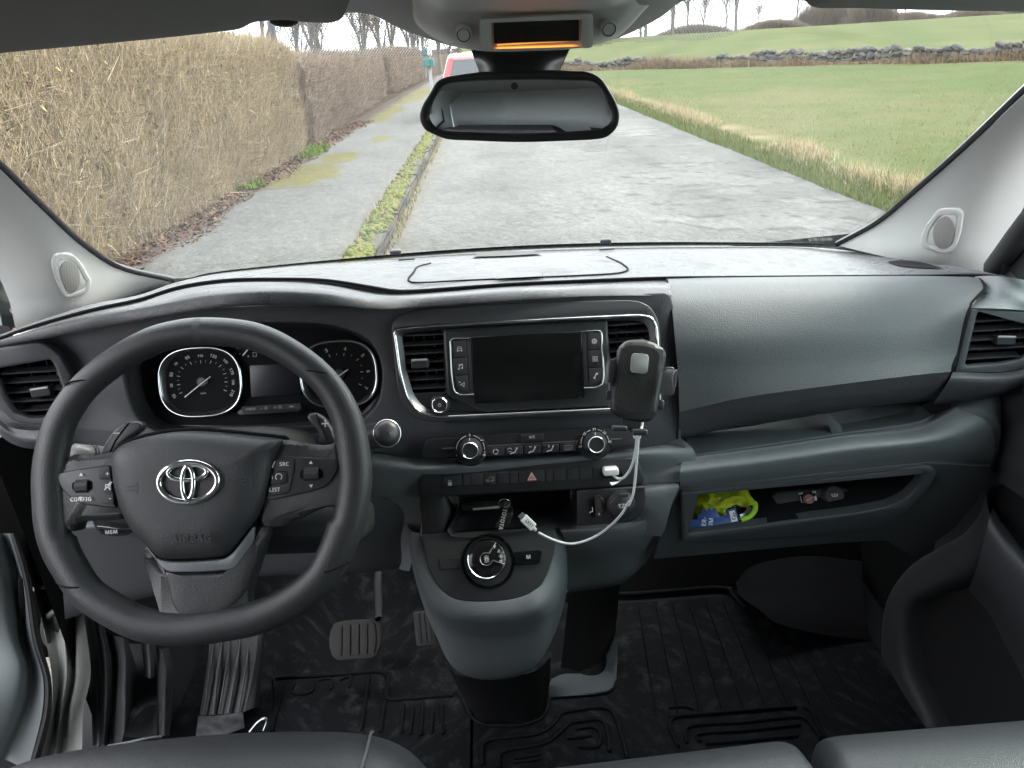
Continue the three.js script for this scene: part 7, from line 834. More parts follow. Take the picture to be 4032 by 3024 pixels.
  pod([[-0.1587,0.0132],[-0.1559,0.0173],[-0.1251,0.0221],[-0.0983,0.0255],[-0.093,-0.0189],[-0.0929,-0.0235],[-0.113,-0.0212],[-0.133,-0.0176],[-0.1464,-0.0088],[-0.1557,0.0031]], [[[-0.1125,0.0184],[-0.0983,0.0204],[-0.0974,0.0092],[-0.1112,0.0087]],[[-0.1074,0.0065],[-0.0965,0.0082],[-0.0956,-0.0055],[-0.1061,-0.0055]],[[-0.1097,-0.007],[-0.0947,-0.0068],[-0.0938,-0.0197],[-0.108,-0.018]]], [[-0.1416,0.0068],[-0.1186,0.0082],[-0.1185,-0.0031],[-0.1412,-0.0027]], (q, k, c) => { tri(q, [c[0], c[1] + 0.0125], 1); tri(q, [c[0], c[1] - 0.0125], -1); const a = k([-0.13,-0.0124]); q.text('CONFIG', a[0], a[1], 0.0062); const b = k([-0.1009,0.0147]), d = k([-0.0998,0.0013]), e = k([-0.0977,-0.0121]); q.text('+', b[0], b[1], 0.008); q.line(0.0012, [d[0] - 0.004, d[1] - 0.004], [d[0] + 0.004, d[1] + 0.004]); q.line(0.001, [d[0] - 0.003, d[1] - 0.0015], [d[0], d[1] - 0.0015], [d[0] + 0.002, d[1] - 0.004], [d[0] + 0.002, d[1] + 0.004], [d[0], d[1] + 0.0015], [d[0] - 0.003, d[1] + 0.0015], [d[0] - 0.003, d[1] - 0.0015]); q.text('-', e[0], e[1], 0.008); });
  pod([[0.0844,0.028],[0.1071,0.0273],[0.1448,0.0239],[0.1532,0.0225],[0.1545,0.0149],[0.1479,0.0],[0.1394,-0.008],[0.1242,-0.0125],[0.0773,-0.021],[0.074,-0.0176],[0.0809,0.0055]], [[[0.0844,0.0252],[0.1062,0.0245],[0.1047,0.0064],[0.0993,0.0063],[0.0985,0.0113],[0.0834,0.0125]],[[0.0839,0.0113],[0.0968,0.0114],[0.0976,-0.0],[0.0942,-0.0019],[0.0791,-0.0031]],[[0.0783,-0.0044],[0.0992,-0.0026],[0.1018,0.004],[0.1035,0.0048],[0.1008,-0.011],[0.0974,-0.0133],[0.0773,-0.016]]], [[0.1119,0.0121],[0.138,0.0121],[0.1378,0.002],[0.1123,0.0018]], (q, k, c) => { tri(q, [c[0], c[1] + 0.0125], 1); tri(q, [c[0], c[1] - 0.0125], -1); const a = k([0.0952,0.0191]), b = k([0.0871,0.0053]), d = k([0.0843,-0.0089]); q.text('SRC', a[0], a[1], 0.006); q.line(0.0014, [a[0] - 0.013, a[1] - 0.003], [a[0] - 0.0105, a[1] + 0.003]); q.arc(0.001, b[0] + 0.002, b[1], 0.0035, -0.8, 4); q.line(0.001, [b[0] - 0.005, b[1] - 0.002], [b[0] - 0.005, b[1] + 0.001]); q.text('LIST', d[0], d[1], 0.0062); });
  // shift paddles behind the rim
  const paddle = (pts, crease, mark, s) => { const p = thing('shift_paddle', mark === '+' ? 'black upshift paddle with a plus sign behind the right of the wheel' : 'black downshift paddle with a minus sign behind the left of the wheel', 'shift paddle', inFrame('whl', ...pts[0], -0.03).toArray(), 'shift paddles'); part('blade', plate('whl', outline(pts, 0.006), 0.01, { bevel: 0.004, seg: 4, n0: -0.04 }), MT.satin, p); part('blade_groove', frameTube('whl', crease, -0.0295, 0.0009, 20, false, 6), MT.deep, p); const [g, m] = printSheet('whl', s[0], s[1], 0.014, 0.014, -0.0292, 48, ({ line }) => { line(0.0014, [-0.0035, 0], [0.0035, 0]); if (mark === '+') line(0.0014, [0, -0.0035], [0, 0.0035]); }); part('sign', g, m, p); };
  paddle([[-0.1331,0.0308],[-0.1264,0.0481],[-0.1171,0.0616],[-0.1084,0.0695],[-0.0997,0.0737],[-0.0859,0.0742],[-0.0814,0.0712],[-0.0818,0.0643],[-0.0933,0.0565],[-0.1057,0.0469],[-0.1169,0.0303]], [[-0.0966,0.0722],[-0.1046,0.0624],[-0.1132,0.0502],[-0.1193,0.0355]], '-', [-0.1108,0.0606]);
  paddle([[0.1104,0.0731],[0.1133,0.0771],[0.1214,0.0779],[0.1314,0.0715],[0.1403,0.057],[0.1448,0.0447],[0.1431,0.0387],[0.129,0.0392],[0.1231,0.0555],[0.1122,0.068]], [[0.1222,0.0756],[0.1245,0.0675],[0.1304,0.0552],[0.1352,0.042]], '+', [0.1323,0.0642]);
  // column shroud and stalks
  const sh = thing('steering_column', 'dark plastic steering column shroud behind the wheel', 'steering column', inFrame('whl', 0, -0.05, -0.12).toArray());
  part('shroud', (() => { const g = new RoundedBoxGeometry(0.13, 0.12, 0.2, 5, 0.03); g.translate(0.01, 0.005, -0.15); return onto(g, 'whl'); })(), MT.dark, sh);
  part('lower_shroud', (() => { const g = new RoundedBoxGeometry(0.2, 0.07, 0.14, 5, 0.03); g.translate(0.06, -0.06, -0.15); return onto(g, 'whl'); })(), std(lin(0.03, 0.032, 0.034), 0.2), sh);
  part('hub_core', turned('whl', 0, 0, [[0, 0], [0.06, 0], [0.05, -0.07], [0, -0.07]], 36, -0.012), MT.dark, sh);
  const stalk = thing('wiper_stalk', 'black wiper stalk with chrome ringed end right of the wheel', 'stalk', [-0.1716,1.2538,-0.88]);
  part('lever', tube([[-0.2409,1.2252,-0.93], [-0.1978,1.2416,-0.9], [-0.1691,1.256,-0.88], [-0.1539,1.2635,-0.868]], 0.0165, 24, false, 18), MT.satin, stalk);
  { const a = V3([-0.1539,1.2635,-0.868]), b = V3([-0.148,1.2707,-0.855]), d = b.clone().sub(a).normalize(), q = new THREE.Quaternion().setFromUnitVectors(new THREE.Vector3(0, 1, 0), d); const cap = new THREE.LatheGeometry([[0, 0.010], [0.009, 0.009], [0.0152, 0.0055], [0.0165, 0.001], [0.0168, -0.003]].map((p) => new THREE.Vector2(...p)), 32); cap.applyQuaternion(q); cap.translate(b.x, b.y, b.z); part('end_cap', cap, MT.satin, stalk); const ring = new THREE.TorusGeometry(0.0167, 0.0011, 8, 40); ring.rotateX(Math.PI / 2); ring.applyQuaternion(q); ring.translate(b.x + d.x * 0.001, b.y + d.y * 0.001, b.z + d.z * 0.001); part('chrome_ring', ring, MT.chrome, stalk);
    const q2 = [0.1971,0.05]; }
  const st2 = thing('lamp_stalk', 'pale grey lit end of the lamp stalk left of the wheel', 'stalk', [-0.5159,1.2795,-0.84]);
  part('lever', tube([[-0.503,1.2645,-0.86],[-0.5071,1.2716,-0.85],[-0.5159,1.2792,-0.84],[-0.5245,1.2809,-0.84]], 0.011, 20, false, 14), std(lin(0.16, 0.16, 0.165), 0.35), st2);
  part('collar', tube([[-0.5075,1.2749,-0.845],[-0.5081,1.2762,-0.843]], 0.0125, 4, false, 16), MT.satin, st2);
  // memory switches on the knee panel
  const mm = part('memory_switch', loft([[[-0.5906,1.1218,-0.94],[-0.5653,1.1219,-0.935],[-0.5349,1.1178,-0.93]], [[-0.578,1.1197,-0.925],[-0.5553,1.1188,-0.92],[-0.5276,1.114,-0.92]], [[-0.5863,1.0988,-0.94],[-0.5635,1.0966,-0.935],[-0.5435,1.1004,-0.93]]], 12, 4), MT.gloss, dash);
  part('knee_block', loft([[[-0.6299,1.1237,-0.94],[-0.5918,1.1212,-0.94]], [[-0.6226,1.1233,-0.925],[-0.5818,1.1212,-0.925]], [[-0.6278,1.1079,-0.935],[-0.5864,1.1055,-0.935]]], 8, 3), MT.grey, dash);
  { FR.mem = frameOf([1.0,0.0,-0.0,-0.0,0.93969,-0.34202,0.0,0.34202,0.93969,-0.5551,1.1163,-0.917]); const [g, m] = printSheet('mem', 0, 0, 0.03, 0.01, 0.003, 96, ({ text }) => text('MEM', 0, 0, 0.0075), lin(0.3, 0.3, 0.3)); part('switch_word', g, m, mm); }
}

// ---------------------------------------------------------------- seats, mats, pedals
{
  const cushion = (x0, x1, yTop, zf, o = {}) => { // cross sections from front foot over the crest to the back
    const prof = [[0.74, 0.02], [0.86, -0.015], [0.98, -0.02], [yTop - 0.03, -0.012], [yTop, 0.03], [yTop + 0.004, 0.10], [yTop - 0.012, 0.26], [yTop - 0.03, 0.5]];
    const xs = steps(0, 1, 26); return loft(prof.map(([y, dz]) => xs.map((s) => { const e = Math.pow(Math.abs(s * 2 - 1), o.p ?? 7); return [x0 + (x1 - x0) * s, y - e * (o.drop ?? 0.05) * (y > 1 ? 1 : 0.3) + (o.tilt ?? 0) * (s - 0.5), zf + dz + e * 0.03 + (o.bow ?? 0) * Math.pow(s - 0.5, 2)]; })), 52, 6); };
  const back = (x0, x1, z, top) => loft([[0.98, 0], [1.1, -0.03], [1.16, -0.03], [1.22, -0.005], [top - 0.03, 0.02], [top, 0.07], [top - 0.05, 0.13], [1.15, 0.14], [0.98, 0.14]].map(([y, dz]) => steps(0, 1, 16).map((s) => { const e = Math.pow(Math.abs(s * 2 - 1), 4); return [x0 + (x1 - x0) * s, y - e * 0.03 * (y > 1.4 ? 1 : 0), z + dz - e * 0.03 * (dz < 0.05 ? 1 : 0) + (y - 1.0) * 0.16]; })), 32, 5);
  const seatThing = (name, label, x0, x1, zf, o) => { const t = thing(name, label, 'seat', [(x0 + x1) / 2, 0.58, -0.3]); part('cushion', cushion(x0, x1, o.y, zf, o), MT.leather, t); part('backrest', back(x0 + 0.02, x1 - 0.02, 0.06, 1.27), MT.leather, t); part('seat_base', boxAt(null, (x0 + x1) / 2, 0.68, -0.26, (x1 - x0) * 0.86, 0.2, 0.46, 0.02), MT.matte, t); return t; };
  const d = seatThing('driver_seat', 'black leather driver seat cushion at the lower left edge', -0.58, -0.085, -0.595, { y: 1.083, p: 9, drop: 0.06, tilt: 0.0, bow: 0.1 });
  part('stitch_seam', tube([[-0.1582,1.0855,-0.5176],[-0.1553,1.087,-0.5414],[-0.1568,1.075,-0.5731],[-0.166,1.03,-0.6188]], 0.0016, 24, false, 6), std(lin(0.08, 0.08, 0.085), 0.5), d);
  part('stitch_seam', tube([[-0.4434,1.06,-0.5711],[-0.4456,1.06,-0.5852],[-0.4588,1.03,-0.6255]], 0.0016, 24, false, 6), std(lin(0.05, 0.05, 0.055), 0.5), d);
  part('piping', tube([[-0.4378,1.055,-0.6014],[-0.4128,1.063,-0.5969],[-0.3904,1.068,-0.596],[-0.3786,1.065,-0.5998]], 0.0014, 24, false, 6), std(lin(0.1, 0.1, 0.105), 0.5), d);
  const m = seatThing('middle_seat', 'black leather middle passenger seat cushion at the lower edge', -0.02, 0.272, -0.545, { y: 1.066, p: 26, drop: 0.016, tilt: 0.02 });
  const r = seatThing('outer_passenger_seat', 'black leather outer passenger seat cushion at the lower right edge', 0.277, 0.66, -0.545, { y: 1.078, p: 26, drop: 0.016, tilt: 0.006 });
}
{
  // rubber floor mats with raised ribs and rims
  const dirt = dataTex(512, 512, (u, v) => { const a = u * Math.PI * 2, b = v * Math.PI * 2; const n = nz(Math.cos(a) * 3 + 4, Math.sin(a) * 3 + Math.cos(b) * 3, Math.sin(b) * 3) + 0.6 * nz(Math.cos(a) * 9, Math.sin(a) * 9 + Math.cos(b) * 9, Math.sin(b) * 9); const k = Math.max(0, Math.min(1, n * 1.1 + 0.05)); return [0.06 + 0.12 * k, 0.065 + 0.118 * k, 0.078 + 0.11 * k]; }, true);
  const dirty = new THREE.MeshPhysicalMaterial({ color: 0xffffff, roughness: 0.65, specularIntensity: 0.22, side: THREE.DoubleSide, map: rep(dirt, 2.2) });
  const mat = thing('floor_mat', 'dusty black rubber mat on the driver side floor', 'floor mat', [-0.3, 0.58, -1.1], 'rubber floor mats'), m2 = thing('floor_mat', 'black ribbed rubber mat in the passenger footwell and tunnel', 'floor mat', [0.3, 0.58, -1.1], 'rubber floor mats');
  const sheet = (x0, x1, z0, z1, y) => loft([[[x0, y, z0], [(x0 + x1) / 2, y, z0], [x1, y, z0]], [[x0, y, z1], [(x0 + x1) / 2, y, z1], [x1, y, z1]]], 8, 8);
  part('sheet', [sheet(-0.66, -0.10, -0.45, -1.18, 0.583), loft([[[-0.66, 0.583, -1.18], [-0.1, 0.583, -1.18]], [[-0.66, 0.6, -1.3], [-0.1, 0.6, -1.3]], [[-0.66, 0.72, -1.41], [-0.1, 0.72, -1.41]]], 8, 5)], dirty, mat);
  part('sheet', [sheet(-0.095, 0.70, -0.45, -1.33, 0.583)], dirty, m2);
  const rib = (pts, r, parent, n = 40) => part('rib', tube(pts.map((p) => [p[0], p[1], p[2]]), r, n, false, 6), dirty, parent);
  for (const l of [[[-0.4886,0.585,-1.1778],[-0.4716,0.585,-1.1795],[-0.4265,0.585,-1.1786],[-0.3441,0.585,-1.1783],[-0.2842,0.585,-1.1787],[-0.2684,0.585,-1.1721],[-0.263,0.585,-1.1567],[-0.2622,0.585,-1.1212],[-0.2562,0.585,-1.1066],[-0.2463,0.585,-1.1035],[-0.189,0.585,-1.1036],[-0.1328,0.585,-1.1043]],[[-0.4903,0.585,-1.1746],[-0.4752,0.585,-1.1281],[-0.4622,0.585,-1.0466]]]) rib(l, 0.004, mat, 80);
  for (const l of [[[-0.3026,0.585,-1.167],[-0.3,0.585,-1.1122],[-0.2974,0.585,-1.0351]],[[-0.2626,0.585,-1.0995],[-0.2626,0.585,-1.0694],[-0.2613,0.585,-1.0291]],[[-0.226,0.585,-1.0901],[-0.2255,0.585,-1.0603],[-0.2243,0.585,-1.0231]],[[-0.2085,0.585,-1.0795],[-0.208,0.585,-1.0587],[-0.2081,0.585,-1.0189]],[[-0.1906,0.585,-1.093],[-0.1895,0.585,-1.06],[-0.1885,0.585,-1.0144]],[[-0.1705,0.585,-1.073],[-0.1694,0.585,-1.0155]],[[-0.1546,0.585,-1.0836],[-0.149,0.585,-1.0138]],[[-0.4661,0.585,-1.156],[-0.4652,0.585,-1.1117],[-0.4636,0.585,-1.0524]],[[-0.4475,0.585,-1.1608],[-0.4473,0.585,-1.1382],[-0.4083,0.585,-1.1378],[-0.4118,0.585,-1.1673]],[[-0.4017,0.585,-1.1664],[-0.3771,0.585,-1.1674],[-0.3717,0.585,-1.1376]],[[-0.3589,0.585,-1.1624],[-0.3404,0.585,-1.1705],[-0.3357,0.585,-1.1407]]]) rib(l, 0.003, mat);
  for (const l of [[[-0.1244,0.585,-1.1128],[-0.0949,0.585,-1.0457],[-0.0795,0.585,-1.031],[-0.0612,0.585,-1.026],[0.0056,0.585,-1.0239],[0.0325,0.585,-1.0383],[0.0438,0.585,-1.0647],[0.0497,0.585,-1.0791],[0.0941,0.585,-1.0811],[0.1416,0.585,-1.0817],[0.1613,0.585,-1.0865],[0.1726,0.585,-1.098]],[[-0.0781,0.585,-0.9434],[-0.0771,0.585,-0.9849],[-0.0676,0.585,-0.9941],[-0.0198,0.585,-0.9979],[0.0222,0.585,-1.0008],[0.0476,0.585,-1.0179],[0.065,0.585,-1.0412],[0.0809,0.585,-1.0456],[0.146,0.585,-1.0476],[0.1598,0.585,-1.0366],[0.1654,0.585,-0.9964],[0.1697,0.585,-0.936]],[[-0.051,0.585,-0.9348],[-0.049,0.585,-0.9614],[-0.0386,0.585,-0.9688],[0.0028,0.585,-0.9745],[0.0326,0.585,-0.9797],[0.0613,0.585,-1.0018],[0.0811,0.585,-1.0195],[0.0966,0.585,-1.0219],[0.1331,0.585,-1.0217],[0.1419,0.585,-1.0096],[0.1407,0.585,-0.9522]],[[0.0901,0.585,-1.0048],[0.1175,0.585,-1.0073],[0.1294,0.585,-0.9959],[0.1278,0.585,-0.9743],[0.1207,0.585,-0.965],[0.0901,0.585,-0.9663]]]) rib(l, 0.0035, m2, 90);
  for (const l of [[[0.0717,0.585,-0.9864],[0.1149,0.585,-0.988]],[[-0.0246,0.585,-0.9524],[0.0221,0.585,-0.9571]],[[-0.0249,0.585,-0.944],[0.0185,0.585,-0.9471]],[[0.261,0.585,-1.0372],[0.2796,0.585,-1.0379],[0.2975,0.585,-1.0355],[0.3052,0.585,-1.0293]],[[0.2594,0.585,-0.9524],[0.2539,0.585,-0.9923],[0.2604,0.585,-1.0104],[0.2746,0.585,-1.0167]],[[0.2753,0.585,-0.9581],[0.2808,0.585,-0.9863],[0.2899,0.585,-0.9929],[0.386,0.585,-0.9936],[0.4859,0.585,-0.996],[0.4965,0.585,-0.9887],[0.5043,0.585,-0.9489]],[[0.2991,0.585,-0.9596],[0.2951,0.585,-0.9724],[0.3893,0.585,-0.9761],[0.4811,0.585,-0.9797]],[[0.3066,0.585,-0.9547],[0.3885,0.585,-0.9554],[0.4682,0.585,-0.9573]],[[0.5002,0.585,-1.0176],[0.5113,0.585,-1.007],[0.5113,0.585,-0.9844],[0.5127,0.585,-0.9482]]]) rib(l, 0.003, m2, 50);
  const dashes = [[0.267,0.585,-1.0166],[0.2853,0.585,-1.0169],[0.3036,0.585,-1.0172],[0.3204,0.585,-1.0176],[0.3387,0.585,-1.0175],[0.3555,0.585,-1.0179],[0.3738,0.585,-1.0178],[0.3905,0.585,-1.0178],[0.4089,0.585,-1.0181],[0.4273,0.585,-1.0184],[0.4442,0.585,-1.0188],[0.461,0.585,-1.0188],[0.4793,0.585,-1.0187]]; dashes.forEach((p) => part('raised_stud', (() => { const g = new RoundedBoxGeometry(0.019, 0.006, 0.006, 2, 0.002); g.translate(p[0], 0.586, p[2]); return g; })(), dirty, m2));
  for (let k = 0; k < 11; k++) rib([[0.26 + k * 0.036, 0.584, -1.31], [0.25 + k * 0.038, 0.584, -1.2], [0.235 + k * 0.04, 0.584, -1.02]], 0.0016, m2, 8);
  rib([[0.1848,0.587,-1.3646],[0.2393,0.587,-1.3559],[0.3323,0.587,-1.3557],[0.4439,0.587,-1.3553],[0.4636,0.587,-1.3463],[0.4696,0.587,-1.3174],[0.4808,0.587,-1.2836]], 0.005, m2, 50);
  part('upturned_edge', loft([[[0.2091,0.585,-1.353],[0.3324,0.585,-1.3559],[0.4443,0.585,-1.3566],[0.4663,0.585,-1.3428]], [[0.2165,0.584,-1.4],[0.3421,0.5921,-1.4],[0.4638,0.5958,-1.4],[0.4953,0.5791,-1.4]], [[0.2329,0.6017,-1.43],[0.3483,0.6108,-1.43],[0.4833,0.6089,-1.43],[0.5152,0.5922,-1.43]]], 24, 5), grained(lin(0.03, 0.032, 0.036), 0.5, 20, 0.0002), m2);
  part('wheel_arch', loft([[[0.4822,0.5928,-1.36],[0.5095,0.6314,-1.36],[0.6259,0.6529,-1.36],[0.7581,0.6285,-1.36]], [[0.4667,0.6221,-1.28],[0.5267,0.6257,-1.28],[0.6184,0.631,-1.28],[0.7229,0.6177,-1.28]], [[0.4768,0.6529,-1.2],[0.5184,0.6367,-1.2],[0.6011,0.621,-1.2],[0.6989,0.5996,-1.2]], [[0.4935,0.6478,-1.17],[0.5384,0.6271,-1.17],[0.604,0.6045,-1.17],[0.6938,0.5837,-1.17]]], 24, 6), MT.deep, m2);
}
{ // pedals, foot rest, kick panel
  const p = thing('brake_pedal', 'worn rubber brake pedal with five vertical ribs', 'pedal', [-0.314,0.6769,-1.17], 'foot pedals');
  const bo = [[-0.0522,0.0023],[-0.0497,0.0184],[-0.0424,0.0314],[-0.0253,0.0349],[0.0088,0.0354],[0.0357,0.0348],[0.0465,0.0259],[0.0496,-0.0044],[0.0444,-0.0225],[0.037,-0.0346],[0.0285,-0.0374],[-0.004,-0.0371],[-0.0377,-0.0367],[-0.0468,-0.0279],[-0.0509,-0.0139]]; const brown = std(lin(0.032, 0.029, 0.027), 0.75);
  part('pad', plate('ped', outline(bo, 0.006), 0.016, { bevel: 0.003, n0: -0.012 }), brown, p);
  for (const s of [[[-0.0405,0.0247],[-0.0266,0.0261],[-0.0273,-0.0287],[-0.0372,-0.0285],[-0.0425,-0.0121],[-0.0434,0.0064]],[[-0.0242,0.0264],[-0.0103,0.0269],[-0.0107,-0.0284],[-0.0251,-0.0288]],[[-0.0078,0.0272],[0.0063,0.0277],[0.0057,-0.0286],[-0.0087,-0.0286]],[[0.0088,0.028],[0.0229,0.028],[0.0217,-0.0283],[0.0081,-0.0285]],[[0.0248,0.0278],[0.036,0.0266],[0.0391,0.0055],[0.0378,-0.0152],[0.0342,-0.0282],[0.0236,-0.0284]]]) part('tread_rib', plate('ped', outline(s, 0.002), 0.004, { bevel: 0.001, n0: 0.003 }), brown, p);
  part('arm', tube([[-0.2672,0.7117,-1.18], [-0.272,0.7184,-1.22], [-0.2812,0.7178,-1.28], [-0.2852,0.7244,-1.33]], 0.008, 20), MT.matte, p);
  const a = thing('accelerator_pedal', 'ribbed black accelerator pedal partly hidden by the console', 'pedal', [-0.1908,0.6452,-1.22], 'foot pedals');
  FR.acc = frameOf([1.0,0.0,-0.0,-0.0,0.81915,-0.57358,0.0,0.57358,0.81915,-0.1908,0.6452,-1.22]);
  part('pad', plate('acc', outline([[-0.0208,0.0343],[0.0041,0.0358],[0.0139,0.0283],[0.0215,-0.0256],[0.0199,-0.0322],[-0.014,-0.0323],[-0.0168,-0.0254]], 0.004), 0.014, { bevel: 0.003, n0: -0.01 }), MT.matte, a);
  for (const s of [[[-0.0138,0.0326],[-0.0075,0.0326],[-0.0042,-0.0263],[-0.0107,-0.0263]],[[-0.0052,0.0327],[0.0019,0.033],[0.0064,-0.0255],[-0.0022,-0.0259]],[[0.004,0.0329],[0.0102,0.031],[0.017,-0.0241],[0.0084,-0.0252]]]) part('tread_rib', plate('acc', outline(s, 0.0015), 0.003, { bevel: 0.0008, n0: 0.003 }), MT.matte, a);
  const f = thing('foot_rest', 'ribbed black left foot rest with scuffed metal plate below', 'foot rest', [-0.5647,0.59,-1.0888]);
  part('pad', loft([[[-0.5985,0.6988,-1.2],[-0.5553,0.695,-1.2],[-0.5062,0.6953,-1.2]], [[-0.5841,0.6784,-1.12],[-0.5422,0.6777,-1.12],[-0.4953,0.678,-1.12]], [[-0.5849,0.6318,-1.05],[-0.5419,0.6317,-1.05],[-0.5029,0.6341,-1.05]]], 16, 6), std(lin(0.03, 0.031, 0.035), 0.5, { map: rep(dustTex, 3) }), f);
  part('side', loft([[[-0.5062,0.6953,-1.2],[-0.4953,0.678,-1.12],[-0.5029,0.6341,-1.05]], [[-0.4998,0.6901,-1.2],[-0.4895,0.6664,-1.13],[-0.489,0.632,-1.06]], [[-0.5038,0.6697,-1.22],[-0.4995,0.6355,-1.16],[-0.4993,0.5909,-1.1]]], 12, 4), MT.dark, f);
  for (const [i, s] of [[[-0.5878,0.6942,-1.19],[-0.5732,0.687,-1.11],[-0.5737,0.6391,-1.045]],[[-0.5722,0.6929,-1.19],[-0.5584,0.6857,-1.11],[-0.557,0.6382,-1.045]],[[-0.5567,0.6915,-1.19],[-0.5436,0.6843,-1.11],[-0.5468,0.6387,-1.045]],[[-0.5387,0.6899,-1.19],[-0.5261,0.6827,-1.11],[-0.5298,0.6389,-1.045]],[[-0.5214,0.6884,-1.19],[-0.5083,0.6811,-1.11],[-0.5119,0.6384,-1.045]]].entries()) part('rib', tube(s, i % 2 ? 0.0035 : 0.002, 20, false, 6), std(lin(0.055, 0.057, 0.06), 0.4), f);
  part('scuff_plate', loft([[[-0.5846,0.6356,-1.045],[-0.542,0.6346,-1.045],[-0.504,0.6386,-1.045]], [[-0.5964,0.592,-1.038],[-0.5491,0.592,-1.0395],[-0.512,0.592,-1.0532]]], 12, 4), std(lin(0.2, 0.2, 0.21), 0.42, { map: rep(dustTex, 2.5) }), f);
  part('hook', tube([[-0.4965,0.6,-1.0361],[-0.4798,0.615,-1.0435],[-0.4679,0.62,-1.0449],[-0.4651,0.615,-1.0436],[-0.4718,0.6,-1.0367]], 0.003, 30), MT.satinChrome, f);
  const k = thing('kick_panel', 'dark sill trim with bonnet release lever beside the driver footwell', 'trim panel', [-0.6906,0.6664,-0.97]);
  const dm = grained(lin(0.035, 0.036, 0.04), 0.5, 22, 0.0003);
  part('panel', loft([[[-0.7321,0.7949,-1.1],[-0.7095,0.7624,-1.06],[-0.7029,0.7209,-1.02],[-0.7055,0.6547,-0.97]], [[-0.7081,0.801,-1.08],[-0.682,0.7788,-1.04],[-0.6752,0.7388,-1.0],[-0.6751,0.6747,-0.95]], [[-0.6904,0.7931,-1.08],[-0.6744,0.7781,-1.04],[-0.6687,0.7382,-1.0],[-0.6564,0.7112,-0.95]], [[-0.7372,0.7119,-1.16],[-0.7132,0.689,-1.12],[-0.7203,0.6265,-1.08],[-0.6885,0.659,-1.0]]], 24, 5), dm, k);
  part('recess', loft([[[-0.7372,0.7119,-1.16],[-0.7132,0.689,-1.12],[-0.7203,0.6265,-1.08],[-0.6885,0.659,-1.0]], [[-0.6936,0.6989,-1.17],[-0.6869,0.6674,-1.14],[-0.683,0.6195,-1.1],[-0.6506,0.6263,-1.02]]], 16, 3), MT.dark, k);
  part('ramp', loft([[[-0.6792,0.6557,-1.06],[-0.6453,0.6751,-1.04]], [[-0.6828,0.6695,-0.99],[-0.6283,0.6632,-0.985]], [[-0.6665,0.6883,-0.96],[-0.6123,0.6798,-0.96]]], 10, 4), dm, k);
  part('ridge', loft([[[-0.6663,0.7319,-1.12],[-0.6423,0.7306,-1.07],[-0.6376,0.6881,-1.03],[-0.6231,0.6617,-0.98]], [[-0.6477,0.7454,-1.1],[-0.6183,0.7476,-1.05],[-0.6142,0.7067,-1.01],[-0.6016,0.6852,-0.96]], [[-0.6461,0.7301,-1.12],[-0.6241,0.7193,-1.08],[-0.621,0.6761,-1.04],[-0.6133,0.6528,-0.99]], [[-0.69,0.6589,-1.2],[-0.68,0.6283,-1.18],[-0.6845,0.5676,-1.15],[-0.6801,0.5364,-1.1]]], 24, 5), std(lin(0.05, 0.051, 0.054), 0.8, { map: rep(dustTex, 4) }), k);
  part('bonnet_release', loft([[[-0.6768,0.761,-1.1],[-0.671,0.74,-1.08],[-0.6651,0.7211,-1.06]], [[-0.6566,0.7728,-1.085],[-0.6513,0.7523,-1.065],[-0.6474,0.731,-1.045]], [[-0.6537,0.7524,-1.1],[-0.6482,0.7379,-1.08],[-0.6464,0.7184,-1.06]]], 16, 5), std(lin(0.05, 0.051, 0.055), 0.5), k);
}

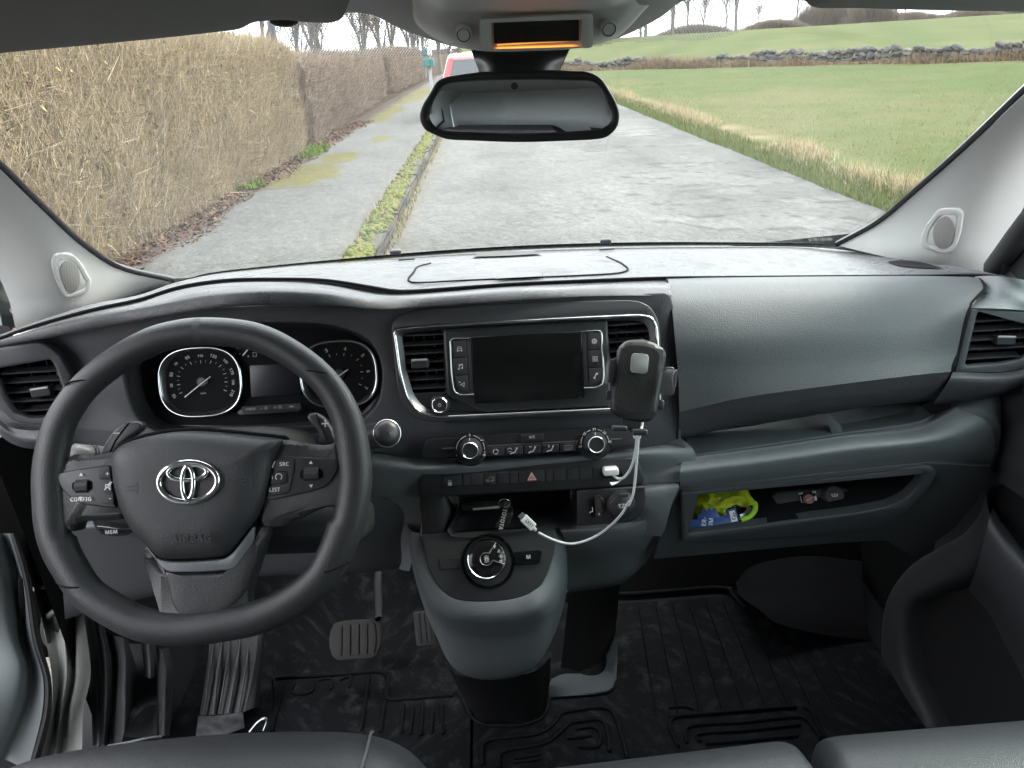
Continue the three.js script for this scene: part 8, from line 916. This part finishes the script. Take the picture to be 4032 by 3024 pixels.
// ---------------------------------------------------------------- loose things
{
  const t = thing('phone_holder', 'black ribbed phone holder with silver square clipped to the right centre vent', 'phone holder', [0.1781,1.2382,-0.92]);
  const body = [[-0.0349,-0.0352],[-0.0338,-0.0155],[-0.0313,0.008],[-0.0289,0.0285],[-0.0268,0.0388],[-0.0212,0.0459],[-0.0126,0.0498],[-0.0011,0.0506],[0.0105,0.0495],[0.0222,0.0454],[0.0311,0.039],[0.0336,0.0311],[0.0318,0.0157],[0.0291,-0.0076],[0.0261,-0.0325],[0.0236,-0.0442],[0.018,-0.0509],[0.008,-0.0539],[-0.0036,-0.0528],[-0.0196,-0.0497],[-0.0277,-0.0467],[-0.0322,-0.0432]];
  part('cradle', plate('pho', smooth(body, new THREE.Shape(), 110), 0.014, { bevel: 0.0055, seg: 6, n0: -0.012, crease: 1 }), std(lin(0.022, 0.022, 0.024), 0.42), t);
  const pad = [[-0.0308,-0.0227],[-0.0291,-0.0037],[-0.0272,0.0168],[-0.0241,0.0359],[-0.0167,0.0426],[-0.0023,0.0438],[0.0122,0.0421],[0.0217,0.038],[0.0259,0.0308],[0.0244,0.0126],[0.0222,-0.0079],[0.0194,-0.0341],[0.0141,-0.0409],[0.0004,-0.0424],[-0.0097,-0.0417],[-0.0215,-0.0381],[-0.0286,-0.0328]];
  part('rubber_pad', plate('pho', smooth(pad, new THREE.Shape(), 90), 0.0016, { bevel: 0.0005, n0: 0.0008 }), MT.rubber, t);
  { const us = pad.map((p) => p[0]), u0 = Math.min(...us), u1 = Math.max(...us), P = spaced(pad, 200, true); for (let k = 1; k < 26; k++) { const f = k / 26; const top = [u0 + (u1 - u0) * f], hits = []; const sl = 0.13; for (let i = 0; i < 200; i++) { const a = P[i], b = P[i + 1], fa = a.x - sl * a.y - (u0 * 0.86 + (u1 - u0) * 0.86 * f), fb = b.x - sl * b.y - (u0 * 0.86 + (u1 - u0) * 0.86 * f); if (fa * fb < 0) { const s = fa / (fa - fb); hits.push([a.x + (b.x - a.x) * s, a.y + (b.y - a.y) * s]); } } if (hits.length > 1) part('pad_rib', frameTube('pho', [hits[0], [(hits[0][0] + hits[1][0]) / 2, (hits[0][1] + hits[1][1]) / 2], hits[1]].map((p) => [p[0] * 0.985, p[1] * 0.985]), 0.0022, 0.0007, 6, false, 5), MT.rubber, t); } }
  part('steel_square', plate('pho', outline([[-0.0117,0.0112],[-0.0108,0.0283],[-0.0095,0.0323],[-0.0063,0.0331],[0.0082,0.0322],[0.0108,0.0304],[0.0112,0.0268],[0.0102,0.0107],[0.0075,0.0077],[0.0032,0.0074],[-0.0092,0.0086]], 0.003), 0.001, { bevel: 0.0003, n0: 0.0028 }), std(lin(0.62, 0.62, 0.62), 0.38, { metalness: 0.9 }), t);
  part('right_jaw', loft([[[0.0259,-0.0157],[0.0277,-0.0019],[0.0305,0.0113],[0.0369,0.0147]].map(([u, v]) => inFrame('pho', u, v, 0.004).toArray()), [[0.0329,-0.018],[0.0336,-0.0046],[0.0352,0.0086],[0.0412,0.0138]].map(([u, v]) => inFrame('pho', u, v, 0.014).toArray()), [[0.0403,-0.0172],[0.0386,-0.0073],[0.0401,0.0087],[0.0445,0.0144]].map(([u, v]) => inFrame('pho', u, v, 0.026).toArray()), [[0.0419,-0.0087],[0.0439,-0.0013],[0.0444,0.0045],[0.0448,0.0161]].map(([u, v]) => inFrame('pho', u, v, 0.026).toArray())], 24, 6), std(lin(0.05, 0.052, 0.055), 0.3), t);
  part('right_jaw_back', plate('pho', outline([[0.0262,-0.0135],[0.0304,0.0157],[0.0382,0.0177],[0.0447,0.0169],[0.04,-0.016],[0.0314,-0.018]], 0.004), 0.006, { bevel: 0.002, n0: -0.006 }), MT.satin, t);
  part('left_arm', plate('pho', outline([[-0.0391,0.0235],[-0.0286,0.027],[-0.0297,-0.0059],[-0.0392,-0.004]], 0.002), 0.008, { bevel: 0.001, n0: -0.008 }), MT.matte, t);
  part('left_jaw', loft([[[-0.0402,0.0264],[-0.0429,0.0193],[-0.0439,0.0046],[-0.045,-0.0056]].map(([u, v]) => inFrame('pho', u, v, 0.02).toArray()), [[-0.0373,0.0256],[-0.0385,0.0194],[-0.0395,0.0048],[-0.0406,-0.0069]].map(([u, v]) => inFrame('pho', u, v, 0.016).toArray()), [[-0.0372,0.0235],[-0.038,0.018],[-0.0388,0.0048],[-0.0392,-0.0062]].map(([u, v]) => inFrame('pho', u, v, -0.004).toArray()), [[-0.0308,0.027],[-0.0335,0.0225],[-0.038,0.0019],[-0.0406,-0.0062]].map(([u, v]) => inFrame('pho', u, v, -0.008).toArray())], 20, 5), MT.satin, t);
  part('release_tab', plate('pho', outline([[0.0256,-0.0255],[0.028,-0.0244],[0.0338,-0.0257],[0.0327,-0.0366],[0.0306,-0.0378],[0.0255,-0.0361]], 0.003), 0.007, { bevel: 0.0015, n0: -0.009 }), MT.satin, t);
  part('release_tab', plate('pho', outline([[-0.0403,-0.015],[-0.0338,-0.014],[-0.0341,-0.0272],[-0.0407,-0.0262]], 0.003), 0.007, { bevel: 0.0015, n0: -0.009 }), MT.satin, t);
  part('foot_slide', plate('pho', outline([[-0.0188,-0.0486],[0.0057,-0.0514],[0.0043,-0.0645],[-0.0193,-0.061]], 0.002), 0.006, { bevel: 0.001, n0: -0.01 }), MT.matte, t);
  part('foot', [boxAt('pho', ...[-0.0233,-0.0621], 0.004, 0.02, 0.007, 0.02, 0.003), boxAt('pho', ...[0.0023,-0.066], 0.004, 0.02, 0.008, 0.02, 0.003), boxAt('pho', ...[-0.0105,-0.0631], -0.004, 0.03, 0.004, 0.004, 0.001)], MT.satin, t);
  part('clip_arm', tube([inFrame('pho', 0.0, 0.02, -0.012), inFrame('pho', 0.002, 0.03, -0.035), V3([0.1928,1.3155,-0.985])], 0.009, 12), MT.matte, t);
}
{ // white charging lead with two tails
  const t = thing('charging_cable', 'thin white charging cable hanging from the phone holder with one loose plug', 'cable', [0.1759,1.2078,-0.92]), W = std(lin(0.72, 0.73, 0.74), 0.4);
  part('lead', tube([[0.1713,1.2272,-0.885],[0.1704,1.2106,-0.886],[0.1693,1.1877,-0.887],[0.1683,1.1661,-0.888],[0.1667,1.1483,-0.888],[0.1643,1.1341,-0.888],[0.1589,1.1199,-0.888],[0.1605,1.1276,-0.888],[0.15,1.106,-0.89],[0.1343,1.084,-0.895],[0.1164,1.066,-0.9],[0.0939,1.0569,-0.9],[0.0752,1.0564,-0.9],[0.0513,1.0669,-0.9],[0.0351,1.0781,-0.9]], 0.0018, 160, false, 10), W, t);
  part('lead', tube([[0.1689,1.2274,-0.885],[0.1691,1.2103,-0.89],[0.1688,1.1892,-0.9],[0.1673,1.1695,-0.91],[0.1633,1.1534,-0.918],[0.1568,1.1433,-0.922],[0.1501,1.1417,-0.925],[0.1445,1.1472,-0.925],[0.1425,1.149,-0.93]], 0.0018, 90, false, 10), W, t);
  part('lead_top', tube([[0.1774,1.2435,-0.895],[0.1763,1.237,-0.893],[0.1739,1.2339,-0.888]], 0.0026, 16, false, 8), W, t);
  part('splice_sleeve', tube([[0.1696,1.2298,-0.885],[0.1695,1.226,-0.886]], 0.005, 4, false, 12), W, t);
  FR.plug = frameOf([1.0,0.0,-0.0,-0.0,0.96126,-0.27564,0.0,0.27564,0.96126,0.1415,1.1507,-0.932]); part('usb_plug', boxAt('plug', 0, 0, 0.0, 0.021, 0.0105, 0.02, 0.003), W, t);
  const a = V3([0.0309,1.0799,-0.905]), b = V3([0.0273,1.0886,-0.9]), c = V3([0.016,1.1032,-0.9]), d = V3([0.0113,1.1101,-0.9]);
  part('strain_relief', tube([a, b], 0.0028, 4, false, 10), W, t);
  const between = (p, q, w, h, ext = 0) => { const dir = q.clone().sub(p), L = dir.length() + ext, g = new RoundedBoxGeometry(w, L, h, 3, Math.min(w, h) * 0.3); const y = dir.clone().normalize(), z = inFrame('gear', 0, 0, 1).sub(inFrame('gear', 0, 0, 0)), x = y.clone().cross(z).normalize(); const m = new THREE.Matrix4().makeBasis(x, y, x.clone().cross(y)); m.setPosition(p.clone().add(q).multiplyScalar(0.5)); return [g.applyMatrix4(m), m]; };
  const [cg, cm] = between(b, c, 0.0125, 0.007, 0.004); const conn = part('connector', cg, W, t); part('connector_tip', between(c, d, 0.0085, 0.003)[0], std(lin(0.35, 0.34, 0.33), 0.35, { metalness: 0.9 }), conn);
  { const fr = new THREE.Matrix4().copy(cm).multiply(new THREE.Matrix4().makeRotationZ(Math.PI / 2)); const [g, m] = printSheet(fr, 0, 0, 0.02, 0.009, 0.0037, 96, ({ text }) => text('LEXT', 0, 0, 0.0065), lin(0.03, 0.03, 0.03)); part('plug_word', g, m, conn); }
  part('paper_tag', loft([[[0.1548,1.1458,-0.915],[0.1484,1.143,-0.915],[0.1372,1.1442,-0.912]], [[0.1529,1.1432,-0.915],[0.1473,1.1412,-0.913],[0.1397,1.1404,-0.91]]], 10, 3), W, t);
}
{ // car key with leather tag in the tray
  const t = thing('car_key', 'glossy black car key with chrome strip and leather tag in the tray', 'key', [-0.0435,1.089,-0.95]);
  FR.key = frameOf([1.0,0.0,-0.0,-0.0,0.90631,-0.42262,0.0,0.42262,0.90631,-0.0419,1.0988,-0.945]);
  part('fob', plate('key', outline([[-0.0319,0.006],[-0.0289,0.0086],[-0.0098,0.0098],[0.0149,0.0085],[0.0309,0.0059],[0.0325,0.0016],[0.0312,-0.004],[0.0271,-0.0075],[-0.0033,-0.0077],[-0.0279,-0.0057],[-0.0325,-0.0025]], 0.006), 0.014, { bevel: 0.005, seg: 5, n0: -0.008 }), MT.gloss, t);
  part('chrome_strip', plate('key', outline([[-0.0139,-0.0006],[0.0219,0.0004],[0.0249,-0.0005],[0.0244,-0.0032],[0.0216,-0.0041],[-0.0134,-0.004]], 0.0015), 0.002, { bevel: 0.0006, n0: 0.006 }), MT.chrome, t);
  { const c = [0.0319,0.0016]; part('key_ring', (() => { const g = new THREE.TorusGeometry(0.0085, 0.0008, 8, 40); g.rotateX(0.5); g.translate(c[0], c[1], 0.004); return onto(g, 'key'); })(), MT.chrome, t); }
  FR.tag = frameOf([1.0,0.0,-0.0,-0.0,0.64279,-0.76604,0.0,0.76604,0.64279,-0.0107,1.0858,-0.932]); const tg = part('leather_tag', plate('tag', outline([[-0.0004,0.0157],[0.0049,0.0173],[0.0137,0.0147],[0.0116,0.0001],[0.008,-0.0093],[0.0001,-0.0155],[-0.0066,-0.0171],[-0.0153,-0.0146],[-0.0107,-0.0061],[-0.0042,0.0022]], 0.005), 0.003, { bevel: 0.001, n0: 0 }), std(lin(0.012, 0.012, 0.012), 0.25), t);
  { const a = [[0.0023,0.0149],[-0.0049,-0.0103]], an = Math.atan2(a[1][1] - a[0][1], a[1][0] - a[0][0]); const [g, m] = printSheet('tag', (a[0][0] + a[1][0]) / 2, (a[0][1] + a[1][1]) / 2, 0.05, 0.05, 0.0034, 160, ({ x, text, arc }) => { const d = [Math.cos(an), Math.sin(an)]; text('TOYOTA', d[0] * 0.006, d[1] * 0.006, 0.0082, an); const c = [-d[0] * 0.016, -d[1] * 0.016]; arc(0.0007, c[0], c[1], 0.0042, 0, 6.3); arc(0.0006, c[0], c[1], 0.0018, 0, 6.3); }, lin(0.35, 0.35, 0.35)); part('tag_word', g, m, tg); }
}
{ // high visibility vest in its bag, with a blue card, in the cubby
  const t = thing('safety_vest_bag', 'bright yellow safety vest in a clear bag with blue card in the cubby', 'safety vest', [0.3213,1.0009,-1.0]);
  FR.vest = frameOf([1.0,0.0,-0.0,-0.0,0.76604,-0.64279,0.0,0.64279,0.76604,0.3234,1.0351,-0.995]); const pts = [[-0.06,-0.027],[-0.0502,-0.0018],[-0.0366,0.0208],[-0.0221,0.0304],[0.0075,0.0337],[0.0466,0.0297],[0.0549,0.0146],[0.0529,-0.0062],[0.0386,-0.0221],[0.011,-0.0318],[-0.0281,-0.0317]], r = rng(8);
  const g = dome('vest', pts, 0.022, { n0: -0.012, p: 2.2, n: 90, k: 26 }); { const inv = FR.vest.clone().invert(); g.applyMatrix4(inv); const p = g.attributes.position; for (let i = 0; i < p.count; i++) { const u = p.getX(i), v = p.getY(i); const f = Math.abs(nz(u * 26, v * 40, 1.5)) * 0.02 + Math.abs(nz(u * 70, v * 60, 4)) * 0.005; p.setZ(i, p.getZ(i) - f); } g.computeVertexNormals(); g.applyMatrix4(FR.vest); }
  part('vest', g, std(lin(0.62, 0.72, 0.02), 0.8), t);
  part('armhole_binding', tube([[0.3416,1.032,-0.964],[0.3568,1.0341,-0.968],[0.3668,1.0415,-0.975],[0.3686,1.0468,-0.983],[0.3627,1.0469,-0.985]], 0.004, 30), std(lin(0.35, 0.62, 0.03), 0.7), t);
  part('reflective_strip', loft([[[0.3469,1.0283,-0.972],[0.357,1.0319,-0.976],[0.3651,1.0382,-0.985]], [[0.3436,1.0336,-0.975],[0.3528,1.0348,-0.98],[0.3603,1.0397,-0.988]]], 10, 3), std(lin(0.4, 0.4, 0.4), 0.35, { metalness: 0.5 }), t);
  FR.card = frameOf([1.0,0.0,-0.0,-0.0,0.82904,-0.55919,0.0,0.55919,0.82904,0.3028,1.033,-0.968]);
  part('blue_card', plate('card', outline([[-0.0445,-0.0121],[-0.0398,0.0007],[-0.035,-0.0027],[-0.0326,0.0027],[-0.0256,0.0012],[-0.0231,0.0097],[-0.0191,0.0089],[-0.0173,0.0154],[-0.0129,0.0181],[-0.0101,0.0129],[-0.0078,0.0173],[-0.0034,0.0195],[-0.0021,0.0128],[0.0021,0.0181],[0.0054,0.0159],[0.0058,0.0098],[0.0102,0.0039],[0.0151,0.0061],[0.0188,0.0023],[0.0201,0.0129],[0.0333,0.0155],[0.039,-0.0076],[0.0365,-0.0176]], 0.0008), 0.0012, { bevel: 0.0003 }), std(lin(0.012, 0.05, 0.24), 0.4), t);
  part('white_label', plate('card', outline([[0.0234,0.0106],[0.0318,0.0118],[0.035,-0.0044],[0.0257,-0.0052]], 0.0006), 0.0004, { bevel: 0, n0: 0.0016 }), MT.white, t);
  { const c = [-0.0117,-0.0012]; const [pg, pm] = printSheet('card', c[0], c[1], 0.03, 0.03, 0.0018, 128, ({ text }) => { text('ER-', -0.004, -0.001, 0.009, 1.35); text('UM', 0.006, -0.003, 0.009, 1.35); }, lin(0.55, 0.6, 0.65)); part('card_words', pg, pm, t); const e = [0.0297,0.0031]; const [p2, m2] = printSheet('card', e[0], e[1], 0.014, 0.014, 0.0026, 96, ({ text }) => text('Car', 0, 0, 0.0075, 1.35), lin(0.02, 0.04, 0.12)); part('label_word', p2, m2, t); }
  const bag = dome('vest', pts.map(([u, v]) => [u * 1.0, v]), 0.02, { n0: -0.012, p: 2.4, n: 60, k: 16 }); { const inv = FR.vest.clone().invert(); bag.applyMatrix4(inv); const p = bag.attributes.position; for (let i = 0; i < p.count; i++) p.setZ(i, p.getZ(i) - Math.abs(nz(p.getX(i) * 60, p.getY(i) * 60, 9)) * 0.014); bag.computeVertexNormals(); bag.applyMatrix4(FR.vest); }
  part('clear_bag', bag, glassMat(0xffffff, 0.02), t);
}

renderer.render(scene, camera);
